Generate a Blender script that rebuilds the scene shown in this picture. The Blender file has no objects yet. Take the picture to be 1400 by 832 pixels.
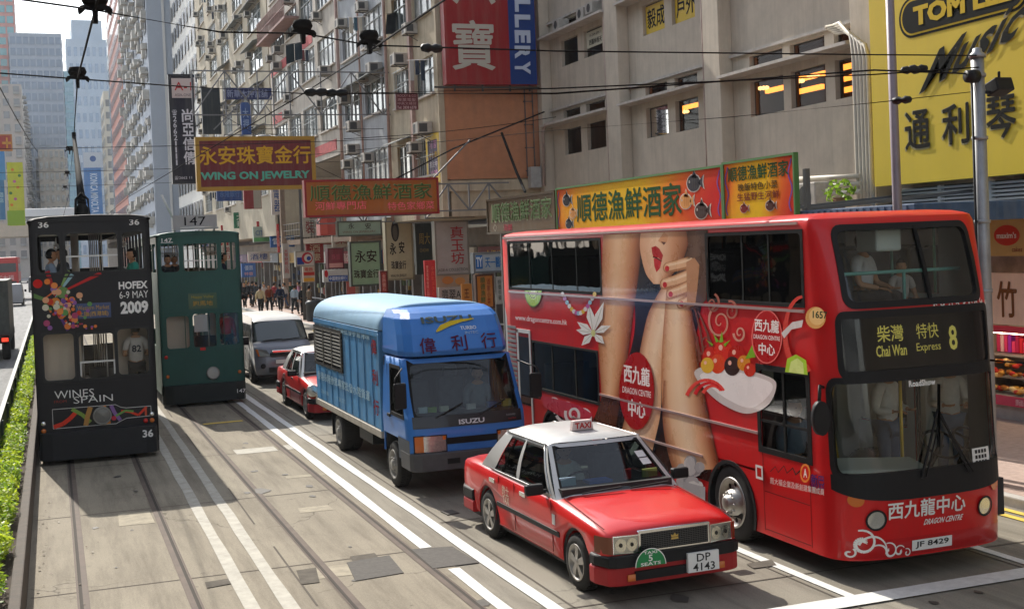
import bpy, bmesh, math, random
from mathutils import Vector, Matrix
random.seed(7)
R = math.radians
scene = bpy.context.scene
COL = scene.collection

# ------------------------------------------------------------------ camera, world, sun, exposure
CAM_H, FPX, W0, H0 = 3.9, 1700.0, 1400, 832
YAW, PITCH, ROLL = R(20.29645), R(1.34789), 0.040
CX, CY = 700.0, 370.82
Fv = Vector((math.sin(YAW)*math.cos(PITCH), math.cos(YAW)*math.cos(PITCH), -math.sin(PITCH)))
Rv = Vector((math.cos(YAW), -math.sin(YAW), 0.0))
Uv = Rv.cross(Fv)
cam_d = bpy.data.cameras.new('camera')
cam = bpy.data.objects.new('camera', cam_d); COL.objects.link(cam)
cam_d.sensor_width = 36.0
cam_d.lens = FPX/W0*36.0
cam_d.clip_start = 0.1; cam_d.clip_end = 6000
cr, sr = math.cos(ROLL), math.sin(ROLL)
right = Rv*cr + Uv*(-sr); up = Rv*sr + Uv*cr
M3 = Matrix((right, up, -Fv)).transposed()
cam.matrix_world = Matrix.Translation((0, 0, CAM_H)) @ M3.to_4x4()
cam_d.shift_y = -(H0/2 - CY)/W0
scene.camera = cam

world = bpy.data.worlds.new("World"); scene.world = world; world.use_nodes = True
SUN_EL, SUN_AZ = R(40.0), math.atan2(-0.135, 1.0)      # azimuth measured from +Y towards +X
wn = world.node_tree; bg = wn.nodes['Background']
sky = wn.nodes.new('ShaderNodeTexSky'); sky.sky_type = 'NISHITA'; sky.sun_disc = False
sky.sun_elevation = SUN_EL; sky.sun_rotation = SUN_AZ
sky.air_density = 1.0; sky.dust_density = 1.2; sky.ozone_density = 1.0
hsv = wn.nodes.new('ShaderNodeHueSaturation'); hsv.inputs['Saturation'].default_value = .45
wn.links.new(sky.outputs[0], hsv.inputs['Color']); wn.links.new(hsv.outputs[0], bg.inputs[0]); bg.inputs[1].default_value = 0.15
sl = bpy.data.lights.new('sun', 'SUN'); sl.energy = 3.4; sl.angle = R(0.5); sl.color = (1.0, 0.94, 0.84)
so = bpy.data.objects.new('sun', sl); COL.objects.link(so)
sd = Vector((math.sin(SUN_AZ)*math.cos(SUN_EL), math.cos(SUN_AZ)*math.cos(SUN_EL), math.sin(SUN_EL)))
so.rotation_euler = sd.to_track_quat('Z', 'Y').to_euler()
so.location = (0, 0, 60)
vs_ = scene.view_settings
scene.display_settings.display_device = 'sRGB'
vs_.view_transform = 'Standard'; vs_.look = 'None'; vs_.gamma = 1.0; vs_.use_curve_mapping = False
vs_.exposure = 1.06
cy_ = scene.cycles
cy_.max_bounces = 8; cy_.transparent_max_bounces = 16; cy_.glossy_bounces = 3; cy_.diffuse_bounces = 3
cy_.use_denoising = True; cy_.caustics_reflective = False; cy_.caustics_refractive = False
cy_.sample_clamp_indirect = 6.0

# ------------------------------------------------------------------ from a pixel of the photograph to a point on a real plane
def ray(x, y):
    dx, dy = x-CX, y-CY
    return Fv*FPX + Rv*(dx*cr - dy*sr) + Uv*(-(dx*sr + dy*cr))
def onX(x, y, X):
    d = ray(x, y); return Vector((0, 0, CAM_H)) + d*(X/d.x)
def onY(x, y, Y):
    d = ray(x, y); return Vector((0, 0, CAM_H)) + d*(Y/d.y)
def onZ(x, y, Z=0.0):
    d = ray(x, y); return Vector((0, 0, CAM_H)) + d*((Z-CAM_H)/d.z)

# ------------------------------------------------------------------ materials
def lin(c):
    if isinstance(c, str):
        c = c.lstrip('#'); c = [int(c[i:i+2], 16)/255 for i in (0, 2, 4)]
        c = [x/12.92 if x <= .04045 else ((x+.055)/1.055)**2.4 for x in c]
    return (c[0], c[1], c[2], 1.0)
MATS = {}
def mat(name, col=(.5, .5, .5), rough=.6, metal=0.0, var=0.0, scale=3.0, streak=0.0, spec=.22, coat=0.0, emit=None, es=0.0, attr=False, bump=0.0, bscale=40.0, alpha=None, dirt=(.3, .27, .22)):
    if name in MATS: return MATS[name]
    m = bpy.data.materials.new(name); m.use_nodes = True
    nt = m.node_tree; N = nt.nodes; L = nt.links; b = N['Principled BSDF']
    b.inputs['Roughness'].default_value = rough; b.inputs['Metallic'].default_value = metal
    b.inputs['Specular IOR Level'].default_value = spec
    b.inputs['Coat Weight'].default_value = coat; b.inputs['Coat Roughness'].default_value = .06
    base = None
    if attr:
        a = N.new('ShaderNodeAttribute'); a.attribute_name = 'Col'; base = a.outputs['Color']
    else:
        rgb = N.new('ShaderNodeRGB'); rgb.outputs[0].default_value = lin(col); base = rgb.outputs[0]
    geo = N.new('ShaderNodeNewGeometry')
    if var > 0:
        n = N.new('ShaderNodeTexNoise'); n.inputs['Scale'].default_value = scale; n.inputs['Detail'].default_value = 6; n.inputs['Roughness'].default_value = .65
        L.new(geo.outputs['Position'], n.inputs['Vector'])
        mr = N.new('ShaderNodeMapRange'); mr.inputs['From Min'].default_value = .3; mr.inputs['From Max'].default_value = .7
        mr.inputs['To Min'].default_value = 1-var; mr.inputs['To Max'].default_value = 1+var
        L.new(n.outputs[0], mr.inputs['Value'])
        mx = N.new('ShaderNodeVectorMath'); mx.operation = 'SCALE'
        L.new(base, mx.inputs[0]); L.new(mr.outputs[0], mx.inputs['Scale']); base = mx.outputs[0]
        rr = N.new('ShaderNodeMapRange'); rr.inputs['To Min'].default_value = max(.02, rough-.12); rr.inputs['To Max'].default_value = min(1, rough+.12)
        L.new(n.outputs[0], rr.inputs['Value']); L.new(rr.outputs[0], b.inputs['Roughness'])
    if streak > 0:
        mp = N.new('ShaderNodeMapping'); mp.inputs['Scale'].default_value = (2.2, 2.2, .16)
        L.new(geo.outputs['Position'], mp.inputs[0])
        n2 = N.new('ShaderNodeTexNoise'); n2.inputs['Scale'].default_value = 1.6; n2.inputs['Detail'].default_value = 7; n2.inputs['Roughness'].default_value = .7
        L.new(mp.outputs[0], n2.inputs['Vector'])
        m2 = N.new('ShaderNodeMapRange'); m2.inputs['From Min'].default_value = .45; m2.inputs['From Max'].default_value = .75; m2.inputs['To Max'].default_value = streak
        L.new(n2.outputs[0], m2.inputs['Value'])
        mi = N.new('ShaderNodeMixRGB'); mi.inputs[2].default_value = lin(dirt)
        L.new(m2.outputs[0], mi.inputs[0]); L.new(base, mi.inputs[1]); base = mi.outputs[0]
    L.new(base, b.inputs['Base Color'])
    if bump > 0:
        n3 = N.new('ShaderNodeTexNoise'); n3.inputs['Scale'].default_value = bscale; n3.inputs['Detail'].default_value = 5
        L.new(geo.outputs['Position'], n3.inputs['Vector'])
        bp = N.new('ShaderNodeBump'); bp.inputs['Strength'].default_value = bump; bp.inputs['Distance'].default_value = .02
        L.new(n3.outputs[0], bp.inputs['Height']); L.new(bp.outputs[0], b.inputs['Normal'])
    if emit is not None:
        b.inputs['Emission Color'].default_value = lin(emit); b.inputs['Emission Strength'].default_value = es
    MATS[name] = m
    return m
def glass(name, tint=(.35, .4, .38), rough=.03, ior=1.45, wave=0.0):
    if name in MATS: return MATS[name]
    m = bpy.data.materials.new(name); m.use_nodes = True
    nt = m.node_tree; N = nt.nodes; L = nt.links; N.remove(N['Principled BSDF'])
    t = N.new('ShaderNodeBsdfTransparent'); t.inputs[0].default_value = lin(tint)
    g = N.new('ShaderNodeBsdfGlossy'); g.inputs['Roughness'].default_value = rough
    f = N.new('ShaderNodeFresnel'); f.inputs[0].default_value = ior
    mx = N.new('ShaderNodeMixShader'); L.new(f.outputs[0], mx.inputs[0]); L.new(t.outputs[0], mx.inputs[1]); L.new(g.outputs[0], mx.inputs[2])
    if wave > 0:
        geo = N.new('ShaderNodeNewGeometry'); n3 = N.new('ShaderNodeTexNoise'); n3.inputs['Scale'].default_value = 1.3
        L.new(geo.outputs['Position'], n3.inputs['Vector'])
        bp = N.new('ShaderNodeBump'); bp.inputs['Strength'].default_value = wave; bp.inputs['Distance'].default_value = .1
        L.new(n3.outputs[0], bp.inputs['Height']); L.new(bp.outputs[0], g.inputs['Normal']); L.new(bp.outputs[0], f.inputs['Normal'])
    L.new(mx.outputs[0], N['Material Output'].inputs[0])
    MATS[name] = m
    return m

# ------------------------------------------------------------------ mesh builder
def V(*a): return Vector(a)
class MB:
    def __init__(s): s.v = []; s.f = []; s.c = []; s.s = []; s.col = None; s.hascol = False
    def vid(s, p): s.v.append((p[0], p[1], p[2])); return len(s.v)-1
    def face(s, idx, smooth=False, col=None):
        s.f.append(tuple(idx)); s.s.append(smooth)
        c = col if col is not None else s.col
        if c is not None: s.hascol = True
        s.c.append(c)
    def poly(s, pts, smooth=False, col=None): s.face([s.vid(p) for p in pts], smooth, col)
    def box(s, x0, x1, y0, y1, z0, z1, col=None):
        i = [s.vid((x, y, z)) for z in (z0, z1) for y in (y0, y1) for x in (x0, x1)]
        for q in ((0, 2, 3, 1), (4, 5, 7, 6), (0, 1, 5, 4), (2, 6, 7, 3), (0, 4, 6, 2), (1, 3, 7, 5)): s.face([i[k] for k in q], col=col)
    def obox(s, c, u, v, w, hu, hv, hw, col=None):       # oriented box, half sizes
        c = Vector(c); i = []
        for a in (-1, 1):
            for b_ in (-1, 1):
                for d in (-1, 1): i.append(s.vid(c + u*(hu*d) + v*(hv*b_) + w*(hw*a)))
        for q in ((0, 2, 3, 1), (4, 5, 7, 6), (0, 1, 5, 4), (2, 6, 7, 3), (0, 4, 6, 2), (1, 3, 7, 5)): s.face([i[k] for k in q], col=col)
    def bar(s, a, b, w, h=None, col=None):               # square bar from a to b
        a, b = Vector(a), Vector(b); h = h or w; d = b-a
        if d.length < 1e-6: return
        d.normalize(); u = d.cross(Vector((0, 0, 1)))
        if u.length < 1e-3: u = Vector((1, 0, 0))
        u.normalize(); v = u.cross(d)
        s.obox((a+b)/2, d, u, v, (b-a).length/2, w/2, h/2, col=col)
    def tube(s, pts, r, n=8, cap=True, smooth=True, col=None):
        pts = [Vector(p) for p in pts]; rs = r if isinstance(r, (list, tuple)) else [r]*len(pts)
        rings = []; prev = None
        for i, p in enumerate(pts):
            d = (pts[min(i+1, len(pts)-1)] - pts[max(i-1, 0)]).normalized()
            u = d.cross(prev) if prev is not None and d.cross(prev).length > 1e-3 else d.cross(Vector((0, 0, 1)))
            if u.length < 1e-3: u = d.cross(Vector((1, 0, 0)))
            u.normalize(); v = d.cross(u); prev = v.cross(d) if False else (u.cross(d))
            prev = prev.normalized()
            rings.append([s.vid(p + (u*math.cos(2*math.pi*k/n) + v*math.sin(2*math.pi*k/n))*rs[i]) for k in range(n)])
        for a, b in zip(rings, rings[1:]):
            best = min(range(n), key=lambda o: (Vector(s.v[a[0]])-Vector(s.v[b[o]])).length)
            for k in range(n): s.face((a[k], a[(k+1) % n], b[(k+1+best) % n], b[(k+best) % n]), smooth, col)
        if cap: s.face(rings[0][::-1], col=col); s.face(rings[-1], col=col)
    def lathe(s, prof, c, axis, n=24, smooth=True, col=None, a0=0, a1=2*math.pi):   # prof: (r, h) along axis
        axis = Vector(axis).normalized(); c = Vector(c)
        u = axis.cross(Vector((0, 0, 1)));
        if u.length < 1e-3: u = Vector((1, 0, 0))
        u.normalize(); v = axis.cross(u); full = abs(a1-a0-2*math.pi) < 1e-6; m = n if full else n+1
        rings = [[s.vid(c + axis*h + (u*math.cos(a0+(a1-a0)*k/n) + v*math.sin(a0+(a1-a0)*k/n))*r) for k in range(m)] for r, h in prof]
        for a, b in zip(rings, rings[1:]):
            for k in range(n): s.face((a[k], a[(k+1) % m], b[(k+1) % m], b[k]), smooth, col)
    def sphere(s, c, rx, ry=None, rz=None, n=12, m=8, col=None):
        ry = ry or rx; rz = rz or rx; c = Vector(c); rings = []
        for j in range(m+1):
            t = math.pi*j/m
            rings.append([s.vid(c + Vector((rx*math.sin(t)*math.cos(2*math.pi*k/n), ry*math.sin(t)*math.sin(2*math.pi*k/n), rz*math.cos(t)))) for k in range(n)])
        for a, b in zip(rings, rings[1:]):
            for k in range(n): s.face((a[k], a[(k+1) % n], b[(k+1) % n], b[k]), True, col)
    def grid(s, fn, us, vs, smooth=True, holes=(), col=None):
        g = [[s.vid(fn(u, v)) for u in us] for v in vs]
        for j in range(len(vs)-1):
            for i in range(len(us)-1):
                cu, cv = (us[i]+us[i+1])/2, (vs[j]+vs[j+1])/2
                if any(h[0] < cu < h[1] and h[2] < cv < h[3] for h in holes): continue
                s.face((g[j][i], g[j][i+1], g[j+1][i+1], g[j+1][i]), smooth, col)
    def ring(s, fn, outer, inner, smooth=False, col=None):  # two closed uv outlines of equal length
        n = len(outer); a = [s.vid(fn(*p)) for p in outer]; b = [s.vid(fn(*p)) for p in inner]
        for k in range(n): s.face((a[k], a[(k+1) % n], b[(k+1) % n], b[k]), smooth, col)
    def loft(s, secs, close=False, caps=True, smooth=True, col=None):
        g = [[s.vid(p) for p in q] for q in secs]; n = len(g[0])
        for a, b in zip(g, g[1:]):
            for k in range(n if close else n-1): s.face((a[k], a[(k+1) % n], b[(k+1) % n], b[k]), smooth, col)
        if caps: s.face(g[0][::-1], col=col); s.face(g[-1], col=col)
    def prism(s, pts, axis, a0, a1, col=None):           # outline in the two other axes, extruded along axis
        def P(p, a): return {'x': (a, p[0], p[1]), 'y': (p[0], a, p[1]), 'z': (p[0], p[1], a)}[axis]
        A = [s.vid(P(p, a0)) for p in pts]; B = [s.vid(P(p, a1)) for p in pts]; n = len(pts)
        s.face(A[::-1], col=col); s.face(B, col=col)
        for k in range(n): s.face((A[k], A[(k+1) % n], B[(k+1) % n], B[k]), col=col)
    def wall(s, fn, W, H, holes=(), t=.1, col=None):      # fn(u, v, depth) ; a wall with real openings
        us = sorted(set([0, W] + [max(0, min(W, x)) for h in holes for x in h[:2]])); vs = sorted(set([0, H] + [max(0, min(H, x)) for h in holes for x in h[2:]]))
        s.grid(lambda u, v: fn(u, v, 0), us, vs, False, holes, col); s.grid(lambda u, v: fn(u, v, t), us, vs, False, holes, col)
        for (a, b, c, d) in list(holes) + [(0, W, 0, H)]:
            q = [(a, c), (b, c), (b, d), (a, d)]
            for k in range(4):
                p, r_ = q[k], q[(k+1) % 4]
                s.poly([fn(*p, 0), fn(*r_, 0), fn(*r_, t), fn(*p, t)], col=col)
    def add(s, o):
        n = len(s.v); s.v += o.v; s.f += [tuple(i+n for i in q) for q in o.f]; s.c += o.c; s.s += o.s; s.hascol |= o.hascol
    def build(s, name, m, parent=None, world=False, bevel=0, seg=2, merge=False, ang=35):
        me = bpy.data.meshes.new(name); vv = s.v
        if world and parent is not None:
            o_ = parent
            off = Vector((0, 0, 0))
            while o_ is not None: off += o_.location; o_ = o_.parent
            vv = [(p[0]-off.x, p[1]-off.y, p[2]-off.z) for p in vv]
        me.from_pydata(vv, [], s.f)
        me.polygons.foreach_set('use_smooth', s.s)
        if s.hascol:
            at = me.color_attributes.new('Col', 'FLOAT_COLOR', 'CORNER'); buf = []
            for q, c in zip(s.f, s.c):
                if c is None: c = (1, 1, 1, 1)
                if isinstance(c, list):
                    for k in range(len(q)): buf += list(c[k])
                else:
                    buf += list(c)*len(q)
            at.data.foreach_set('color', buf)
        ms = m if isinstance(m, (list, tuple)) else [m]
        for x in ms: me.materials.append(x)
        bm = bmesh.new(); bm.from_mesh(me)
        if merge: bmesh.ops.remove_doubles(bm, verts=bm.verts, dist=1e-5)
        bmesh.ops.recalc_face_normals(bm, faces=bm.faces); bm.to_mesh(me); bm.free()
        o = bpy.data.objects.new(name, me); COL.objects.link(o)
        if parent is not None: o.parent = parent
        if bevel > 0:
            bv = o.modifiers.new('bevel', 'BEVEL'); bv.width = bevel; bv.segments = seg; bv.limit_method = 'ANGLE'; bv.angle_limit = R(ang)
        return o
def thing(name, label, cat, loc=(0, 0, 0), rz=0, group=None):
    o = bpy.data.objects.new(name, None); COL.objects.link(o); o.empty_display_size = .2
    o.location = loc; o.rotation_euler = (0, 0, rz); o['label'] = label; o['category'] = cat
    if group: o['group'] = group
    return o
def tag(o, label, cat, group=None, kind=None):
    o['label'] = label; o['category'] = cat
    if group: o['group'] = group
    if kind: o['kind'] = kind
    return o
def struct(o, kind='structure'): o['kind'] = kind; return o
def copy_tree(o, parent=None):
    c = o.copy(); COL.objects.link(c)
    if parent is not None: c.parent = parent
    for ch in list(o.children): copy_tree(ch, c)
    return c
def rrect(u0, u1, v0, v1, r, n=5, ru=None):
    ru = ru or r; o = []
    for cx, cz, a in ((u1-ru, v1-r, 0), (u0+ru, v1-r, 90), (u0+ru, v0+r, 180), (u1-ru, v0+r, 270)):
        for k in range(n+1):
            t = R(a+90*k/n); o.append((cx+ru*math.cos(t), cz+r*math.sin(t)))
    return o
def rect_as(outline_n, u0, u1, v0, v1, n=5):   # square-cornered outline with the same point count as rrect
    o = []
    for cx, cz in ((u1, v1), (u0, v1), (u0, v0), (u1, v0)): o += [(cx, cz)]*(n+1)
    return o

# ------------------------------------------------------------------ lettering (the built-in typeface, laid on real surfaces)
_TX = {}
def glyphs(body, bold=0.0, ext=0.0):
    k = (body, round(bold, 3), round(ext, 3))
    if k in _TX: return _TX[k]
    c = bpy.data.curves.new('t', 'FONT'); c.body = body; c.resolution_u = 2; c.offset = bold; c.extrude = ext; c.fill_mode = 'FRONT' if ext == 0 else 'BOTH'
    o = bpy.data.objects.new('t', c); COL.objects.link(o)
    dg = bpy.context.evaluated_depsgraph_get(); me = bpy.data.meshes.new_from_object(o.evaluated_get(dg))
    vs = [tuple(v.co) for v in me.vertices]; fs = [tuple(p.vertices) for p in me.polygons]
    bpy.data.objects.remove(o); bpy.data.curves.remove(c); bpy.data.meshes.remove(me)
    x0, x1 = min(v[0] for v in vs), max(v[0] for v in vs); y0, y1 = min(v[1] for v in vs), max(v[1] for v in vs)
    r = ([((v[0]-x0)/(x1-x0)-.5, (v[1]-y0)/(y1-y0)-.5, v[2]) for v in vs], fs, (x1-x0)/(y1-y0))
    _TX[k] = r; return r
def text(mb, body, fn, w=None, h=None, bold=0.0, ext=0.0, col=None, slant=0.0):
    """fn(a, b, d): a along the writing, b up, d out of the surface (metres about the centre)"""
    st = [(0, 0)]; cjk = any(ord(c) > 0x2000 for c in body)
    if cjk and bold > .008:
        k = min(bold, .03)*.62; st = [(-k, 0), (k, 0), (0, k), (0, -k), (k*.7, k*.7), (-k*.7, -k*.7)]; bold = 0.0; ext = 0.0
    elif cjk: bold = 0.0
    vs, fs, asp = glyphs(body, bold, ext)
    if w is None: w = h*asp
    if h is None: h = w/asp
    for i, (ox, oy) in enumerate(st):
        n = len(mb.v); ox, oy = ox*h, oy*h
        for v in vs: mb.v.append(tuple(fn((v[0]+slant*v[1])*w+ox, v[1]*h+oy, v[2]+.0006*i)))
        for q in fs: mb.face([i_+n for i_ in q], False, col)
def column(mb, body, fn, w, h, gap=.08, bold=0.0, ext=0.0, col=None):   # vertical writing, one character under the other
    n = len(body); ch = h/(n+gap*(n-1))
    for i, s in enumerate(body):
        if s == ' ': continue
        yc = h/2 - ch/2 - i*ch*(1+gap)
        asp = glyphs(s)[2]; text(mb, s, lambda a, b, d: fn(a, b+yc, d), min(w, ch*.96*max(asp, .25)) if ord(s) < 0x2000 else w, ch*.96, bold, ext, col)
def planeY(cx, Y, cz, out=.004):        # faces the camera end of the street (-Y)
    return lambda a, b, d: Vector((cx+a, Y-out-d, cz+b))
def planeX(X, cy, cz, out=.004):        # faces the road from the right side (-X)
    return lambda a, b, d: Vector((X-out-d, cy-a, cz+b))
PRINT = mat('printed_colour', attr=True, rough=.6, spec=.1, var=.06, scale=6)
PAINTED = mat('painted_lettering', attr=True, rough=.6, spec=.08)
def disc(mb, fn, cx, cy, rx, ry=None, n=24, col=None, a0=0, a1=360):
    ry = ry or rx; pts = [fn(cx+rx*math.cos(R(a0+(a1-a0)*k/n)), cy+ry*math.sin(R(a0+(a1-a0)*k/n)), 0) for k in range(n if a1-a0 == 360 else n+1)]
    mb.poly(pts, col=col)
# ------------------------------------------------------------------ the hazy city air
hm = bpy.data.materials.new('city_haze'); hm.use_nodes = True; hn = hm.node_tree
hn.nodes.remove(hn.nodes['Principled BSDF']); pv = hn.nodes.new('ShaderNodeVolumePrincipled')
pv.inputs['Color'].default_value = (.82, .88, .95, 1); pv.inputs['Density'].default_value = .00022; pv.inputs['Anisotropy'].default_value = .2
hn.links.new(pv.outputs[0], hn.nodes['Material Output'].inputs['Volume'])
b = MB(); b.box(-140, 140, -90, 900, -1.2, 125); o = b.build('haze', hm); o['kind'] = 'stuff'; o.display_type = 'WIRE'
# ------------------------------------------------------------------ ground, road, rails, markings
def road_mat(name, base, tint2, stain):
    m = bpy.data.materials.new(name); m.use_nodes = True
    nt = m.node_tree; N = nt.nodes; L = nt.links; b = N['Principled BSDF']; b.inputs['Roughness'].default_value = .85
    b.inputs['Specular IOR Level'].default_value = .15
    geo = N.new('ShaderNodeNewGeometry')
    def noise(sc, det, vec=None, rough=.6):
        n = N.new('ShaderNodeTexNoise'); n.inputs['Scale'].default_value = sc; n.inputs['Detail'].default_value = det; n.inputs['Roughness'].default_value = rough
        L.new(vec if vec else geo.outputs['Position'], n.inputs['Vector']); return n.outputs[0]
    def rng(o, a, b_, c, d):
        r = N.new('ShaderNodeMapRange'); r.inputs['From Min'].default_value = a; r.inputs['From Max'].default_value = b_; r.inputs['To Min'].default_value = c; r.inputs['To Max'].default_value = d
        L.new(o, r.inputs['Value']); return r.outputs[0]
    mp = N.new('ShaderNodeMapping'); mp.inputs['Scale'].default_value = (2.6, .22, 1); L.new(geo.outputs['Position'], mp.inputs[0])
    m1 = N.new('ShaderNodeMixRGB'); m1.inputs[1].default_value = lin(base); m1.inputs[2].default_value = lin(tint2)
    L.new(rng(noise(.55, 6), .35, .65, 0, 1), m1.inputs[0])
    m2 = N.new('ShaderNodeMixRGB'); m2.inputs[2].default_value = lin(stain); L.new(m1.outputs[0], m2.inputs[1])
    L.new(rng(noise(1.3, 8, mp.outputs[0], .7), .45, .72, 0, .9), m2.inputs[0])
    m3 = N.new('ShaderNodeMixRGB'); m3.inputs[2].default_value = lin([x*.45 for x in stain]); L.new(m2.outputs[0], m3.inputs[1])
    L.new(rng(noise(5.5, 4), .66, .74, 0, .55), m3.inputs[0])
    m4 = N.new('ShaderNodeVectorMath'); m4.operation = 'SCALE'; L.new(m3.outputs[0], m4.inputs[0]); L.new(rng(noise(60, 3), .3, .7, .84, 1.16), m4.inputs['Scale'])
    vo = N.new('ShaderNodeTexVoronoi'); vo.feature = 'DISTANCE_TO_EDGE'; vo.inputs['Scale'].default_value = .42
    wv = N.new('ShaderNodeVectorMath'); wv.operation = 'ADD'; nz = N.new('ShaderNodeTexNoise'); nz.inputs['Scale'].default_value = 1.7; nz.inputs['Detail'].default_value = 5
    L.new(geo.outputs['Position'], nz.inputs['Vector']); L.new(geo.outputs['Position'], wv.inputs[0]); L.new(nz.outputs[1], wv.inputs[1]); L.new(wv.outputs[0], vo.inputs['Vector'])
    m5 = N.new('ShaderNodeMixRGB'); m5.inputs[2].default_value = lin([x*.35 for x in stain]); L.new(m4.outputs[0], m5.inputs[1])
    cm = N.new('ShaderNodeMath'); cm.operation = 'MULTIPLY'; L.new(rng(vo.outputs['Distance'], 0, .010, .8, 0), cm.inputs[0]); L.new(rng(noise(.3, 2), .5, .62, 0, 1), cm.inputs[1]); L.new(cm.outputs[0], m5.inputs[0])
    L.new(m5.outputs[0], b.inputs['Base Color'])
    bp = N.new('ShaderNodeBump'); bp.inputs['Strength'].default_value = .25; bp.inputs['Distance'].default_value = .01
    L.new(noise(110, 4), bp.inputs['Height']); L.new(bp.outputs[0], b.inputs['Normal'])
    return m
M_ROAD = road_mat('road_concrete', (.212, .192, .156), (.248, .226, .184), (.13, .117, .094))
M_TRACK = road_mat('track_concrete', (.222, .194, .148), (.262, .230, .176), (.132, .112, .085))
M_LEFT = road_mat('asphalt_left', (.20, .20, .20), (.24, .24, .235), (.13, .13, .13))
M_PAVE = mat('pavement_brick', (.36, .27, .23), .85, var=.18, scale=8, bump=.2)
M_GROUND = mat('ground_grey', (.22, .21, .19), .9, var=.15, scale=.2)
M_LINE = mat('road_paint', (.60, .60, .575), .7, var=.14, scale=9)
M_LINEOLD = mat('road_paint_worn', (.36, .34, .29), .75, var=.22, scale=5)
M_YEL = mat('road_paint_yellow', (.62, .44, .08), .7, var=.15, scale=9)
M_RAIL = mat('rail_steel', (.12, .095, .08), .75, spec=.1, metal=.1, var=.25, scale=2)
M_GROOVE = mat('rail_groove', (.05, .042, .035), .9)
M_KERB = mat('kerb_granite', (.40, .38, .35), .8, var=.15, scale=6)
M_IRON = mat('cast_iron_cover', (.095, .088, .08), .8, metal=.05, spec=.12, var=.2, scale=14, bump=.3)
M_PATCH = mat('asphalt_patch', (.11, .098, .082), .95, spec=.08, var=.25, scale=5, bump=.3)
def sheet(name, x0, x1, y0, y1, z, m, kind='structure'):
    b = MB(); b.poly([(x0, y0, z), (x1, y0, z), (x1, y1, z), (x0, y1, z)]); o = b.build(name, m); o['kind'] = kind; return o
sheet('ground', -138, 138, -88, 898, -.02, M_GROUND)
sheet('road', -11, 12.35, -40, 900, 0.0, M_ROAD)
sheet('tram_track_bed', -.44, 4.42, -40, 700, .004, M_TRACK)
sheet('left_carriageway', -10.5, -1.05, -40, 700, .004, M_LEFT)
b = MB(); b.box(12.35, 40, -40, 600, -.3, .14); o = b.build('pavement', M_PAVE); o['kind'] = 'structure'
b = MB(); b.box(12.18, 12.347, -40, 600, -.3, .145); struct(b.build('kerb', M_KERB, bevel=.02))
b = MB(); b.box(-30, -10.5, -40, 600, -.3, .14); o = b.build('pavement', M_PAVE); o['kind'] = 'structure'
# rails: steel heads with grooves, four in two tracks
bs, bgv = MB(), MB()
for x, w in ((.2, -1), (1.31, 1), (2.98, -1), (4.09, 1)):
    for (a, c, B) in ((-.035, .035, bs), (.035*w if w > 0 else -.075, .075 if w > 0 else -.035, bgv)):
        B.poly([(x+a, -30, .011), (x+c, -30, .011), (x+c, 500, .011), (x+a, 500, .011)])
    bs.poly([(x+.078*w, -30, .010), (x+.10*w, -30, .010), (x+.10*w, 500, .010), (x+.078*w, 500, .010)][::w])
struct(bs.build('tram_rails', M_RAIL)); struct(bgv.build('rail_grooves', M_GROOVE))
def strip(mb, pts, w, z=.012, dash=None):
    for p, q in zip(pts, pts[1:]):
        p, q = Vector(p), Vector(q); d = (q-p).normalized(); n = Vector((-d.y, d.x))*w/2; L_ = (q-p).length
        # broken edges: small pieces with slightly uneven borders
        k = max(1, int(L_/1.2)); e = [[random.uniform(-.012, .012) for _ in range(k+1)] for _ in (0, 1)]
        for i in range(k):
            a0, a1 = p+(q-p)*(i/k), p+(q-p)*((i+1)/k)
            mb.poly([(a0.x-n.x-e[0][i], a0.y-n.y, z), (a1.x-n.x-e[0][i+1], a1.y-n.y, z), (a1.x+n.x+e[1][i+1], a1.y+n.y, z), (a0.x+n.x+e[1][i], a0.y+n.y, z)])
b = MB()
strip(b, [(4.48, 60), (4.42, 31), (4.36, 15.4)], .15); strip(b, [(4.36, 14.25), (4.34, 4)], .15)
strip(b, [(4.80, 60), (4.80, 31), (4.82, 15)], .15); strip(b, [(4.82, 15), (4.84, 4)], .15)
strip(b, [(7.78, 10.9), (7.78, 30)], .13); strip(b, [(10.27, 10.9), (10.3, 40)], .12)
strip(b, [(4.9, 10.93), (12.1, 10.93)], .32, z=.0175)
o = b.build('white_road_lines', M_LINE); struct(o)
b = MB(); strip(b, [(2.02, 40), (1.95, 25), (1.84, 4)], .16); strip(b, [(2.36, 40), (2.34, 25), (2.24, 4)], .16)
for (x0, x1, y0, y1) in ((3.2, 4.0, 24.4, 25.0), (4.16, 4.32, 24.4, 25.0)):
    b.poly([(x0, y0, .009), (x1, y0, .009), (x1, y1, .009), (x0, y1, .009)])
struct(b.build('worn_road_lines', M_LINEOLD))
b = MB(); strip(b, [(11.75, 5), (11.75, 60)], .11); strip(b, [(11.98, 5), (11.98, 60)], .11)
strip(b, [(3.1, 29.2), (4.0, 29.25)], .2)
struct(b.build('yellow_road_lines', M_YEL))
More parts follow.
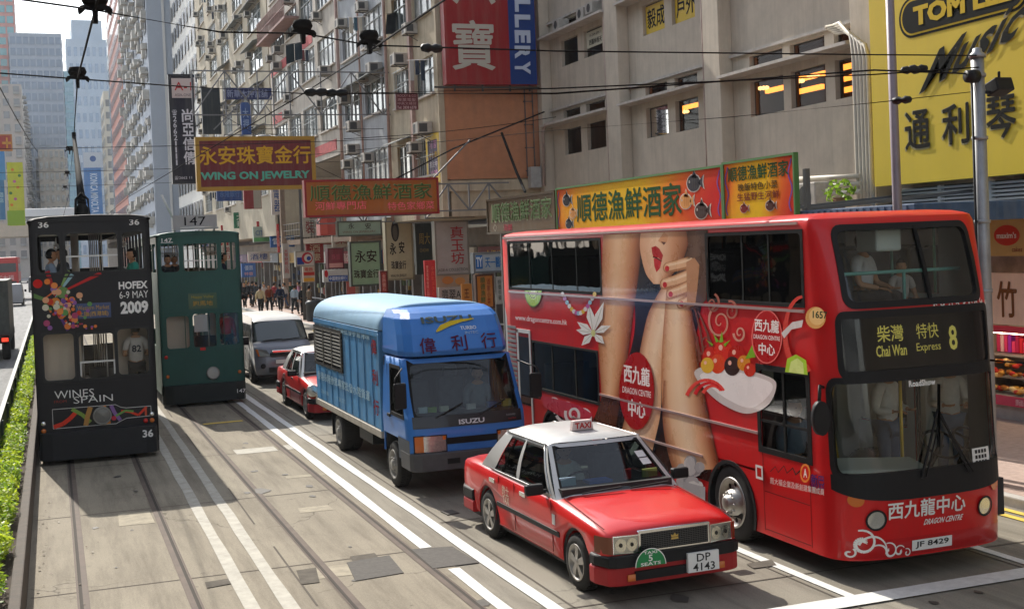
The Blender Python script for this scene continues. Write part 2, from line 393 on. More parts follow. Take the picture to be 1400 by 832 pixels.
# joints in the concrete slabs
b = MB()
for k in range(14):
    y = 6.2+k*4.6
    b.poly([(-.4, y, .0075), (4.38, y-.08, .0075), (4.38, y-.05, .0075), (-.4, y+.03, .0075)])
    b.poly([(4.95, y+1.3, .0065), (12.1, y+1.2, .0065), (12.1, y+1.23, .0065), (4.95, y+1.33, .0065)])
for x in (5.02, 7.62, 10.1):
    b.poly([(x, 3, .0065), (x+.025, 3, .0065), (x+.025, 70, .0065), (x, 70, .0065)])
for y in (9, 13.5, 18, 25, 31):
    b.poly([(2.55, y, .008), (2.575, y, .008), (2.6, y+3, .008), (2.575, y+3, .008)])
struct(b.build('slab_joints', mat('joint_dark', (.10, .085, .07), .95)))
def plate(name, pts, m, label, cat):
    b = MB(); q = [onZ(*p, .014) for p in pts]; b.poly(q); b.poly([(p.x, p.y, .002) for p in q])
    for i in range(4): b.poly([q[i], q[(i+1) % 4], (q[(i+1) % 4].x, q[(i+1) % 4].y, .002), (q[i].x, q[i].y, .002)])
    return tag(b.build(name, m), label, cat)
plate('manhole_cover', [(474, 768), (532, 758), (552, 782), (486, 793)], M_IRON, 'dark ribbed iron cover between the two middle tram rails', 'manhole cover')
plate('manhole_cover', [(562, 750), (618, 746), (655, 768), (592, 776)], M_IRON, 'dark steel plate interrupting the inner white double line', 'manhole cover')
for pts in ([(280, 795), (312, 790), (316, 797), (283, 803)], [(478, 760), (512, 755), (520, 764), (483, 768)], [(405, 779), (432, 775), (437, 795), (412, 798)]):
    q = [onZ(*p, .013) for p in pts]; b = MB(); b.poly(q); struct(b.build('asphalt_patch', M_PATCH))
plate('drain_cover', [(602, 698), (618, 696), (628, 700), (612, 703)], M_IRON, 'small dark drain cover on the sunlit lane behind the taxi', 'drain cover')
b = MB(); q = [onZ(*p, .013) for p in [(1020, 770), (1055, 764), (1062, 772), (1030, 776)]]; b.poly(q); struct(b.build('asphalt_patch', M_PATCH))
# tyre-dark bands, oil drips and repair scars
M_OIL = mat('oil_stain', (.075, .068, .058), .6, var=.3, scale=8)
rnd = random.Random(21); b = MB()
for k in range(90):
    x = rnd.choice((6.2, 6.2, 8.9, 9.1, .75, 3.55))+rnd.gauss(0, .3); y = rnd.uniform(6, 40); r = rnd.uniform(.02, .09)*(1 if k % 9 else 2)
    b.poly([(x+r*rnd.uniform(.6, 1.1)*math.cos(a), y+r*rnd.uniform(.8, 1.9)*math.sin(a), 0.0092+.00004*k) for a in [i*.7 for i in range(9)]])
struct(b.build('oil_stains', M_OIL), 'stuff')
M_SCAR = mat('repair_scar', (.30, .265, .20), .9, var=.25, scale=6)
b = MB()
for (x, y, w, l, q) in ((2.6, 14.6, .9, .5, 0), (3.3, 18.4, .5, .35, 1), (.7, 12.6, .7, .25, 0), (.75, 18.9, .5, .9, 1), (3.6, 21.3, .7, .2, 0), (5.6, 17.5, .6, .3, 0), (3.0, 10.2, 1.2, .4, 0), (5.5, 9.2, .9, .35, 1)):
    b.poly([(x, y, .0078), (x+w, y-.03, .0078), (x+w*.97, y+l, .0078), (x+.03, y+l*1.05, .0078)])
struct(b.build('repair_scars', M_SCAR))
# dead leaves and scraps of paper beside the planter
b = MB()
for k in range(46):
    y = random.uniform(12, 24); x = -.38 + abs(random.gauss(0, .35)); s = random.uniform(.008, .022); a = random.uniform(0, 6.28)
    c = random.choice([(.07, .045, .03, 1), (.12, .08, .05, 1), (.3, .28, .25, 1)] if random.random() < .25 else [(.07, .045, .03, 1), (.1, .07, .04, 1)])
    b.poly([(x+s*math.cos(a+t), y+s*1.6*math.sin(a+t), .016+.008*random.random()) for t in (0, 1.3, 3.1, 4.6)], col=c)
struct(b.build('litter', PRINT), 'stuff')

# ------------------------------------------------------------------ planter with hedges, and the board fence behind it
M_PLANT = mat('planter_wall', (.085, .07, .058), .85, var=.3, scale=4, bump=.2)
pl = thing('planter', 'low dark brown concrete planter wall running beside the tram track', 'planter', (-.7, 30, 0))
b = MB(); b.box(-.56, -.44, 2, 90, 0, .50); b.build('wall', M_PLANT, pl, world=True, bevel=.015)
b = MB(); b.box(-.98, -.56, 2, 90, 0, .42); b.build('soil', mat('soil', (.055, .04, .03), .95, bump=.4), pl, world=True)
fe = thing('board_fence', 'dark green panel fence along the planter hedge', 'fence', (-1.02, 30, 0))
b = MB()
b.box(-1.05, -1.00, 6, 95, 0.03, 1.02); b.build('panel', mat('fence_green', (.035, .05, .045), .6, var=.25, scale=3, streak=.3), fe, world=True)
b = MB(); b.box(-1.07, -.985, 6, 95, 1.02, 1.07); b.build('top_rail', mat('fence_rail', (.10, .12, .10), .5), fe, world=True)
for k in range(30):
    b = MB(); y = 6.5+3*k; b.box(-.998, -.955, y, y+.06, .42, 1.019); b.build('post', MATS['fence_green'], fe, world=True)
M_LEAF = []
for i, c in enumerate(((.26, .36, .03), (.15, .25, .03), (.36, .44, .04))):
    m = mat('hedge_leaf_%s' % ('fresh', 'deep', 'young')[i], c, .5, var=.25, scale=5); 
    b_ = m.node_tree.nodes['Principled BSDF']; b_.inputs['Transmission Weight'].default_value = 0
    tr = m.node_tree.nodes.new('ShaderNodeBsdfTranslucent'); tr.inputs[0].default_value = lin([c[0]*1.5, c[1]*1.5, c[2]])
    mx = m.node_tree.nodes.new('ShaderNodeMixShader'); mx.inputs[0].default_value = .45
    m.node_tree.links.new(b_.outputs[0], mx.inputs[1]); m.node_tree.links.new(tr.outputs[0], mx.inputs[2]); m.node_tree.links.new(mx.outputs[0], m.node_tree.nodes['Material Output'].inputs[0])
    M_LEAF.append(m)
def leafblob(mb, c, rx, ry, rz, n, s, rnd, flat=.5):
    for _ in range(n):
        a = rnd.uniform(0, 2*math.pi); t = rnd.uniform(-1, 1); rr = rnd.uniform(.55, 1.0)**.6
        q = math.sqrt(1-t*t); p = Vector((c[0]+rx*rr*q*math.cos(a), c[1]+ry*rr*q*math.sin(a), c[2]+rz*rr*t))
        nrm = Vector((rnd.gauss(0, 1), rnd.gauss(0, 1), rnd.gauss(0, 1)+flat*2)).normalized()
        u = nrm.orthogonal().normalized(); u.rotate(Matrix.Rotation(rnd.uniform(0, 6.28), 3, nrm)); v = nrm.cross(u); l = s*rnd.uniform(.7, 1.3)
        mb.poly([p-u*l, p+v*l*.5, p+u*l, p-v*l*.5])
hl = ['clipped yellow-green hedge bush at the near end of the planter', 'clipped green bush second from the near end of the planter', 'full green bush third from the near end of the planter', 'rounded bush fourth along the planter, past a dark gap', 'bush fifth along the planter beside the near rear edge of the black tram', 'bush sixth along the planter, level with the black tram', 'small far bush seventh along the planter', 'eighth bush along the planter, past the black tram rear edge', 'ninth bush, far along the planter', 'farthest bush at the narrow end of the planter']
ys = [(10.4, 12.6), (12.75, 14.5), (14.65, 16.6), (16.9, 18.8), (18.9, 22.6), (23.0, 26.6), (26.8, 31), (31.6, 37), (37.5, 45), (45.5, 56)]
for i, (y0, y1) in enumerate(ys):
    rnd = random.Random(40+i)
    t = thing('hedge_bush', hl[i], 'bush', (-.76, (y0+y1)/2, .42), 0, 'hedge bushes in the planter')
    for lm in range(3):
        mb = MB(); L_ = y1-y0; nb = max(4, int(L_*3.2))
        for k in range(nb):
            y = y0+.15+(L_-.3)*(k+rnd.random()*.6)/nb; x = -.79+rnd.uniform(-.09, .07)
            leafblob(mb, (x, y, .60+rnd.uniform(-.02, .09)), .16, .24, .17, 120, .033, rnd, .8)
        mb.build(('foliage', 'inner_foliage', 'young_shoots')[lm], M_LEAF[lm], t, world=True)
    mb = MB()
    for k in range(5):
        y = y0+(y1-y0)*(k+.5)/5; mb.tube([(-.76, y, .40), (-.74, y+.05, .52), (-.78, y+.02, .65)], [.014, .01, .006], 5)
    mb.build('stem', mat('twig', (.10, .07, .04), .9), t, world=True)
# ------------------------------------------------------------------ shared vehicle pieces
M_RUB = mat('tyre_rubber', (.028, .027, .026), .8, var=.2, scale=9)
M_BLK = mat('black_trim', (.014, .014, .015), .5, spec=.15)
M_RUBT = mat('window_rubber', (.012, .012, .012), .7, spec=.1)
M_CHR = mat('chrome', (.75, .75, .75), .16, metal=1.0)
M_ALU = mat('dull_alloy', (.42, .40, .37), .42, metal=.85, var=.15, scale=12)
M_DARKIN = mat('cabin_dark', (.035, .035, .036), .8)
M_SEAT = mat('seat_fabric', (.06, .065, .075), .85, var=.2, scale=10)
M_LENS = glass('lamp_lens', (.9, .9, .88), .05)
M_LAMP = mat('lamp_reflector', (.72, .72, .68), .18, metal=.8)
M_AMB = mat('amber_lens', (.55, .14, .02), .25, coat=.5)
M_REDL = mat('red_lens', (.5, .015, .01), .25, coat=.5)
M_WHITE = mat('white_plastic', (.72, .72, .70), .4)
M_PLATE = mat('number_plate_white', (.75, .75, .73), .4)
G_CAR = glass('car_glass', (.62, .72, .68), .02, ior=1.65)
G_DARK = glass('tinted_glass', (.06, .066, .07), .025, ior=1.55, wave=.05)
def wheel(parent, c, r, w, side, kind, world=True, both=False):
    """tyre with a rim as its sub-part; axis along X, side = -1 shows its face to -X"""
    t = MB(); c = Vector(c); ax = Vector((side, 0, 0))
    t.lathe([(r*.60, w/2-.015), (r*.66, w/2), (r*.9, w/2), (r*.985, w/2-.03), (r, w/2-.06), (r, -w/2+.06), (r*.98, -w/2+.03), (r*.88, -w/2), (r*.6, -w/2)], c, ax, 36)
    for k in range(40):
        a = 2*math.pi*k/40; p = c + Vector((0, math.cos(a), math.sin(a)))*(r+.001); tang = Vector((0, -math.sin(a), math.cos(a))); rad = Vector((0, math.cos(a), math.sin(a)))
        for s in (-1, 1): t.obox(p+ax*(s*w*.2), tang, ax, rad, .012, w*.13, .006)
    tyre = t.build('wheel', M_RUB, parent, world=world)
    h = MB(); d = w/2
    if kind == 'bus':
        h.lathe([(r*.66, d-.01), (r*.655, d+.012), (r*.60, d+.01), (r*.58, d-.05), (r*.34, d-.055), (r*.33, d+.03), (r*.20, d+.05), (r*.19, d+.10), (r*.12, d+.115), (0, d+.115)], c, ax, 36)
        for k in range(10):
            a = 2*math.pi*k/10; rad = Vector((0, math.cos(a), math.sin(a)))
            h.lathe([(.014, 0), (.014, .035), (0, .036)], c+rad*r*.27+ax*(d+.035), ax, 6)
    elif kind == 'truck':
        h.lathe([(r*.66, d-.01), (r*.65, d+.01), (r*.58, d), (r*.5, d-.06), (r*.38, d-.03), (r*.25, d+.0), (r*.2, d+.03), (0, d+.035)], c, ax, 30)
        for k in range(6):
            a = 2*math.pi*k/6; rad = Vector((0, math.cos(a), math.sin(a)))
            h.lathe([(.016, 0), (.016, .03), (0, .031)], c+rad*r*.3+ax*(d-.01), ax, 6)
    else:
        h.lathe([(r*.66, d-.012), (r*.655, d+.006), (r*.6, d), (r*.57, d-.045), (r*.2, d-.05), (r*.17, d-.012), (r*.14, d), (0, d+.003)], c, ax, 36)
    rim = h.build('rim', M_ALU if kind != 'truck' else mat('painted_rim', (.28, .27, .25), .6, metal=.4, var=.25, scale=15), tyre)
    if world:
        rp = Vector((0, 0, 0)); q = parent
        while q is not None: rp += q.location; q = q.parent
        rim.data.transform(Matrix.Translation(-rp))
    if kind == 'car':
        s_ = MB()
        for k in range(5):
            a = 2*math.pi*k/5+.3; rad = Vector((0, math.cos(a), math.sin(a))); tg = Vector((0, -math.sin(a), math.cos(a)))
            i0 = [c+rad*r*.12+tg*r*.09+ax*(d-.004), c+rad*r*.58+tg*r*.15+ax*(d-.008), c+rad*r*.58-tg*r*.15+ax*(d-.008), c+rad*r*.12-tg*r*.09+ax*(d-.004)]
            s_.poly(i0)
            for q in range(4): s_.poly([i0[q], i0[(q+1) % 4], i0[(q+1) % 4]-ax*.04, i0[q]-ax*.04])
        sp = s_.build('spokes', M_ALU, tyre, bevel=.004)
        if world: sp.data.transform(Matrix.Translation(-rp))
    if kind == 'bus':
        dk = MB()
        for k in range(10):
            a = 2*math.pi*(k+.5)/10; rad = Vector((0, math.cos(a), math.sin(a)))
            dk.lathe([(.034, 0), (0, .001)], c+rad*r*.47+ax*(d-.051), ax, 10)
        dd = dk.build('vent_holes', M_BLK, tyre)
        if world: dd.data.transform(Matrix.Translation(-rp))
    return tyre
def window(mb_frame, fn, u0, u1, v0, v1, w=.05, r=.06, off=.008, inner=.03, ru=None, wu=None):
    """rubber/metal ring with rounded inner corners around an opening"""
    wu = wu or w
    o = rect_as(0, u0-wu, u1+wu, v0-w, v1+w); i = rrect(u0+wu*.25, u1-wu*.25, v0+w*.25, v1-w*.25, r, ru=ru); o2 = rect_as(0, u0-wu, u1+wu, v0-w, v1+w)
    mb_frame.ring(lambda u, v: fn(u, v, off), o, i); mb_frame.ring(lambda u, v: fn(u, v, -.02), i, i)
    a = [mb_frame.vid(fn(u, v, off)) for u, v in i]; b = [mb_frame.vid(fn(u, v, -inner)) for u, v in i]; n = len(i)
    for k in range(n): mb_frame.face((a[k], a[(k+1) % n], b[(k+1) % n], b[k]))
    a = [mb_frame.vid(fn(u, v, off)) for u, v in o]; b = [mb_frame.vid(fn(u, v, 0)) for u, v in o]
    for k in range(n): mb_frame.face((a[k], a[(k+1) % n], b[(k+1) % n], b[k]))
def lerp(a, b, t): return a+(b-a)*t
def interp(tab, x):
    if x <= tab[0][0]: return tab[0][1]
    for (a, b), (c, d) in zip(tab, tab[1:]):
        if x <= c: return b+(d-b)*(x-a)/(c-a)
    return tab[-1][1]
def frange(a, b, n): return [a+(b-a)*k/n for k in range(n+1)]
def merge(*ls): return sorted(set(round(x, 5) for l in ls for x in l))

# ------------------------------------------------------------------ the red double-decker
BX0, BX1, BYT, BYR = 7.95, 10.24, 11.98, 21.95
BXC, BHW = (BX0+BX1)/2, (BX1-BX0)/2
M_BUS = mat('bus_red_paint', (.56, .006, .008), .36, coat=.25, spec=.25, var=.07, scale=1.2, dirt=(.2, .05, .04), streak=.22)
bus = thing('double_decker_bus', 'red double-decker bus wrapped in a shopping-centre advert with a woman\'s legs', 'bus', (BXC, 16.9, 0))
DF = [(.25, 11.36), (.9, 11.31), (1.3, 11.34), (2.3, 11.43), (3.0, 11.49), (3.5, 11.62), (3.95, 11.78), (4.1, 11.9)]
NS = 3.6
def SB(u, v, off=0.0):
    """u: 0..1 left side from rear to front, 1..2 front left to right, 2..3 right side, 3..4 rear; v = height"""
    ins = 0.0 if v < 3.95 else (v-3.95)*.35
    if u <= 1: return Vector((BX0-off+ins, lerp(BYR, BYT, u), v))
    if u >= 3: return Vector((lerp(BX1, BX0, u-3), BYR+off-ins, v))
    if u >= 2: return Vector((BX1+off-ins, lerp(BYT, BYR, u-2), v))
    d = BYT-interp(DF, v); th = math.pi*(2-u); hw = BHW-ins
    cx, sx = math.cos(th), abs(math.sin(th))
    p = Vector((BXC+hw*math.copysign(abs(cx)**(2/NS), cx), BYT-d*sx**(2/NS), v))
    if off:
        e = 1e-3; q = [Vector((BXC+hw*math.copysign(abs(math.cos(t))**(2/NS), math.cos(t)), BYT-d*abs(math.sin(t))**(2/NS), 0)) for t in (th+e, th-e)]
        tg = (q[1]-q[0])
        if tg.length > 1e-9:
            tg.normalize(); p += Vector((tg.y, -tg.x, 0))*off
    return p
def uF(x):
    c = max(-1, min(1, (x-BXC)/BHW)); return 2-math.acos(math.copysign(abs(c)**(NS/2), c))/math.pi
def uS(y): return (BYR-y)/(BYR-BYT)
# openings: left-side windows, the cab window, the front screens
upL, upR = (uS(21.65), uS(17.55), 3.06, 3.88), (uS(14.2), uS(12.05), 3.06, 3.88)
lo1, lo2, cabw = (uS(21.3), uS(20.75), .95, 2.18), (uS(20.6), uS(17.8), 1.32, 2.12), (uS(13.05), uS(12.03), 1.30, 2.26)
FU, FD, FW = (uF(8.20), uF(10.0), 3.06, 3.90), (uF(8.10), uF(10.10), 2.30, 2.93), (uF(7.99), uF(10.20), 1.18, 2.22)
RU, RL = (2+.05, 2+.95, 3.06, 3.88), (2+.12, 2+.95, 1.32, 2.12)
RD = (2+.005, 2+.105, .35, 2.22)
AF, AR = (14.40, 13.20, .25, 1.0), (20.3, 19.1, .25, 1.0)
holes = [upL, upR, lo1, lo2, cabw, FU, FD, FW, RU, RL, RD, (uS(AF[0]), uS(AF[1]), .25, 1.0), (uS(AR[0]), uS(AR[1]), .25, 1.0)]
uu = merge(*[h[:2] for h in holes], [uS(21.95), uS(16), uS(15), 1, 2, 3], [1.02, 1.04, 1.07], frange(1.1, 1.9, 26), [1.93, 1.96, 1.98], frange(3, 4, 4))
vv = merge(*[h[2:] for h in holes], [.25, .6, 1.6, 2.6, 3.3, 3.6, 3.95, 4.0, 4.02])
shell = MB(); shell.grid(SB, uu, vv, True, holes)
# arch fill: a square opening turned into a round one
for (ya, yb, z0, z1) in (AF, AR):
    yc, r = (ya+yb)/2, .585; pts = [(yc+r*math.cos(R(t)), .43+r*math.sin(R(t))) for t in range(-18, 199, 9)]
    outer = [(yb, z0) if False else None]
    for s in (1, -1):
        lst = [p for p in pts if (p[0]-yc)*s >= -1e-6]
        lst.sort(key=lambda p: p[1]); e = yc+s*.6
        for a, c in zip(lst, lst[1:]):
            shell.poly([(BX0, a[0], a[1]), (BX0, c[0], c[1]), (BX0, e, c[1]), (BX0, e, a[1])])
    shell.poly([(BX0, yc+.6, .99), (BX0, yc-.6, .99), (BX0, yc-.6, 1.0), (BX0, yc+.6, 1.0)])
ol = [u for u in merge(frange(0, 1, 4), [1.02, 1.05], frange(1.1, 1.9, 20), [1.95, 1.98], frange(2, 3, 4), frange(3, 4, 4))]
rings = []
for ins, z in ((0, 4.02), (.05, 4.045), (.14, 4.07), (.35, 4.09), (.8, 4.10)):
    ring = []
    for u in ol[:-1]:
        p = SB(u, 4.02); ring.append(Vector((BXC+(p.x-BXC)*(1-ins/BHW), 16.9+(p.y-16.9)*(1-ins/5.2), z)))
    rings.append(ring)
shell.loft(rings, close=True, caps=False); shell.face([shell.vid(p) for p in rings[-1]], True)
shell.build('body', M_BUS, bus, world=True, merge=True)
# underside, arches, bumper lip
b = MB(); b.box(BX0+.05, BX1-.05, 12.1, BYR-.05, .30, .36); b.build('chassis', M_BLK, bus, world=True)
b = MB()
for (ya, yb, _, _2) in (AF, AR):
    yc = (ya+yb)/2; arc = [(yc+.60*math.cos(R(t)), .43+.60*math.sin(R(t))) for t in range(-18, 199, 9)]; arc2 = [(yc+.55*math.cos(R(t)), .43+.55*math.sin(R(t))) for t in range(-18, 199, 9)]
    n = len(arc); A = [b.vid((BX0-.012, *p)) for p in arc]; B_ = [b.vid((BX0-.012, *p)) for p in arc2]; C_ = [b.vid((BX0+.5, *p)) for p in arc2]; D_ = [b.vid((BX0+.01, *p)) for p in arc]
    for k in range(n-1): b.face((A[k], A[k+1], B_[k+1], B_[k])); b.face((B_[k], B_[k+1], C_[k+1], C_[k])); b.face((A[k], A[k+1], D_[k+1], D_[k]))
    b.poly([(BX0+.5, *p) for p in arc2])
b.build('wheel_arches', M_BLK, bus, world=True)
b = MB(); b.grid(lambda u, v: SB(u, v, .004 if v > .26 else -.02), merge([uF(8.0)], frange(1.2, 1.8, 14), [uF(10.2)]), [.25, .27, .46, .47])
b.build('bumper', mat('bumper_red', (.48, .010, .012), .35, coat=.5), bus, world=True)
for yy in (13.80, 19.7):
    for xs, sd in ((BX0+.16, -1), (BX1-.16, 1)): wheel(bus, (xs, yy, .49), .49, .30, sd, 'bus')
# black surrounds of the windows
fr = MB()
for h, rr in ((upL, .09), (upR, .09)): window(fr, SB, *h, w=.035, r=.05, ru=.006, wu=.004)
for h in (lo2,): window(fr, SB, *h, w=.03, r=.05, ru=.005, wu=.004)
window(fr, SB, *cabw, w=.055, r=.05, ru=.006, wu=.0055)
window(fr, SB, *RU, w=.05, r=.05, ru=.005, wu=.004); window(fr, SB, *RL, w=.05, r=.05, ru=.005, wu=.004); window(fr, SB, *RD, w=.04, r=.05, ru=.005, wu=.004)
fr.build('side_window_rubber', M_RUBT, bus, world=True)
def frontring(mb, h, w, r, off=.012):
    u0, u1, v0, v1 = h; n = 14; top = frange(u0, u1, n)
    def outl(e, rr):
        o = []; a0, a1, b0, b1 = u0-e, u1+e, v0-e*2.2, v1+e*2.2; ru = rr*.42
        for cx, cz, a in ((a1-ru, b1-rr, 0), (a0+ru, b1-rr, 90), (a0+ru, b0+rr, 180), (a1-ru, b0+rr, 270)):
            for k in range(6): t = R(a+18*k); o.append((cx+ru*math.cos(t), cz+rr*math.sin(t)))
            nxt = {0: (a0+ru, b1), 90: (a0, b0+rr), 180: (a1-ru, b0), 270: (a1, b1-rr)}[a]; p = o[-1]
            for k in range(1, n): o.append((lerp(p[0], nxt[0], k/n), lerp(p[1], nxt[1], k/n)))
        return o
    A, B_ = outl(w*.45, r+w), outl(-.012, r)
    mb.ring(lambda u, v: SB(u, v, off), A, B_); mb.ring(lambda u, v: SB(u, v, off if v > -9 else 0), B_, B_)
    a = [mb.vid(SB(u, v, off)) for u, v in B_]; c = [mb.vid(SB(u, v, -.05)) for u, v in B_]
    for k in range(len(B_)): mb.face((a[k], a[(k+1) % len(B_)], c[(k+1) % len(B_)], c[k]))
    a = [mb.vid(SB(u, v, off)) for u, v in A]; c = [mb.vid(SB(u, v, -.002)) for u, v in A]
    for k in range(len(A)): mb.face((a[k], a[(k+1) % len(A)], c[(k+1) % len(A)], c[k]))
b = MB(); frontring(b, FU, .05, .10); frontring(b, FD, .06, .08); frontring(b, FW, .045, .12)
# lower black curve under the windscreen
def dip(u): return .20*(1-((u-1.5)/.5)**2)
us_ = frange(FW[0]-.02, FW[1]+.02, 24)
for k in range(24):
    a, c = us_[k], us_[k+1]
    b.poly([SB(a, 1.20, .014), SB(c, 1.20, .014), SB(c, 1.10-dip(c), .014), SB(a, 1.10-dip(a), .014)], True)
b.build('windscreen_surround', M_BLK, bus, world=True)
def pane(name, h, m, nu=1, off=-.012):
    g = MB(); g.grid(lambda u, v: SB(u, v, off), frange(h[0], h[1], nu), frange(h[2], h[3], 3)); return g.build(name, m, bus, world=True)
G_BUSF = glass('bus_front_glass', (.93, .96, .94), .02, ior=1.6)
pane('upper_windscreen', FU, G_BUSF, 20); pane('lower_windscreen', FW, G_BUSF, 20)
for h in (upL, upR, lo2): pane('side_window', h, G_DARK)
for h in (RU, RL): pane('side_window', h, G_CAR)
pane('cab_window', cabw, glass('cab_glass', (.5, .55, .54), .02)); pane('door_glass', RD, G_BUSF)
b = MB(); b.grid(lambda u, v: SB(u, v, -.03), frange(FD[0], FD[1], 20), frange(FD[2], FD[3], 2)); b.build('destination_screen', mat('screen_black', (.012, .012, .013), .25), bus, world=True)
pane('destination_glass', FD, glass('screen_glass', (.75, .75, .75), .03), 20, off=-.008)
# pillars in the long windows, split of the upper screen
b = MB()
for y in (20.6, 19.55, 18.5):
    b.poly([(BX0+.004, y-.014, 3.06), (BX0+.004, y+.014, 3.06), (BX0+.004, y+.014, 3.88), (BX0+.004, y-.014, 3.88)])
for y in (13.35, 12.75): b.poly([(BX0+.004, y-.016, 3.06), (BX0+.004, y+.016, 3.06), (BX0+.004, y+.016, 3.88), (BX0+.004, y-.016, 3.88)])
for y in (19.7, 18.7): b.poly([(BX0+.004, y-.03, 1.32), (BX0+.004, y+.03, 1.32), (BX0+.004, y+.03, 2.12), (BX0+.004, y-.03, 2.12)])
b.box(BX0-.002, BX0+.02, 12.5, 12.54, 1.3, 2.26); b.box(BX0-.002, BX0+.02, 12.03, 13.05, 1.62, 1.65)
xm = 9.27
for z0, z1 in zip(frange(3.06, 3.9, 6), frange(3.06, 3.9, 6)[1:]): b.bar(SB(uF(xm), z0, .002), SB(uF(xm), z1, .002), .045, .03)
b.build('window_bars', M_RUBT, bus, world=True)
# silver drip rails and edge strips
b = MB()
for (y0, y1, z) in ((21.9, 12.1, 3.985), (21.7, 12.02, 2.985), (17.75, 13.1, 1.47), (18.9, 14.5, .98)):
    b.box(BX0-.018, BX0+.002, y1, y0, z-.016, z+.016)
b.build('drip_rail', mat('drip_rail_silver', (.55, .40, .38), .3, metal=.5), bus, world=True)
b = MB(); b.box(BX0-.012, BX0+.002, 20.68, 20.74, .5, 2.25); b.box(BX0-.012, BX0+.002, 21.28, 21.36, .4, 2.3); b.box(BX0-.012, BX0+.002, 20.68, 21.36, 2.25, 2.32)
b.poly([(BX0-.003, 21.95, .4), (BX0-.003, 21.86, .4), (BX0-.003, 21.86, 2.5), (BX0-.003, 21.95, 2.7)])
b.build('emergency_door_frame', mat('door_white', (.66, .64, .62), .4), bus, world=True)
b = MB(); b.poly([(BX0-.004, 21.28, .95), (BX0-.004, 20.75, .95), (BX0-.004, 20.75, 2.18), (BX0-.004, 21.28, 2.18)]); b.build('emergency_door_window', mat('dark_glass_opaque', (.015, .016, .017), .08, spec=.6), bus, world=True)
b = MB()
for k in range(14): b.box(BX0-.008, BX0+.002, 21.42, 21.84, 1.2+.085*k, 1.25+.085*k)
b.build('engine_grille', mat('grille_grey', (.25, .24, .24), .6), bus, world=True)
# roof inside, floors, lining
b = MB(); b.box(BX0+.09, BX1-.09, 11.95, BYR-.1, 2.46, 2.54); b.build('upper_floor', M_DARKIN, bus, world=True)
b = MB(); b.box(BX0+.09, BX1-.09, 11.75, BYR-.1, .42, .5); b.build('lower_floor', mat('floor_lino', (.32, .30, .26), .7), bus, world=True)
b = MB(); b.grid(lambda u, v: SB(u, v, -.05), [u for u in uu], [v for v in vv if v <= 4.0], True, [(h[0]-.001, h[1]+.001, h[2]-.001, h[3]+.001) for h in holes])
b.poly([(BX0+.08, 12, 4.0), (BX1-.08, 12, 4.0), (BX1-.08, BYR-.08, 4.0), (BX0+.08, BYR-.08, 4.0)])
b.build('lining', mat('bus_lining', (.66, .66, .63), .7), bus, world=True)
b = MB(); b.box(8.9, 9.25, 11.95, 12.35, 3.62, 3.98); b.box(8.6, 10.0, 12.0, 12.3, 3.93, 3.99); b.build('ceiling_duct', mat('duct_green', (.62, .68, .62), .5), bus, world=True, bevel=.03)
M_TEAL = mat('rail_teal', (.16, .42, .36), .4)
b = MB(); b.tube([(8.15, 12.0, 3.38), (10.1, 12.0, 3.38)], .022, 8); b.tube([(9.3, 12.0, 3.38), (9.3, 12.0, 2.55)], .02, 8)
for x in (8.6, 9.9): b.tube([(x, 13.0, 2.54), (x, 13.0, 4.0)], .018, 8)
b.build('grab_rail', M_TEAL, bus, world=True)
for row in range(7):
    for x in (8.45, 9.72):
        b = MB(); y = 12.75+row*1.25
        b.box(x-.42, x+.42, y, y+.45, 2.9, 3.0); b.box(x-.42, x+.42, y+.40, y+.5, 2.95, 3.62); b.box(x-.3, x+.3, y+.1, y+.3, 2.54, 2.9)
        b.build('seat', M_SEAT, bus, world=True, bevel=.03)
for row in range(5):
    for x in (8.45, 9.72):
        b = MB(); y = 15.0+row*1.2
        b.box(x-.42, x+.42, y, y+.45, .95, 1.05); b.box(x-.42, x+.42, y+.40, y+.5, 1.0, 1.75); b.box(x-.3, x+.3, y+.1, y+.3, .5, .95)
        b.build('seat', M_SEAT, bus, world=True, bevel=.03)
# cab: dash, wheel, pole, driver's seat (driver is a person below)
b = MB()
b.loft([[(8.05, 11.62, .95), (8.05, 12.15, 1.0), (8.05, 12.15, 1.30), (8.05, 11.72, 1.22)], [(9.3, 11.5, .95), (9.3, 12.0, 1.0), (9.3, 12.0, 1.22), (9.3, 11.58, 1.14)]], close=True, smooth=False)
b.build('dashboard', mat('dash_green', (.52, .57, .50), .6), bus, world=True, bevel=.03)
b = MB(); b.box(8.05, 10.3, 11.6, 11.9, .5, .93); b.build('front_bulkhead', M_DARKIN, bus, world=True)
b = MB(); c0 = Vector((10.0, 12.3, 1.25)) ; ax = Vector((0, -.6, .8)).normalized()
pts = []; u_ = ax.orthogonal().normalized(); v_ = ax.cross(u_)
for k in range(25): pts.append(c0 + (u_*math.cos(k*math.pi/12)+v_*math.sin(k*math.pi/12))*.23)
b.tube(pts, .018, 6, cap=False); b.bar(c0-u_*.22, c0+u_*.22, .03); b.bar(c0, c0-ax*.4, .05); b.build('steering_wheel', M_BLK, bus, world=True)
b = MB(); b.box(8.15, 8.6, 12.9, 13.4, .9, 1.02); b.box(8.15, 8.6, 13.32, 13.45, 1.0, 1.75); b.build('driver_seat', M_SEAT, bus, world=True, bevel=.03)
b = MB(); b.tube([(9.35, 12.2, .5), (9.35, 12.2, 2.4)], .02, 8); b.tube([(8.35, 12.35, 1.2), (8.38, 12.3, 1.7), (8.3, 12.35, 2.35)], .02, 8); b.tube([(8.55, 12.35, 1.2), (8.5, 12.4, 1.75), (8.55, 12.35, 2.35)], .02, 8)
b.build('grab_pole', mat('rail_yellow', (.6, .42, .05), .4), bus, world=True)
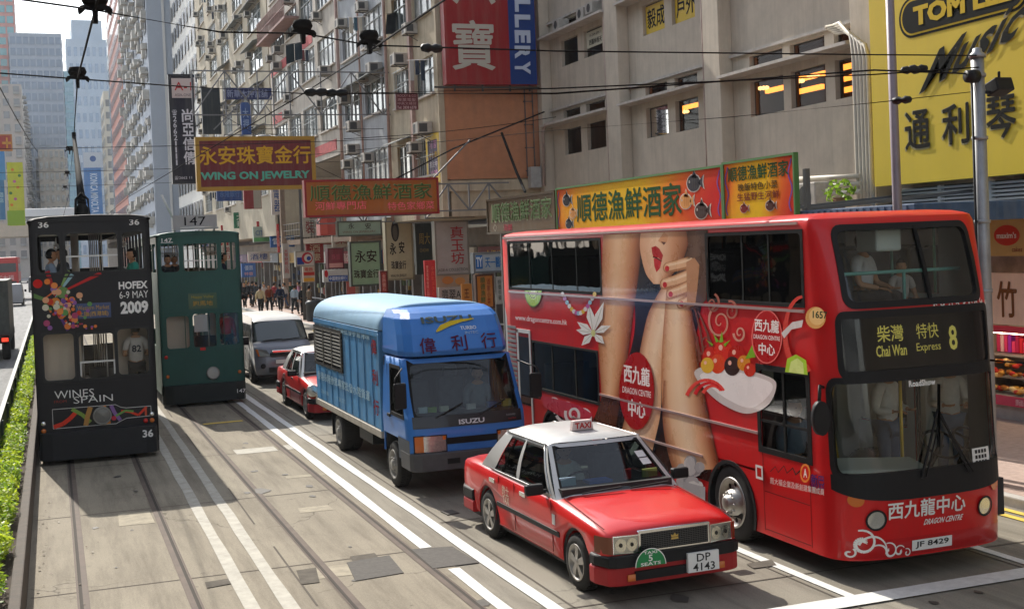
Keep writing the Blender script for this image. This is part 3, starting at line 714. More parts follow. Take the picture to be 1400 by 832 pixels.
b = MB(); b.box(9.85, 10.35, 14.2, 14.3, .5, 2.2); b.box(8.1, 9.0, 14.4, 14.5, .5, 2.3); b.build('partition', mat('panel_cream', (.74, .73, .64), .6), bus, world=True)
b = MB()
for x in (8.9, 9.55):
    p0, p1 = SB(uF(x), 1.12, .04), SB(uF(x+(.3 if x < 9.2 else -.35)), 1.85, .035)
    b.bar(p0, p1, .022); b.bar(p0+Vector((.06, 0, 0)), p1+Vector((.03, 0, -.1)), .014); m_ = (p0+p1)/2
    b.bar(p1+Vector((.02, -.005, .28)), p1+Vector((-.01, -.005, -.42)), .03, .02)
b.build('wiper', M_BLK, bus, world=True)
# lamps, plates, mirror
for x, dy in ((8.34, 0), (9.80, 0)):
    f = lambda a, c, d, x=x: SB(uF(x+a), .70+c, .012+d)
    lb = MB(); disc(lb, lambda a, c, d: f(a, c, .0), 0, 0, .10); o = lb.build('headlight', M_LAMP, bus, world=True)
    lr = MB(); k = 20
    o_ = [(.118*math.cos(2*math.pi*i/k), .118*math.sin(2*math.pi*i/k)) for i in range(k)]; i_ = [(.096*math.cos(2*math.pi*i/k), .096*math.sin(2*math.pi*i/k)) for i in range(k)]
    lr.ring(lambda a, c: f(a, c, .008), o_, i_); lr.ring(lambda a, c: f(a, c, .008), o_, [(a*.999, c*.999) for a, c in o_])
    q = lr.build('headlight_ring', M_BLK, o); q.data.transform(Matrix.Translation(-bus.location))
    lb = MB(); disc(lb, lambda a, c, d: SB(uF(x+a+(-.2 if x < 9 else .18)), .93+c, .012), 0, 0, .075); lb.build('indicator', M_AMB, bus, world=True)
b = MB(); f = lambda a, c, d: SB(uF(9.05+a), .37+c, .016+d)
b.grid(lambda a, c: f(a, c, 0), frange(-.27, .27, 6), [-.06, .06]); pl_ = b.build('number_plate', M_PLATE, bus, world=True)
b = MB(); text(b, 'JF 8429', lambda a, c, d: f(a, c, .003), .45, .08, .02); q = b.build('plate_number', mat('ink_black', (.015, .015, .015), .5), pl_); q.data.transform(Matrix.Translation(-bus.location))
M_INKW = mat('white_lettering', (.78, .77, .74), .45)
b = MB(); text(b, '西九龍中心', lambda a, c, d: SB(uF(8.98+a), .79+c, .020+d), 1.02, .19, .035)
text(b, 'DRAGON CENTRE', lambda a, c, d: SB(uF(9.20+a), .62+c, .016+d), .52, .065, .02, slant=.05); b.build('front_lettering', M_INKW, bus, world=True)
b = MB(); text(b, '1657', lambda a, c, d: SB(uF(8.36+a), 1.0+c, .010), .24, .085, .01); b.build('fleet_number', mat('fleet_number_gold', (.30, .13, .02), .5), bus, world=True)
M_LED = mat('led_yellow', (.55, .5, .08), .5, emit=(.75, .68, .16), es=.16)
b = MB(); ld = lambda x, z: (lambda a, c, d: SB(uF(x+a), z+c, -.024+d))
text(b, '柴灣', ld(8.70, 2.72), .34, .18, .01); text(b, '特快', ld(9.20, 2.72), .30, .17, .0)
text(b, 'Chai Wan', ld(8.70, 2.53), .40, .125, .02); text(b, 'Express', ld(9.20, 2.53), .33, .115, .0); text(b, '8', ld(9.55, 2.62), .12, .28, .02); b.build('destination_lettering', M_LED, bus, world=True)
b = MB(); text(b, 'RoadShow', lambda a, c, d: SB(uF(9.05+a), 2.15+c, -.002), .36, .07, .03); b.build('screen_sticker', M_INKW, bus, world=True)
b = MB(); b.grid(lambda a, c: SB(uF(9.8+a), 1.25+c, -.006), [-.14, 0, .14], [-.11, .11]); st_ = b.build('notice_sticker', M_WHITE, bus, world=True)
b = MB()
for i in range(4):
    for j in range(3): b.poly([SB(uF(9.70+.05*i+a), 1.18+.06*j+c, -.003) for a, c in ((0, 0), (.035, 0), (.035, .04), (0, .04))])
q = b.build('notice_print', MATS['ink_black'], st_); q.data.transform(Matrix.Translation(-bus.location))
mr = thing  # (mirrors are parts of the bus)
b = MB(); b.tube([(7.98, 11.75, 2.15), (7.80, 11.55, 2.2), (7.78, 11.55, 2.0)], .02, 6); o = b.build('mirror_arm', M_BLK, bus, world=True)
b = MB(); b.loft([[Vector((7.78, 11.55, 1.85))+Vector((a*.10, yy, c*.19)) for a, c in [(math.cos(t*math.pi/8), math.sin(t*math.pi/8)) for t in range(16)]] for yy in (-.06, .02)], close=True)
q = b.build('mirror', M_BLK, o); q.data.transform(Matrix.Translation(-bus.location))
b = MB(); b.tube([(10.2, 11.85, 2.3), (10.6, 11.45, 2.25), (10.9, 11.4, 2.2), (10.92, 11.4, 1.9)], .02, 6); o = b.build('mirror_arm', M_BLK, bus, world=True)
b = MB(); b.loft([[Vector((10.92, 11.4, 1.78))+Vector((a*.09, yy, c*.2)) for a, c in [(math.cos(t*math.pi/8), math.sin(t*math.pi/8)) for t in range(16)]] for yy in (-.06, .02)], close=True)
q = b.build('mirror', M_BLK, o); q.data.transform(Matrix.Translation(-bus.location))
b = MB(); b.box(BX0-.02, BX0+.01, 13.02, 13.14, .93, 1.06); o = b.build('side_marker', M_REDL, bus, world=True, bevel=.01)
b = MB(); b.ring(lambda y, z: (BX0-.022, y, z), [(13.0, .91), (13.16, .91), (13.16, 1.08), (13.0, 1.08)], [(13.03, .94), (13.13, .94), (13.13, 1.05), (13.03, 1.05)]); q = b.build('marker_rim', M_WHITE, o); q.data.transform(Matrix.Translation(-bus.location))
# panel seams
b = MB()
for y, z0, z1 in ((13.02, .3, 2.9), (12.03, .3, 1.3), (15.2, .3, 1.45), (17.0, .3, 1.3)): b.box(BX0-.0015, BX0+.001, y-.006, y+.006, z0, z1)
for y0, y1, z in ((13.0, 12.05, .78), (13.0, 12.05, .32)): b.box(BX0-.0015, BX0+.001, y1, y0, z-.005, z+.005)
for x in (8.62, 9.72): b.bar(SB(uF(x), .30, .0), SB(uF(x), 1.0, .0), .008, .006)
b.build('panel_seams', mat('seam_dark_red', (.16, .004, .005), .6), bus, world=True)

# ------------------------------------------------------------------ printed advert on the side (drawn on the side plane, layer upon layer)
M_AD = mat('advert_print', attr=True, rough=.28, coat=.5, var=.03, scale=2)
class Art:
    def __init__(s, X): s.X = X; s.k = 0; s.mb = MB()
    def P(s, x, y):
        p = onX(x, y, s.X); return Vector((s.X-.004-.0001*s.k, p.y, min(p.z, 3.955)))
    def nxt(s): s.k += 1
    def poly(s, pts, col, lay=None):
        s.mb.poly([s.P(*p) for p in pts], col=lin(col)); s.nxt()
    def strip(s, L, Rr, ramp, n=12):      # bands between a left and a right edge, colours across
        m = 24
        def samp(e, t):
            ys = t*(len(e)-1); i = min(int(ys), len(e)-2); f = ys-i
            p0, p1, p2, p3 = e[max(i-1, 0)], e[i], e[i+1], e[min(i+2, len(e)-1)]
            return tuple(.5*(2*p1[q]+(p2[q]-p0[q])*f+(2*p0[q]-5*p1[q]+4*p2[q]-p3[q])*f*f+(3*p1[q]-p0[q]-3*p2[q]+p3[q])*f**3) for q in (0, 1))
        rc = [(t, lin(c)) for t, c in ramp]
        def colr(t):
            return tuple(interp([(a, c[q]) for a, c in rc], t) for q in range(4))
        for j in range(m):
            l0, l1, r0, r1 = samp(L, j/m), samp(L, (j+1)/m), samp(Rr, j/m), samp(Rr, (j+1)/m)
            for i in range(n):
                a, c = i/n, (i+1)/n
                q = [(lerp(l0[0], r0[0], a), lerp(l0[1], r0[1], a)), (lerp(l0[0], r0[0], c), lerp(l0[1], r0[1], c)), (lerp(l1[0], r1[0], c), lerp(l1[1], r1[1], c)), (lerp(l1[0], r1[0], a), lerp(l1[1], r1[1], a))]
                ca, cc = colr(a), colr(c)
                s.mb.face([s.mb.vid(s.P(*p)) for p in q], False, [ca, cc, cc, ca])
        s.nxt()
    def ell(s, cx, cy, rx, ry, col, n=24, rot=0):
        s.poly([(cx+rx*math.cos(t)*math.cos(rot)-ry*math.sin(t)*math.sin(rot), cy+rx*math.cos(t)*math.sin(rot)+ry*math.sin(t)*math.cos(rot)) for t in [2*math.pi*k/n for k in range(n)]], col)
    def line(s, pts, w, col, w2=None):
        m = len(pts); col = lin(col); L, Q = [], []
        for i, p in enumerate(pts):
            a, b_ = pts[max(i-1, 0)], pts[min(i+1, m-1)]; dx, dy = b_[0]-a[0], b_[1]-a[1]; l = math.hypot(dx, dy) or 1
            ww = (lerp(w, w2, i/(m-1)) if w2 is not None else w)/2; L.append((p[0]-dy/l*ww, p[1]+dx/l*ww)); Q.append((p[0]+dy/l*ww, p[1]-dx/l*ww))
        for i in range(m-1): s.mb.poly([s.P(*L[i]), s.P(*L[i+1]), s.P(*Q[i+1]), s.P(*Q[i])], col=col)
        s.nxt()
    def spiral(s, cx, cy, r0, r1, turns, w, col, a0=0, w2=None, asp=1.0):
        n = int(20*abs(turns))+4
        s.line([(cx+lerp(r0, r1, k/n)*math.cos(a0+2*math.pi*turns*k/n)*asp, cy+lerp(r0, r1, k/n)*math.sin(a0+2*math.pi*turns*k/n)) for k in range(n+1)], w, col, w2)
    def text(s, body, cx, cy, w, h, col, bold=.0, tilt=0.0):
        def f(a, b_, d): return s.P(cx+a, cy-b_+a*tilt)-Vector((d*.05, 0, 0))
        text(s.mb, body, f, w, h, bold, 0, lin(col)); s.nxt()
ad = Art(BX0)
SK = [(0, '#a5643f'), (.15, '#cf9468'), (.38, '#e9bd93'), (.6, '#dca67a'), (.82, '#b4704a'), (1, '#6d3520')]
SK2 = [(0, '#b87a50'), (.2, '#ebc49c'), (.45, '#f2d3b0'), (.7, '#dba67c'), (.9, '#9a5836'), (1, '#55281a')]
ad.strip([(868, 322), (866, 380), (868, 450), (852, 520), (842, 580), (838, 610)], [(966, 314), (962, 400), (950, 480), (960, 560), (968, 610), (975, 660)], [(0, '#2a1d1c'), (.4, '#1b1a22'), (1, '#2c1613')])
ad.strip([(825, 316), (822, 390), (818, 450), (820, 500), (822, 545), (812, 600)], [(878, 318), (874, 370), (866, 430), (858, 490), (848, 540), (838, 600)], SK)
ad.poly([(824, 540), (848, 545), (838, 612), (800, 600), (815, 565)], '#5b3526')
ad.strip([(877, 312), (875, 335), (878, 355), (884, 375), (894, 388)], [(940, 309), (942, 325), (938, 345), (928, 365), (908, 388)], [(0, '#d9a07a'), (.35, '#efc7a4'), (.7, '#c98d66'), (1, '#7c4429')])
ad.poly([(908, 312), (914, 322), (912, 331), (905, 333), (900, 329)], '#d09368'); ad.poly([(904, 330), (911, 331), (908, 335)], '#5d2b1e')
ad.poly([(891, 338), (897, 336), (902, 340), (907, 349), (905, 356), (900, 352), (894, 352), (892, 346)], '#b01c22'); ad.poly([(894, 353), (900, 353), (905, 357), (903, 366), (898, 372), (895, 364)], '#c42a30'); ad.line([(893, 351), (899, 353), (905, 357)], 1.5, '#4c0a0d')
ad.strip([(938, 311), (941, 335), (936, 355), (926, 372), (940, 420)], [(968, 309), (968, 340), (967, 370), (966, 400), (955, 425)], [(0, '#54382c'), (.4, '#6d5244'), (1, '#453029')])
ad.strip([(908, 388), (888, 425), (878, 465), (870, 510), (862, 545), (850, 590), (842, 640)], [(940, 392), (924, 430), (912, 470), (905, 510), (904, 560), (896, 600), (884, 650)], [(0, '#a76c48'), (.25, '#e8bf98'), (.6, '#f1d4b2'), (1, '#d9a67c')])
ad.strip([(900, 610), (905, 590), (912, 600), (915, 620), (917, 640)], [(882, 655), (890, 640), (900, 640), (908, 645), (912, 655)], [(0, '#2a1714'), (1, '#3d2018')])
ad.strip([(912, 392), (908, 440), (905, 490), (905, 535), (908, 575), (917, 610), (925, 645)], [(942, 402), (949, 440), (955, 490), (962, 530), (969, 565), (976, 600), (985, 640)], SK2)
ad.strip([(908, 520), (906, 560), (908, 590), (914, 620), (922, 648)], [(912, 520), (914, 560), (919, 590), (928, 620), (938, 648)], [(0, '#8a5034'), (1, '#d8a57c')])
for (a, c, w, nail) in (([(965, 352), (945, 358), (925, 363), (912, 366)], 0, 15, (914, 366)), ([(962, 370), (942, 377), (924, 384), (908, 388)], 0, 16, (911, 388)), ([(960, 386), (942, 392), (928, 398), (916, 402)], 0, 15, (919, 401)), ([(958, 402), (948, 408), (938, 413), (930, 416)], 0, 13, (934, 414))):
    a = [(945, a[0][1]+3)]+a[1:]; ad.line(a, w*1.15, '#b07850', w*.95); ad.ell(a[-1][0], a[-1][1], w*.34, w*.46, '#b07850', 14); ad.line([(x, y-1) for x, y in a], w*.85, '#dfae86', w*.68); ad.ell(a[-1][0]+.5, a[-1][1]-.5, w*.26, w*.36, '#dfae86', 14); ad.line([(x, y-3) for x, y in a], w*.25, '#efcaa6', w*.2); ad.ell(nail[0]-1.5, nail[1]+1, 3.0, 4.0, '#c01a22', 14)
ad.poly([(939, 358), (950, 352), (958, 362), (956, 395), (950, 418), (940, 420)], '#b98560'); ad.poly([(950, 352), (968, 345), (966, 410), (950, 425), (954, 395), (957, 362)], '#5a4033')
for cx, cy, r, t, c in ((985, 440, 24, 1.6, '#c98a76'), (1000, 425, 14, -1.4, '#b56a5a'), (965, 470, 18, 1.5, '#8d4a3c'), (975, 415, 14, -1.3, '#a5604f'), (1012, 455, 12, 1.4, '#d39a86')): ad.spiral(cx, cy, 2, r, t, 1.4, c, .6, 3.2, .7)
for q in ([(950, 420), (958, 450), (962, 480), (966, 500)], [(955, 425), (968, 455), (975, 490)], [(948, 440), (955, 470), (958, 495)]): ad.line(q, 2, '#7d4436', 4)
# bowl, fruit
def blob(pts, col, n=6):
    m = len(pts); o = []
    for i in range(m):
        p0, p1, p2, p3 = pts[i-1], pts[i], pts[(i+1) % m], pts[(i+2) % m]
        for k in range(n):
            f = k/n; o.append(tuple(.5*(2*p1[q]+(p2[q]-p0[q])*f+(2*p0[q]-5*p1[q]+4*p2[q]-p3[q])*f*f+(3*p1[q]-p0[q]-3*p2[q]+p3[q])*f**3) for q in (0, 1)))
    ad.poly(o, col)
blob([(950, 508), (975, 499), (1015, 504), (1055, 516), (1062, 530), (1050, 554), (1022, 565), (990, 553), (965, 532)], '#cfc6c2'); blob([(958, 512), (985, 505), (1025, 512), (1056, 524), (1050, 542), (1026, 557), (995, 545), (970, 526)], '#efe9e6')
for k in range(3): ad.spiral(975-4*k, 545+6*k, 18+10*k, 18+10*k, .32, 5, '#d8242a' if k % 2 else '#e8493f', 3.6, 3, .8)
for cx, cy, r, c in ((973, 488, 12, '#c92a1e'), (990, 480, 13, '#d8301f'), (1008, 486, 12, '#b51f17'), (982, 497, 11, '#dd4a26'), (1002, 500, 11, '#3a2420'), (1018, 496, 9, '#d98a2b'), (968, 499, 9, '#e0b13a'), (1026, 505, 8, '#c8321f')):
    ad.ell(cx, cy, r, r*1.2, c, 18); ad.ell(cx-r*.3, cy-r*.4, r*.22, r*.3, '#f3b6a2', 10)
for q in ([(980, 468), (976, 455), (984, 466)], [(984, 468), (988, 452), (990, 467)], [(976, 470), (966, 464), (975, 473)], [(990, 470), (1000, 464), (992, 474)], [(1020, 490), (1030, 470), (1034, 488)]): ad.poly(q, '#7fb02c')
# lily, necklace, kiwi
for a, l in ((-2.6, 26), (-1.75, 36), (-1.2, 40), (-.35, 26), (.7, 20), (2.4, 22), (3.3, 24)):
    cx, cy = 812, 455; dx, dy = math.cos(a), math.sin(a)*1.15
    ad.poly([(cx, cy), (cx+dx*l*.5-dy*5, cy+dy*l*.5+dx*5), (cx+dx*l, cy+dy*l), (cx+dx*l*.55+dy*5, cy+dy*l*.55-dx*5)], '#e9e6e0'); ad.line([(cx, cy), (cx+dx*l*.8, cy+dy*l*.8)], .9, '#b9b8a8')
ad.ell(812, 455, 3, 5, '#cfd08a', 10)
for k in range(15): t = k/14; ad.ell(770+44*t, 402+26*math.sin(math.pi*t), 2.6, 3.2, ['#dcd3cf', '#b8579c', '#8fb6c9', '#e3ded8', '#d8b13c'][k % 5], 10)
for r, c in ((13, '#5d7a1e'), (12, '#a9c63c'), (7, '#cfdf7a'), (3, '#eef0c8')): ad.poly([(730+r*.92*math.cos(R(t)), 397+r*1.75*math.sin(R(t))) for t in range(0, 181, 12)], c)
for k in range(9): a = R(10+20*k); ad.ell(730+6*math.cos(a), 397+10*math.sin(a), .7, 1.1, '#2a2a12', 6)
ad.poly([(738, 322), (748, 314), (752, 322), (746, 325)], '#8fae2e')
ad.text('www.dragoncentre.com.hk', 741, 438, 71, 9.5, '#ece4e0', .015, .10)
# swirls low on the side and white curl near the roof
for cx, cy, r, t in ((775, 560, 18, 1.4), (800, 572, 14, -1.4), (757, 552, 12, 1.2), (815, 590, 10, 1.2)): ad.spiral(cx, cy, 2, r, t, 2, '#e8dcdc', .2, 4, .8)
ad.poly([(742, 540), (790, 552), (812, 566), (800, 580), (770, 570), (745, 556)], '#c9344a'); ad.spiral(785, 566, 3, 14, 1.4, 3, '#f0e6e6', 1, 4, .8)
ad.line([(722, 323), (730, 317), (741, 315)], 3, '#e8d6d2'); ad.line([(757, 314), (762, 319), (766, 322)], 3, '#e8d6d2')
# red roundels with the centre's name
for cx, cy, rx, ry in ((1050, 460, 21, 37), (872, 534, 24, 53)):
    ad.ell(cx, cy, rx, ry, '#b3161b' if cx > 900 else '#a8181a', 32)
    if cx > 900: ad.spiral(cx, cy, ry-1, ry-1, 1, 1.6, '#e9716b', 0, 1.6, rx/ry)
    k = ry/37; tl = .10 if cx > 900 else .2
    ad.text('西九龍', cx, cy-15*k, 33 if cx > 900 else 35, 17*k, '#f1ece8', .035, tl); ad.text('DRAGON CENTRE', cx, cy+1*k, 36 if cx > 900 else 39, 6*k, '#f1ece8', .01, tl); ad.text('中心', cx, cy+17*k, 22 if cx > 900 else 23, 16*k, '#f1ece8', .035, tl)
# lime, big fruit ring near the front, spoon
ad.spiral(1100, 455, 50, 50, .55, 10, '#d2443a', 1.2, 4, .5); ad.ell(1117, 434, 14, 15, '#d9a05a', 20); ad.ell(1119, 432, 11, 12, '#e8bd7c', 20)
ad.poly([(1075, 508), (1078, 490), (1090, 484), (1104, 492), (1106, 512)], '#a9cf3a'); ad.poly([(1080, 508), (1083, 494), (1092, 489), (1100, 496), (1101, 511)], '#d5e48a')
ad.poly([(1070, 455), (1085, 440), (1100, 437), (1098, 447), (1084, 450), (1074, 462)], '#d8cfcc')
ad.text('1657', 1123, 430, 20, 10, '#1d3a1f', .02, .06)
# fluffy white pedestal by the front wheel
for k in range(26):
    a = random.random()*6.28; ad.ell(946+20*math.cos(a)*random.random()**.5, 652+24*math.sin(a)*random.random()**.5, random.uniform(5, 10), random.uniform(6, 12), random.choice(['#b9b6b6', '#a7a4a6', '#cbc8c6', '#8f8c90']), 9)
ad.poly([(926, 655), (966, 665), (966, 690), (948, 682), (928, 668)], '#a09da0')
# operator's name
ad.line([(1055, 644), (1062, 637), (1066, 645), (1074, 636), (1078, 646), (1086, 639), (1090, 648), (1097, 642)], 1.2, '#2d2a28', 2.6)
ad.ell(1103, 646, 7, 13, '#e98a3a', 20); ad.ell(1103, 646, 5, 10, '#cf2a1d', 20); ad.text('A', 1103, 646, 5, 12, '#f0e6dc', .03, .1)
ad.text('新巴', 1120, 655, 18, 13, '#2c2a6a', .03, .17); ad.text('FIRST BUS', 1120, 664, 18, 5, '#2c2a6a', .02, .17); ad.text('周大福企業及新創建集團成員', 1092, 664, 74, 9, '#dcd6cf', .0, .22)
# scroll at the front lower corner
ad.mb.build('side_advert', M_AD, bus, world=True)
b = MB()
def fsp(cx, cz, r0, r1, turns, w0, w1, a0):
    n = 26; P_ = [(cx+lerp(r0, r1, k/n)*math.cos(a0+2*math.pi*turns*k/n), cz+lerp(r0, r1, k/n)*math.sin(a0+2*math.pi*turns*k/n), lerp(w0, w1, k/n)) for k in range(n+1)]
    for p, q in zip(P_, P_[1:]):
        dx, dz = q[0]-p[0], q[1]-p[1]; l = math.hypot(dx, dz) or 1; nx, nz = -dz/l/2, dx/l/2
        b.poly([SB(uF(p[0]+nx*p[2]), p[1]+nz*p[2], .011), SB(uF(q[0]+nx*q[2]), q[1]+nz*q[2], .011), SB(uF(q[0]-nx*q[2]), q[1]-nz*q[2], .011), SB(uF(p[0]-nx*p[2]), p[1]-nz*p[2], .011)])
for a in ((8.2, .45, .02, .15, 1.3, .05, .02, 0), (8.28, .36, .14, .19, -.45, .03, .012, 2.6), (8.5, .34, .02, .10, 1.0, .035, .012, 2.0), (8.62, .33, .015, .07, -1.0, .03, .01, .5), (8.08, .34, .01, .06, 1, .02, .02, 1), (8.72, .30, .01, .05, 1.0, .02, .01, 2), (8.4, .30, .06, .16, .4, .03, .01, .2)): fsp(*a)
for k in range(9): fsp(9.32+.1*k, 3.0+.012*math.sin(k*2), .008, .035, .8*(-1)**k, .02, .01, k)
b.build('scroll_print', M_INKW, bus, world=True)
# ------------------------------------------------------------------ saloon taxis
def bool_cut(o, cutters):
    for c in cutters:
        md = o.modifiers.new('cut', 'BOOLEAN'); md.operation = 'DIFFERENCE'; md.object = c; md.solver = 'EXACT'
    bpy.context.view_layer.update()
    dg = bpy.context.evaluated_depsgraph_get(); me = bpy.data.meshes.new_from_object(o.evaluated_get(dg))
    o.modifiers.clear(); old = o.data; o.data = me; bpy.data.meshes.remove(old)
    for c in cutters: m_ = c.data; bpy.data.objects.remove(c); bpy.data.meshes.remove(m_)
M_TAXI = mat('taxi_red_paint', (.56, .006, .007), .32, coat=.4, spec=.35, var=.06, scale=1.5)
M_SILV = mat('taxi_silver_roof', (.50, .50, .49), .38, metal=.25, coat=.3, var=.05, scale=2)
def make_taxi(label, loc, detail=True):
    t = thing('taxi', label, 'taxi', loc)
    ST = [(-2.33, .70, .34, .64, .66), (-2.30, .78, .30, .70, .73), (-2.22, .822, .26, .745, .78), (-1.9, .84, .22, .80, .825), (-1.4, .845, .2, .85, .875), (-1.02, .8475, .2, .885, .915), (-.9, .8475, .2, .89, .90),
          (.3, .8475, .2, .90, .90), (1.35, .8475, .2, .915, .915), (1.55, .845, .2, .92, .95), (1.9, .84, .24, .915, .945), (2.2, .825, .30, .90, .93), (2.31, .79, .34, .87, .90), (2.345, .72, .38, .80, .83)]
    secs = []
    for y, w, zb, zs, zt in ST:
        h = [(-w*.90, zb), (-w*.97, zb+.06), (-w*.992, lerp(zb, zs, .35)), (-w, lerp(zb, zs, .55)), (-w*.992, lerp(zb, zs, .82)), (-w*.972, zs-.02), (-w*.935, zs+.006), (-w*.80, lerp(zs, zt, .75)), (-w*.74, zt+.004), (-w*.4, zt+.016), (0, zt+.02)]
        secs.append([(x, y, z) for x, z in h] + [(-x, y, z) for x, z in h[-2::-1]])
    b = MB(); b.loft(secs, close=True); body = b.build('body', M_TAXI, t, merge=True)
    for y in (-1.60, 1.22):
        cut = []
        for sx in (-1, 1):
            c = MB(); c.lathe([(0, -.16), (.385, -.16), (.385, .16), (0, .16)], (sx*.80, y, .31), (1, 0, 0), 36, smooth=False); cut.append(c.build('cut', M_BLK, t, merge=True))
        bool_cut(body, cut)
    # arches, sills
    b = MB()
    for y in (-1.60, 1.22):
        for sx in (-1, 1):
            arc = [(y+.385*math.cos(R(a)), .31+.385*math.sin(R(a))) for a in range(-14, 195, 11)]; arc2 = [(y+.35*math.cos(R(a)), .31+.35*math.sin(R(a))) for a in range(-14, 195, 11)]
            x = sx*.822
            for k in range(len(arc)-1): b.poly([(x, *arc[k]), (x, *arc[k+1]), (x-sx*.02, *arc2[k+1]), (x-sx*.02, *arc2[k])])
            b.poly([(sx*.63, *p) for p in arc])
    b.build('wheel_arches', M_BLK, t)
    b = MB(); b.box(-.78, .78, -2.0, 2.1, .19, .24); b.build('underbody', M_BLK, t)
    # cabin above the belt line
    AB, AT, CT, CB = -1.0, -.36, .98, 1.58
    def side(s):
        def f(u, v, off=0.0):
            yb, yt = lerp(AB, CB, u), lerp(AT, CT, u); k = math.sin(v*math.pi/2)
            return Vector((s*(lerp(.80, .615, v)+.03*math.sin(v*math.pi)+off), lerp(yb, yt, v), lerp(.895, 1.435, v)))
        return f
    def frontf(u, v, off=0.0):
        x = lerp(-lerp(.80, .615, v), lerp(.80, .615, v), u); bow = .10*(1-(2*u-1)**2)
        return Vector((x, lerp(AB, AT, v)-bow*(1-.45*v)-off, lerp(.895, 1.435, v)+off*.7))
    def rearf(u, v, off=0.0):
        x = lerp(-lerp(.80, .615, v), lerp(.80, .615, v), u); bow = .09*(1-(2*u-1)**2)
        return Vector((x, lerp(CB, CT, v)+bow*(1-.4*v)+off, lerp(.895, 1.435, v)+off*.7))
    win_s = [(.075, .452, .10, .90), (.50, .80, .10, .90)]
    b = MB()
    for s in (-1, 1): b.grid(lambda u, v: side(s)(u, v), merge(frange(0, 1, 12), *[h[:2] for h in win_s]), merge(frange(0, 1, 6), [.10, .90]), True, win_s)
    hw = (.055, .945, .07, .93)
    for f in (frontf, rearf): b.grid(lambda u, v: f(u, v), merge(frange(0, 1, 10), hw[:2]), merge([0, 1, .5], hw[2:]), True, [hw])
    # roof skin
    def roof(u, v):
        yF, yR = frontf(u, 1).y, rearf(u, 1).y; x = lerp(-.615, .615, u)
        e = (1-(2*u-1)**4)*(.035+.05*math.sin(math.pi*lerp(.06, .94, v))**.6); 
        if v in (0, 1): e = 0 if u in (0, 1) else .012
        return Vector((x, lerp(yF, yR, v), 1.435+e))
    b.grid(roof, frange(0, 1, 14), frange(0, 1, 14), True)
    cab = b.build('cabin_shell', M_SILV, t, merge=True)
    # panes and rubbers
    for s in (-1, 1):
        for h in win_s:
            g = MB(); g.grid(lambda u, v: side(s)(u, v, -.008), frange(h[0], h[1], 2), frange(h[2], h[3], 3)); g.build('window', G_TAXI, t)
    for f, nm in ((frontf, 'windscreen'), (rearf, 'rear_window')):
        g = MB(); g.grid(lambda u, v: f(u, v, -.006), frange(hw[0], hw[1], 10), frange(hw[2], hw[3], 3)); g.build(nm, G_CAR, t)
    fr = MB()
    for s in (-1, 1):
        for h in win_s: window(fr, side(s), *h, w=.035, wu=.009, r=.07, ru=.02, off=.003, inner=.02)
        fr.bar(side(s)(.69, .10, .002), side(s)(.69, .90, .002), .03, .02)
    for f in (frontf, rearf): window(fr, f, *hw, w=.035, wu=.014, r=.08, ru=.03, off=.003, inner=.015)
    fr.build('window_rubber', M_RUBT, t)
    # chrome gutter and belt
    b = MB()
    for s in (-1, 1):
        b.tube([side(s)(u, 1.0, .012) for u in frange(.0, 1, 10)], .010, 6); b.tube([side(s)(.04, v, .012) for v in frange(.06, 1, 6)], .009, 6)
        b.tube([side(s)(u, .075, .010) for u in frange(.07, .86, 10)], .008, 6)
    b.build('chrome_trim', mat('trim_silver', (.55, .55, .54), .25, metal=.9), t)
    # interior
    b = MB(); b.box(-.76, .76, -.95, 1.5, .90, .925); b.box(-.72, .72, -1.0, -.62, .90, 1.0); b.build('dashboard', M_DARKIN, t)
    for x in (-.36, .36):
        b = MB(); b.box(x-.25, x+.25, -.05, .12, .8, 1.22); b.box(x-.13, x+.13, -.03, .07, 1.2, 1.36); b.build('front_seat', M_SEAT, t, bevel=.04)
    b = MB(); b.box(-.62, .62, .95, 1.15, .8, 1.2); b.build('rear_seat', M_SEAT, t, bevel=.04)
    b = MB(); c0 = Vector((-.36, -.62, 1.0)); ax = Vector((0, .8, .6)); u_ = Vector((1, 0, 0)); v_ = ax.cross(u_)
    b.tube([c0+(u_*math.cos(k*math.pi/10)+v_*math.sin(k*math.pi/10))*.17 for k in range(21)], .013, 6, cap=False); b.bar(c0-u_*.16, c0+u_*.16, .03); b.build('steering_wheel', M_BLK, t)
    if detail:
        b = MB(); b.box(-.30, .0, -.86, -.66, 1.0, 1.03, col=lin('#2f62b8')); b.box(-.66, -.45, -.8, -.78, 1.0, 1.1, col=lin('#9db9c9')); b.box(.2, .28, -.8, -.75, 1.0, 1.12, col=lin('#9c1420')); b.box(.42, .62, -.82, -.80, 1.0, 1.1, col=lin('#7d8a4a')); b.build('dashboard_clutter', PRINT, t)
        b = MB()
        for v0, v1 in ((.60, .72), (.46, .58)): b.poly([frontf(u, v, -.001) for u, v in ((.83, v0), (.92, v0), (.92, v1), (.83, v1))])
        b.build('windscreen_sticker', M_WHITE, t)
        b = MB(); b.box(-.11, .11, -.42, -.40, 1.30, 1.37); b.build('rear_view_mirror', M_BLK, t)
    # bumpers, lamps, grille
    def bump(y0, sgn, z0, z1, out, m, name):
        b = MB(); L_ = []
        for u in frange(-1, 1, 20):
            x = .868*math.copysign(abs(u)**.85, u); yy = y0+sgn*(out+.02)*(1-abs(u)**9)**.5 if abs(u) < 1 else y0+.0*sgn
            L_.append((x, yy))
        yb = y0-sgn*(.12 if sgn < 0 else .38)
        ring = lambda z, k: [(x*k, y, z) for x, y in L_] + [(.868*k, yb, z), (-.868*k, yb, z)]
        b.loft([ring(z0, .98), ring(z0+.02, 1.0), ring(z1-.02, 1.0), ring(z1, .975)], close=True, smooth=False); return b.build(name, m, t, bevel=.008)
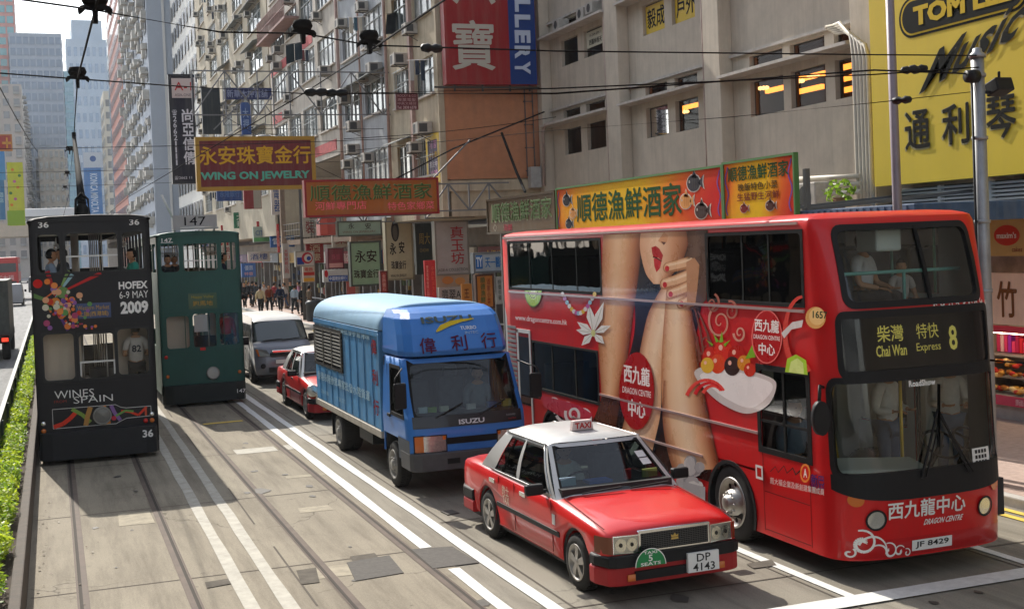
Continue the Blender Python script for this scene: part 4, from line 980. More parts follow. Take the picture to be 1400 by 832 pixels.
    bump(-2.14, -1, .40, .525, .25, M_BLK, 'front_bumper'); bump(-2.13, -1, .20, .40, .22, mat('bumper_valance_red', (.36, .02, .022), .45, var=.1), 'front_valance')
    bump(2.16, 1, .40, .55, .21, M_BLK, 'rear_bumper'); bump(2.15, 1, .24, .40, .18, MATS['bumper_valance_red'], 'rear_valance')
    b = MB(); b.box(-.42, -.04+.46, -2.352, -2.31, .545, .745); g = b.build('grille', M_BLK, t)
    b = MB()
    for k in range(9): b.box(-.405, .405, -2.358, -2.35, .56+.02*k, .566+.02*k)
    for k in range(28): b.box(-.40+.0296*k, -.396+.0296*k, -2.357, -2.351, .555, .735)
    b.build('mesh', mat('grille_grey_metal', (.09, .09, .09), .4, metal=.6), g)
    b = MB(); b.ring(lambda x, z: (x, -2.362, z), [(-.435, .53), (.435, .53), (.435, .765), (-.435, .765)], [(-.41, .55), (.41, .55), (.41, .735), (-.41, .735)]); b.ring(lambda x, z: (x, -2.362 if abs(z-.6475) < .1 else -2.33, z), [(-.435, .53), (.435, .53), (.435, .765), (-.435, .765)], [(-.4349, .55), (.4349, .55), (.4349, .7449), (-.4349, .7449)]); b.build('surround', M_CHR, g)
    b = MB()
    for q in ([(-.04, .655), (.04, .655), (.045, .685), (.02, .672), (0, .70), (-.02, .672), (-.045, .685)], [(-.045, .63), (.045, .63), (.042, .65), (-.042, .65)]): b.poly([(x, -2.366, z) for x, z in q])
    b.build('emblem', mat('emblem_gold', (.5, .36, .12), .3, metal=.8), g)
    for s in (-1, 1):
        b = MB(); P_ = lambda a, z, o=0: Vector((s*lerp(.44, .72, a), -2.362+.035*a**3-o*.5, z))
        b.grid(lambda a, z: P_(a, z), frange(0, 1, 4), [.545, .725]); h = b.build('headlight', mat('headlamp_back', (.55, .55, .52), .22, metal=.7, var=.2, scale=30), t)
        b = MB(); b.grid(lambda a, z: P_(a, z, .018), frange(0, 1, 4), frange(.545, .725, 2)); b.build('lens', M_LENS, h)
        for a_ in (.27, .72):
            b = MB(); k_ = 16; b.poly([P_(a_+.22*math.cos(6.2832*i/k_), .635+.072*math.sin(6.2832*i/k_), .006) for i in range(k_)]); b.build('reflector', mat('reflector_bright', (.85, .83, .76), .12, metal=.9), h); b = MB(); b.poly([P_(a_+.07*math.cos(6.2832*i/k_), .635+.023*math.sin(6.2832*i/k_), .009) for i in range(k_)]); b.build('bulb', M_BLK, h)
        b = MB(); b.ring(lambda a, z: P_(a, z, .02), [(-.02, .535), (1.02, .535), (1.02, .735), (-.02, .735)], [(0, .547), (1, .547), (1, .723), (0, .723)]); b.build('rim', M_CHR, h)
        b = MB(); Q_ = lambda a, z: Vector((s*lerp(.73, .848, a), lerp(-2.335, -2.12, a**2.2), z)); b.grid(Q_, frange(0, 1, 4), [.545, .725]); b.build('indicator', mat('indicator_smoke', (.16, .045, .02), .2, coat=.6), t)
        b = MB(); b.obox((s*.50, -2.385, .285), Vector((1, 0, 0)), Vector((0, 1, 0)), Vector((0, 0, 1)), .09, .008, .035); b.build('fog_lamp', M_AMB, t)
        b = MB(); b.obox((s*.55, 2.345, .68), Vector((1, 0, 0)), Vector((0, 1, 0)), Vector((0, 0, 1)), .2, .02, .09); b.build('tail_light', M_REDL, t)
        b = MB(); b.obox((s*.98 if s > 0 else -.96, -.72, .985), Vector((1, 0, 0)), Vector((0, 1, 0)), Vector((0, 0, 1)), .11, .05, .065); b.obox((s*.83, -.70, .95), Vector((1, 0, 0)), Vector((0, 1, 0)), Vector((0, 0, 1)), .06, .03, .025); b.build('wing_mirror', M_BLK, t, bevel=.025, seg=3)
        for y in (-.20, .88):
            b = MB(); b.obox((s*.848, y+.15, .80), Vector((0, 1, 0)), Vector((1, 0, 0)), Vector((0, 0, 1)), .095, .008, .028); b.build('door_handle', M_CHR, t, bevel=.006)
        b = MB(); b.box(s*.842 if s < 0 else .842, s*.857 if s < 0 else .857, -1.18, .86, .50, .56); b.build('side_moulding', M_BLK, t, bevel=.005)
        b = MB()
        for y0, y1 in ((-.98, -.92), (.22, .27), (.93, .80)): b.bar((s*.8475, y0, .30), (s*.835, y1, .885), .009, .009)
        b.bar((s*.846, -.98, .27), (s*.846, .80, .27), .008, .008); b.build('door_seams', MATS['seam_dark_red'], t)
        b = MB(); b.bar((s*.72, -1.05, .918), (s*.76, -2.2, .79), .008, .008); b.build('bonnet_seam', MATS['seam_dark_red'], t)
    b = MB(); b.box(-.5, .5, -2.398, -2.36, .25, .345); b.build('lower_intake', M_BLK, t)
    b = MB()
    for x0, x1 in ((-.5, -.12), (.12, .12)): 
        a0 = Vector((x0, -1.08, .95)); d = Vector((.50, -.02, .03)); b.bar(a0, a0+d, .02, .015)
    b.build('wiper', M_BLK, t)
    # roof sign
    b = MB(); b.prism([(-.15, 0), (.15, 0), (.125, .125), (-.125, .125)], 'y', -.045, .045); sg = b.build('roof_sign', mat('sign_pink_white', (.62, .50, .48), .4), t, bevel=.012); sg.location = (.0, -.02, 1.515)
    b = MB(); text(b, 'TAXI', planeY(0, -.045, .062, .003), .22, .075, .03); b.build('lettering', mat('taxi_lettering_red', (.45, .01, .01), .4), sg)
    if detail:
        b = MB(); f = planeY(-.08+.15, -2.378, .395, 0); b.box(-.21+.32, .21+.32-.04, -2.445, -2.40, .26, .47); p = b.build('number_plate', M_PLATE, t)
        b = MB(); text(b, 'DP', planeY(.30, -2.445, .415, .003), .17, .085, .01); text(b, '4143', planeY(.30, -2.445, .313, .003), .27, .085, .01); b.build('plate_number', MATS['ink_black'], p)
        b = MB(); Z = .40; b.poly([(-.34+.185*math.cos(R(a)), -2.440, Z+.19*math.sin(R(a))) for a in range(0, 181, 9)]); p = b.build('seats_badge', mat('badge_green', (.02, .22, .07), .4), t)
        b = MB(); text(b, '5', planeY(-.34, -2.440, Z+.085, .003), .05, .07, .02); text(b, 'SEATS', planeY(-.34, -2.440, Z+.025, .003), .24, .035, .02); text(b, 'TAXI', planeY(-.34, -2.440, Z+.145, .003), .16, .03, .02)
        for a0 in range(0, 180, 9):
            q = [(.185, a0), (.185, a0+9), (.175, a0+9), (.175, a0)]; b.poly([(-.34+r*math.cos(R(a)), -2.443, Z+r*1.03*math.sin(R(a))) for r, a in q])
        b.build('badge_lettering', M_INKW, p)
        b = MB(); fn = lambda cy, cz: (lambda a, c, d: Vector((-.853-d, cy-a, cz+c)))
        text(b, '的士', fn(.52, .745), .23, .125, .012); text(b, 'TAXI', fn(.52, .625), .22, .10, .01); b.build('door_lettering', mat('door_lettering_cream', (.75, .65, .5), .5), t)
        b = MB(); b.box(-.853, -.846, -1.06, -.98, .62, .74); b.build('licence_sticker', M_WHITE, t)
    for y in (-1.60, 1.22):
        for s in (-1, 1): wheel(t, (s*.745, y, .31), .315, .185, s, 'car', world=False)
    b = MB(); b.box(-.83, -.65, 1.50, 1.525, .16, .45); b.build('mud_flap', M_BLK, t)
    return t
G_TAXI = glass('taxi_side_glass', (.22, .25, .25), .02, ior=1.6)
taxi = make_taxi('red and silver taxi in front of the big red bus, with a green badge', (6.17, 14.33, 0)); taxi.rotation_euler.z = R(.9); taxi.location.x -= .03
taxi2 = make_taxi('red and silver taxi half hidden behind the blue lorry', (6.22, 30.35, 0), False)

# ------------------------------------------------------------------ the blue box lorry
M_LB = mat('lorry_cab_blue', (.042, .185, .54), .38, coat=.25, var=.06, scale=2)
M_LBX = mat('lorry_box_blue', (.08, .27, .52), .5, var=.2, scale=2.5, streak=.5, dirt=(.16, .2, .24))
M_LTOP = mat('lorry_tarpaulin_blue', (.21, .36, .50), .7, var=.08, scale=3, streak=.2, dirt=(.2, .28, .33))
tr = thing('box_lorry', 'blue box lorry with red and white Chinese lettering and a louvred side vent', 'lorry', (6.05, 22.0, 0))
X0, X1, Yf, Yr = 5.08, 7.16, 20.28, 25.75
b = MB()
def bsec(y):
    pts = [(X0, .82), (X0, 2.52)] + [((X0+X1)/2 + (X1-X0)/2*math.copysign(abs(math.cos(R(a)))**.55, math.cos(R(a))), 2.50+.44*math.sin(R(a))**.8) for a in range(172, 7, -7)] + [(X1, 2.52), (X1, .82)]
    return [(x, y, z) for x, z in pts]
b.box(X0, X1, Yf, Yr, .82, 2.50); b.build('cargo_box', M_LBX, tr, world=True, bevel=.02)
b = MB(); secs = []
for y, k in ((Yf-.04, .94), (Yf, .985), (Yf+.15, 1), (Yr-.1, 1), (Yr+.02, .97)):
    secs.append([((X0+X1)/2+(x-(X0+X1)/2)*(1.012 if k > .99 else 1.012*k**.3), yy, 2.42+(z-2.42)*k) for x, yy, z in bsec(y)[1:-1]])
b.loft(secs); b.build('box_roof', M_LTOP, tr, world=True, merge=True)
b = MB()
for k in range(1, 10): y = Yf+.56*k; b.bar((X0-.006, y, .85), (X0-.006, y, 1.54 if y > 23 else 2.40), .02, .012)
b.box(X0-.02, X0, Yf, Yr, 2.40, 2.50); b.box(X0-.025, X0+.01, Yf-.02, Yf+.06, .82, 2.45); b.build('box_ribs', M_LBX, tr, world=True, bevel=.006)
b = MB(); b.box(X0-.03, X1+.03, Yf, Yr+.03, .70, .82); b.build('bed_rail', mat('bed_rail_wood', (.34, .31, .26), .75, var=.2, scale=6), tr, world=True, bevel=.01)
b = MB(); b.box(5.45, 5.6, 19.3, Yr-.1, .48, .70); b.box(6.6, 6.75, 19.3, Yr-.1, .48, .70); b.box(5.45, 6.75, 20.6, 20.75, .5, .68); b.box(5.15, 5.6, 21.3, 22.3, .45, .70); b.lathe([(0, -.45), (.2, -.45), (.2, .45), (0, .45)], (6.85, 21.6, .55), (0, 1, 0), 16); b.build('chassis', M_BLK, tr, world=True)
vt = MB(); vt.ring(lambda y, z: (X0-.03, y, z), [(23.1, 1.55), (25.72, 1.55), (25.72, 2.36), (23.1, 2.36)], [(23.16, 1.61), (25.66, 1.61), (25.66, 2.30), (23.16, 2.30)]); vt.poly([(X0-.006, y, z) for y, z in ((23.1, 1.55), (25.72, 1.55), (25.72, 2.36), (23.1, 2.36))])
vent = vt.build('side_vent', mat('vent_black', (.012, .012, .012), .8), tr, world=True)
b = MB()
for k in range(10):
    z = 1.64+.068*k
    b.poly([(X0-.028, 23.16, z+.025), (X0-.028, 25.66, z+.025), (X0-.005, 25.66, z+.058), (X0-.005, 23.16, z+.058)])
for y in (23.16, 24.0, 24.8, 25.62): b.box(X0-.034, X0-.026, y, y+.05, 1.6, 2.31)
b.build('louvres', mat('louvre_brown', (.13, .12, .10), .6), vent, world=True)
b = MB(); fx_ = lambda y, z: (lambda a, c, d: Vector((X0-.012-d, y-a, z+c)))
column(b, '偉利行', fx_(20.62, 1.70), .36, 1.30, .9, .03, 0, lin('#8e2a34'))
text(b, '自食淮山杞子補藥批發參茸海味', fx_(23.2, 2.37), 4.6, .13, .015, 0, lin('#9fbfd0')); text(b, '香港永隆參茸專家批發水陸貨運', fx_(23.3, 1.33), 4.5, .17, .015, 0, lin('#a9c8d8'))
text(b, '2336 1088', fx_(24.9, 1.02), .7, .08, 0, 0, lin('#9fbfd0')); text(b, '9128 3370', fx_(23.4, 1.02), .75, .08, 0, 0, lin('#9fbfd0'))
b.build('box_lettering', PAINTED, tr, world=True)
# wind deflector
b = MB(); secs = []
for zz, yF, w, top in ((2.16, 18.78, .90, 0), (2.24, 18.74, .91, 0), (2.5, 18.86, .89, 0), (2.74, 19.03, .87, 0), (2.83, 19.18, .83, 0), (2.88, 19.42, .80, 0)):
    ring = [(-w-.0, 20.15), (-w, yF+.42), (-w+.05, yF+.22), (-w+.16, yF+.05)] + [(x*w, yF+.015*x*x) for x in (-.6, -.2, .2, .6)]
    ring += [(w-.16, yF+.05), (w-.05, yF+.22), (w, yF+.42), (w, 20.15)]
    secs.append([(6.0+x, y, zz) for x, y in ring])
b.loft(secs, close=True, smooth=False); b.build('wind_deflector', M_LB, tr, world=True, bevel=.012, merge=True, ang=14)
dfl = lambda x, z: (lambda a, c, d: Vector((6.0+x+a, interp([(2.16, 18.78), (2.24, 18.74), (2.5, 18.86), (2.74, 19.03), (2.83, 19.18)], z+c)-.022-d, z+c)))
b = MB(); text(b, '偉', dfl(-.52, 2.33), .26, .24, .02, 0, lin('#52203a')); text(b, '利', dfl(0, 2.34), .26, .24, .02, 0, lin('#52203a')); text(b, '行', dfl(.5, 2.35), .26, .24, .02, 0, lin('#52203a'))
text(b, 'ISUZU', dfl(-.12, 2.715), .85, .10, .03, 0, lin('#4f5a55')); text(b, 'TURBO', dfl(.20, 2.565), .27, .055, .02, 0, lin('#c9d3da')); text(b, 'INTEC', dfl(.24, 2.49), .22, .04, 0, 0, lin('#9ab2c6'))
f = dfl(0, 2.5)
sw = [(-.34, .04, .015), (-.25, .10, .05), (-.1, .15, .045), (.1, .185, .03), (.33, .20, .008)]
for p, q in zip(sw, sw[1:]): b.poly([f(p[0], p[1]-p[2], .002), f(q[0], q[1]-q[2], .002), f(q[0], q[1]+q[2]*.6, .002), f(p[0], p[1]+p[2]*.6, .002)], col=lin('#c9b02e'))
b.build('deflector_lettering', PAINTED, tr, world=True)
# cab: front, sides, roof with real openings
def cabf(u, v, off=0.0):
    z = lerp(.55, 2.12, v); y = interp([(.55, 18.42), (1.05, 18.40), (1.25, 18.44), (2.12, 18.86)], z); w = interp([(.55, .94), (1.2, .955), (2.12, .90)], z)
    return Vector((6.0+lerp(-w, w, u), y+.10*(2*u-1)**4-off, z+off*.3))
def cabs(s):
    def f(u, v, off=0.0):
        z = lerp(.55, 2.12, v); w = interp([(.55, .94), (1.2, .955), (2.12, .90)], z); y0 = cabf(0, v).y
        return Vector((6.0+s*(w+off), lerp(y0, 20.1, u), z))
    return f
hf = (.05, .95, .45, .955); hs = (.16, .66, .44, .90)
b = MB(); b.grid(cabf, merge(frange(0, 1, 16), hf[:2]), merge(frange(0, 1, 10), hf[2:]), True, [hf])
ach = (.42, .98, 0, .20)
for s in (-1, 1): b.grid(lambda u, v: cabs(s)(u, v), merge(frange(0, 1, 6), hs[:2], ach[:2]), merge(frange(0, 1, 10), hs[2:], ach[3:]), True, [hs, ach])
b.grid(lambda u, v: (6.0+lerp(-.90, .90, u), lerp(cabf(u, 1).y, 20.1, v), 2.12+.05*(1-(2*u-1)**4)*math.sin(math.pi*min(1, v+.15))), frange(0, 1, 10), frange(0, 1, 6), True)
b.poly([(5.05, 20.1, .55), (6.95, 20.1, .55), (6.90, 20.1, 2.12), (5.10, 20.1, 2.12)])
b.build('cab', M_LB, tr, world=True, merge=True)
b = MB(); window(b, cabf, *hf, w=.035, wu=.016, r=.07, ru=.03, off=.006)
for s in (-1, 1): window(b, cabs(s), *hs, w=.03, wu=.02, r=.05, ru=.04, off=.006)
b.build('window_rubber', M_RUBT, tr, world=True)
b = MB(); b.grid(lambda u, v: cabf(u, v, .008), frange(.03, .97, 14), [.335, .36, .43, .45]); bl = b.build('nose_panel', mat('nose_black', (.018, .02, .024), .3, coat=.3), tr, world=True)
b = MB(); nf = lambda u0, v0: (lambda a, c, d: cabf(u0+a/1.9, v0+c/1.57, .013)); text(b, 'ISUZU', nf(.52, .375), .42, .075, .03, 0, lin('#c9ced2')); text(b, 'FORWARD', nf(.87, .40), .16, .03, .0, 0, lin('#8f989e')); text(b, 'turbo', nf(.88, .365), .14, .03, .0, 0, lin('#a8322e')); b.build('lettering', PAINTED, bl, world=True)
g = MB(); g.grid(lambda u, v: cabf(u, v, -.006), frange(hf[0], hf[1], 12), frange(hf[2], hf[3], 4)); g.build('windscreen', glass('lorry_glass', (.62, .70, .68), .02, ior=1.7), tr, world=True)
for s in (-1, 1):
    g = MB(); g.grid(lambda u, v: cabs(s)(u, v, -.006), hs[:2], hs[2:]); g.build('side_window', G_DARK, tr, world=True)
b = MB(); b.box(5.12, 6.88, 18.62, 19.05, 1.0, 1.28); b.box(5.15, 6.85, 18.75, 20.0, .9, .98); b.build('dashboard', M_DARKIN, tr, world=True, bevel=.04)
b = MB(); b.box(5.09, 6.91, 20.04, 20.09, .6, 2.1); b.build('cab_lining', M_DARKIN, tr, world=True)
for x in (5.5, 6.1, 6.55):
    b = MB(); b.box(x-.22, x+.22, 19.6, 19.78, 1.0, 1.72); b.box(x-.12, x+.12, 19.62, 19.74, 1.72, 1.92); b.build('seat', M_SEAT, tr, world=True, bevel=.04)
b = MB()
for x, z, c in ((5.35, 1.31, '#bcd0d6'), (5.5, 1.30, '#7da24a'), (5.7, 1.3, '#c9cbb5'), (6.15, 1.30, '#d8d8d4'), (6.5, 1.31, '#4d74b4'), (6.75, 1.33, '#c0a83a')): b.box(x-.07, x+.07, 18.72, 18.80, 1.28, z+.06, col=lin(c))
b.build('dashboard_papers', PRINT, tr, world=True)
b = MB()
for u in (.24, .62): b.bar(cabf(u-.02, .43, .03), cabf(u+.22, .55, .03), .022, .015)
b.build('wiper', M_BLK, tr, world=True)
b = MB()
L_ = [(-.955, 19.05), (-.955, 18.52), (-.92, 18.42), (-.80, 18.36)] + [(x, 18.34) for x in (-.4, 0, .4)] + [(.80, 18.36), (.92, 18.42), (.955, 18.52), (.955, 19.05)]
b.loft([[(6+x, y, z) for x, y in L_] for z in (.42, .45, .66, .70)], close=True, smooth=False); b.build('bumper', mat('bumper_grey', (.075, .075, .078), .6, var=.15, scale=7), tr, world=True, bevel=.02)
b = MB(); b.grid(lambda u, v: cabf(u, v, .010), frange(.30, .92, 6), [.165, .23]); b.build('grille_slot', MATS['vent_black'], tr, world=True)
b = MB()
for v in (.175, .195, .215): b.grid(lambda u, vv_: cabf(u, vv_, .02), [.31, .6, .91], [v, v+.009])
b.build('grille_bars', M_BLK, tr, world=True)
for u0, u1 in ((.035, .29), (.71+.03, .965)):
    b = MB(); b.grid(lambda u, v: cabf(u, v, .012), frange(u0, u1, 4), [.10, .255]); h = b.build('headlight', MATS['headlamp_back'], tr, world=True)
    a0, a1 = (u0, u0+.07) if u0 < .5 else (u1-.07, u1)
    b = MB(); b.grid(lambda u, v: cabf(u, v, .018), [a0, a1], [.10, .255]); b.grid(lambda u, v: cabf(u, v, .017), [u0, u1], [.215, .255]); b.build('indicator', M_AMB, h, world=True)
    b = MB(); b.ring(lambda u, v: cabf(u, v, .02), [(u0-.01, .09), (u1+.01, .09), (u1+.01, .265), (u0-.01, .265)], [(u0, .103), (u1, .103), (u1, .252), (u0, .252)]); b.build('rim', M_BLK, h, world=True)
b = MB(); b.box(5.6, 5.8, 18.325, 18.34, .52, .60); b.build('tow_slot', MATS['vent_black'], tr, world=True)
for s in (-1, 1):
    b = MB(); x = 6+s*.96; b.tube([(x, 18.6, 1.45), (x+s*.22, 18.35, 1.40), (x+s*.24, 18.33, 1.6)], .013, 6); b.tube([(x, 18.75, 2.0), (x+s*.2, 18.4, 1.9), (x+s*.24, 18.33, 1.75)], .013, 6); a_ = b.build('mirror_arm', M_BLK, tr, world=True)
    b = MB(); b.obox((x+s*.15, 18.36, 1.62), Vector((1, 0, 0)), Vector((0, 1, 0)), Vector((0, 0, 1)), .10, .035, .20); b.build('mirror', M_BLK, a_, world=True, bevel=.03, seg=3)
b = MB()
for s in (-1, 1):
    for u in (.13, .80): b.bar(cabs(s)(u, .03, .002), cabs(s)(u, .92, .002), .012, .008)
    b.obox(cabs(s)(.72, .40, .012), Vector((0, 1, 0)), Vector((1, 0, 0)), Vector((0, 0, 1)), .08, .01, .025)
b.build('door_seams', M_BLK, tr, world=True)
b = MB()
for s in (-1, 1): b.grid(lambda u, v: cabs(s)(u, v, .006), [0, .42], [0, .22])
b.build('lower_skirt', mat('skirt_dark', (.06, .07, .085), .6, var=.2), tr, world=True)
for s in (-1, 1):
    wheel(tr, (6.0+s*.82, 19.62, .37), .37, .22, s, 'truck'); wheel(tr, (6.08+s*.80, 23.75, .37), .37, .40, s, 'truck')
b = MB()
for s in (-1, 1): b.box(6.08+s*.8-.22, 6.08+s*.8+.22, 24.25, 24.27, .25, .75); b.box(6.0+s*.8-.12, 6.0+s*.8+.12, 20.06, 20.08, .3, .75)
b.build('mud_flap', M_BLK, tr, world=True)
b = MB(); b.lathe([(.0, -.02), (.11, -.02), (.13, .0), (.11, .02), (0, .02)], (5.02, 25.95, .95), (0, 1, 0), 16); b.bar((5.1, 25.8, .9), (5.02, 25.95, .95), .02); b.build('rear_mirror', M_ALU, tr, world=True)

# ------------------------------------------------------------------ silver van
M_VAN = mat('van_silver', (.20, .215, .25), .35, metal=.2, coat=.5, var=.05, scale=2)
M_VANR = mat('van_roof_white', (.62, .62, .60), .4, coat=.3, var=.05)
def make_van(label, loc, paint, roof, group=None):
    t = thing('van', label, 'van', loc, group=group)
    prof = [(-2.33, .30), (-2.36, .55), (-2.33, .80), (-2.27, 1.02), (-2.18, 1.12), (-2.02, 1.20), (-1.46, 1.82), (-1.30, 1.92), (-.9, 1.965), (1.9, 1.97), (2.2, 1.93), (2.33, 1.75), (2.36, .9), (2.33, .32)]
    def W(z): return interp([(.3, .80), (.6, .845), (1.1, .845), (1.82, .755), (1.97, .68)], z)
    b = MB(); secs = []
    for y, z in prof:
        w = W(z); secs.append([(x, y+(.16*abs(x/w)**3.5 if y < 0 and z < 1.95 else 0), z-(.03*abs(x/w)**6 if z > 1.6 else 0)) for x in [w*math.sin(R(a)) for a in range(-90, 91, 15)]])
    b.loft(secs, caps=False)
    for s in (0, -1):
        L_ = [q[s] for q in secs]; cpt = [(L_[i], L_[len(L_)-1-i]) for i in range(len(L_)//2)]
        for (a, c), (d, e) in zip(cpt, cpt[1:]): b.poly([a, d, e, c], False)
    b.poly([(x, y, .3) for x, y, z in secs[0]]+[(x, y, .3) for x, y, z in secs[-1][::-1]])
    body = b.build('body', paint, t, merge=True)
    def sf(y, z, off, s): return Vector((s*(W(z)+off), y, z))
    def wf(u, v, off=0.0):
        z = lerp(1.25, 1.79, v); y = interp([(1.20, -2.02), (1.82, -1.46)], z); w = W(z)*.95; x = lerp(-w, w, u)
        return Vector((x, y+.16*abs(x/W(z))**3.5-off, z+off))
    b = MB(); b.grid(lambda u, v: wf(u, v, .012), frange(0, 1, 10), frange(0, 1, 4)); b.build('windscreen', mat('van_glass', (.05, .065, .065), .05, spec=.8, coat=.5), t)
    b = MB(); window(b, wf, .0, 1, 0, 1, w=.05, wu=.025, r=.1, ru=.04, off=.016, inner=-.012); b.build('windscreen_rubber', M_RUBT, t)
    for s in (-1, 1):
        for y0, y1 in ((-1.25, -.35), (-.25, .9), (1.0, 2.1)):
            b = MB(); q = [(y0 if y0 > -1 else -1.50, 1.22), (y1, 1.22), (y1, 1.72), (y0 if y0 > -1 else -1.15, 1.72)]
            b.poly([sf(y, z, .004, s)+Vector((s*.006*0, 0, 0)) for y, z in q]); b.build('side_window', MATS['van_glass'], t)
    b = MB(); secs = [[(x*.97, y, z+.012) for x, y, z in q] for q in [[(W(z)*math.sin(R(a)), y, z-(.03*abs(math.sin(R(a)))**6)) for a in range(-90, 91, 15)] for y, z in prof[6:11]]]
    b.loft(secs, caps=False); b.build('roof', roof, t, merge=True)
    b = MB(); b.obox((0, -2.40, .98), Vector((1, 0, 0)), Vector((0, 1, 0)), Vector((0, 0, 1)), .36, .12, .035); b.build('grille', M_CHR, t, bevel=.01)
    b = MB(); b.obox((0, -2.405, .90), Vector((1, 0, 0)), Vector((0, 1, 0)), Vector((0, 0, 1)), .40, .10, .045); b.build('grille_slot', M_BLK, t)
    b = MB(); b.obox((0, -2.385, .44), Vector((1, 0, 0)), Vector((0, 1, 0)), Vector((0, 0, 1)), .45, .05, .07); b.build('lower_intake', M_BLK, t)
    for s in (-1, 1):
        b = MB(); q = [(s*.40, -2.40, .86), (s*.74, -2.28, .84), (s*.80, -2.14, 1.06), (s*.50, -2.30, 1.02)]; b.poly(q); 
        for i in range(4): a, c = Vector(q[i]), Vector(q[(i+1) % 4]); b.poly([a, c, c+Vector((0, .15, 0)), a+Vector((0, .15, 0))])
        h = b.build('headlight', MATS['headlamp_back'], t)
        b = MB(); b.poly([(s*.70, -2.305, .85), (s*.745, -2.285, .85), (s*.80, -2.15, 1.05), (s*.74, -2.19, 1.05)]); b.build('indicator', M_AMB, h)
        b = MB(); disc(b, lambda a, c, d: Vector((s*.62+a, -2.345+.1*abs(a+.0), .56+c)), 0, 0, .075); b.build('fog_lamp', M_BLK, t)
        b = MB(); b.obox((s*.98, -1.55, 1.28), Vector((1, 0, 0)), Vector((0, 1, 0)), Vector((0, 0, 1)), .09, .05, .12); b.build('mirror', M_BLK, t, bevel=.03)
        for y in (-1.35, 1.35): wheel(t, (s*.755, y, .32), .325, .20, s, 'car', world=False)
        b = MB()
        for y in (-1.35, 1.35): b.poly([(s*.852, y+.40*math.cos(R(a)), .32+.40*math.sin(R(a))) for a in range(0, 181, 12)])
        b.build('wheel_arches', M_BLK, t)
        b = MB(); b.bar((s*.848, -.3, .4), (s*.848, -.3, 1.15), .01); b.bar((s*.848, -1.3, .72), (s*.848, -1.3, 1.15), .01); b.obox((s*.852, -.42, .98), Vector((0, 1, 0)), Vector((1, 0, 0)), Vector((0, 0, 1)), .09, .008, .02); b.build('door_seams', M_BLK, t)
    b = MB(); b.box(-.75, .75, -2.2, 2.2, .22, .31); b.build('underbody', M_BLK, t)
    b = MB(); b.bar(wf(.15, .0, .03), wf(.52, .06, .03), .02); b.bar(wf(.5, .0, .03), wf(.86, .06, .03), .02); b.build('wiper', M_BLK, t)
    b = MB(); b.box(-.26, .26, -2.43, -2.40, .62, .73); b.build('number_plate', M_PLATE, t)
    return t
van = make_van('silver-grey van with a white roof, queued behind the red taxi and the blue lorry', (6.30, 39.0, 0), M_VAN, M_VANR)
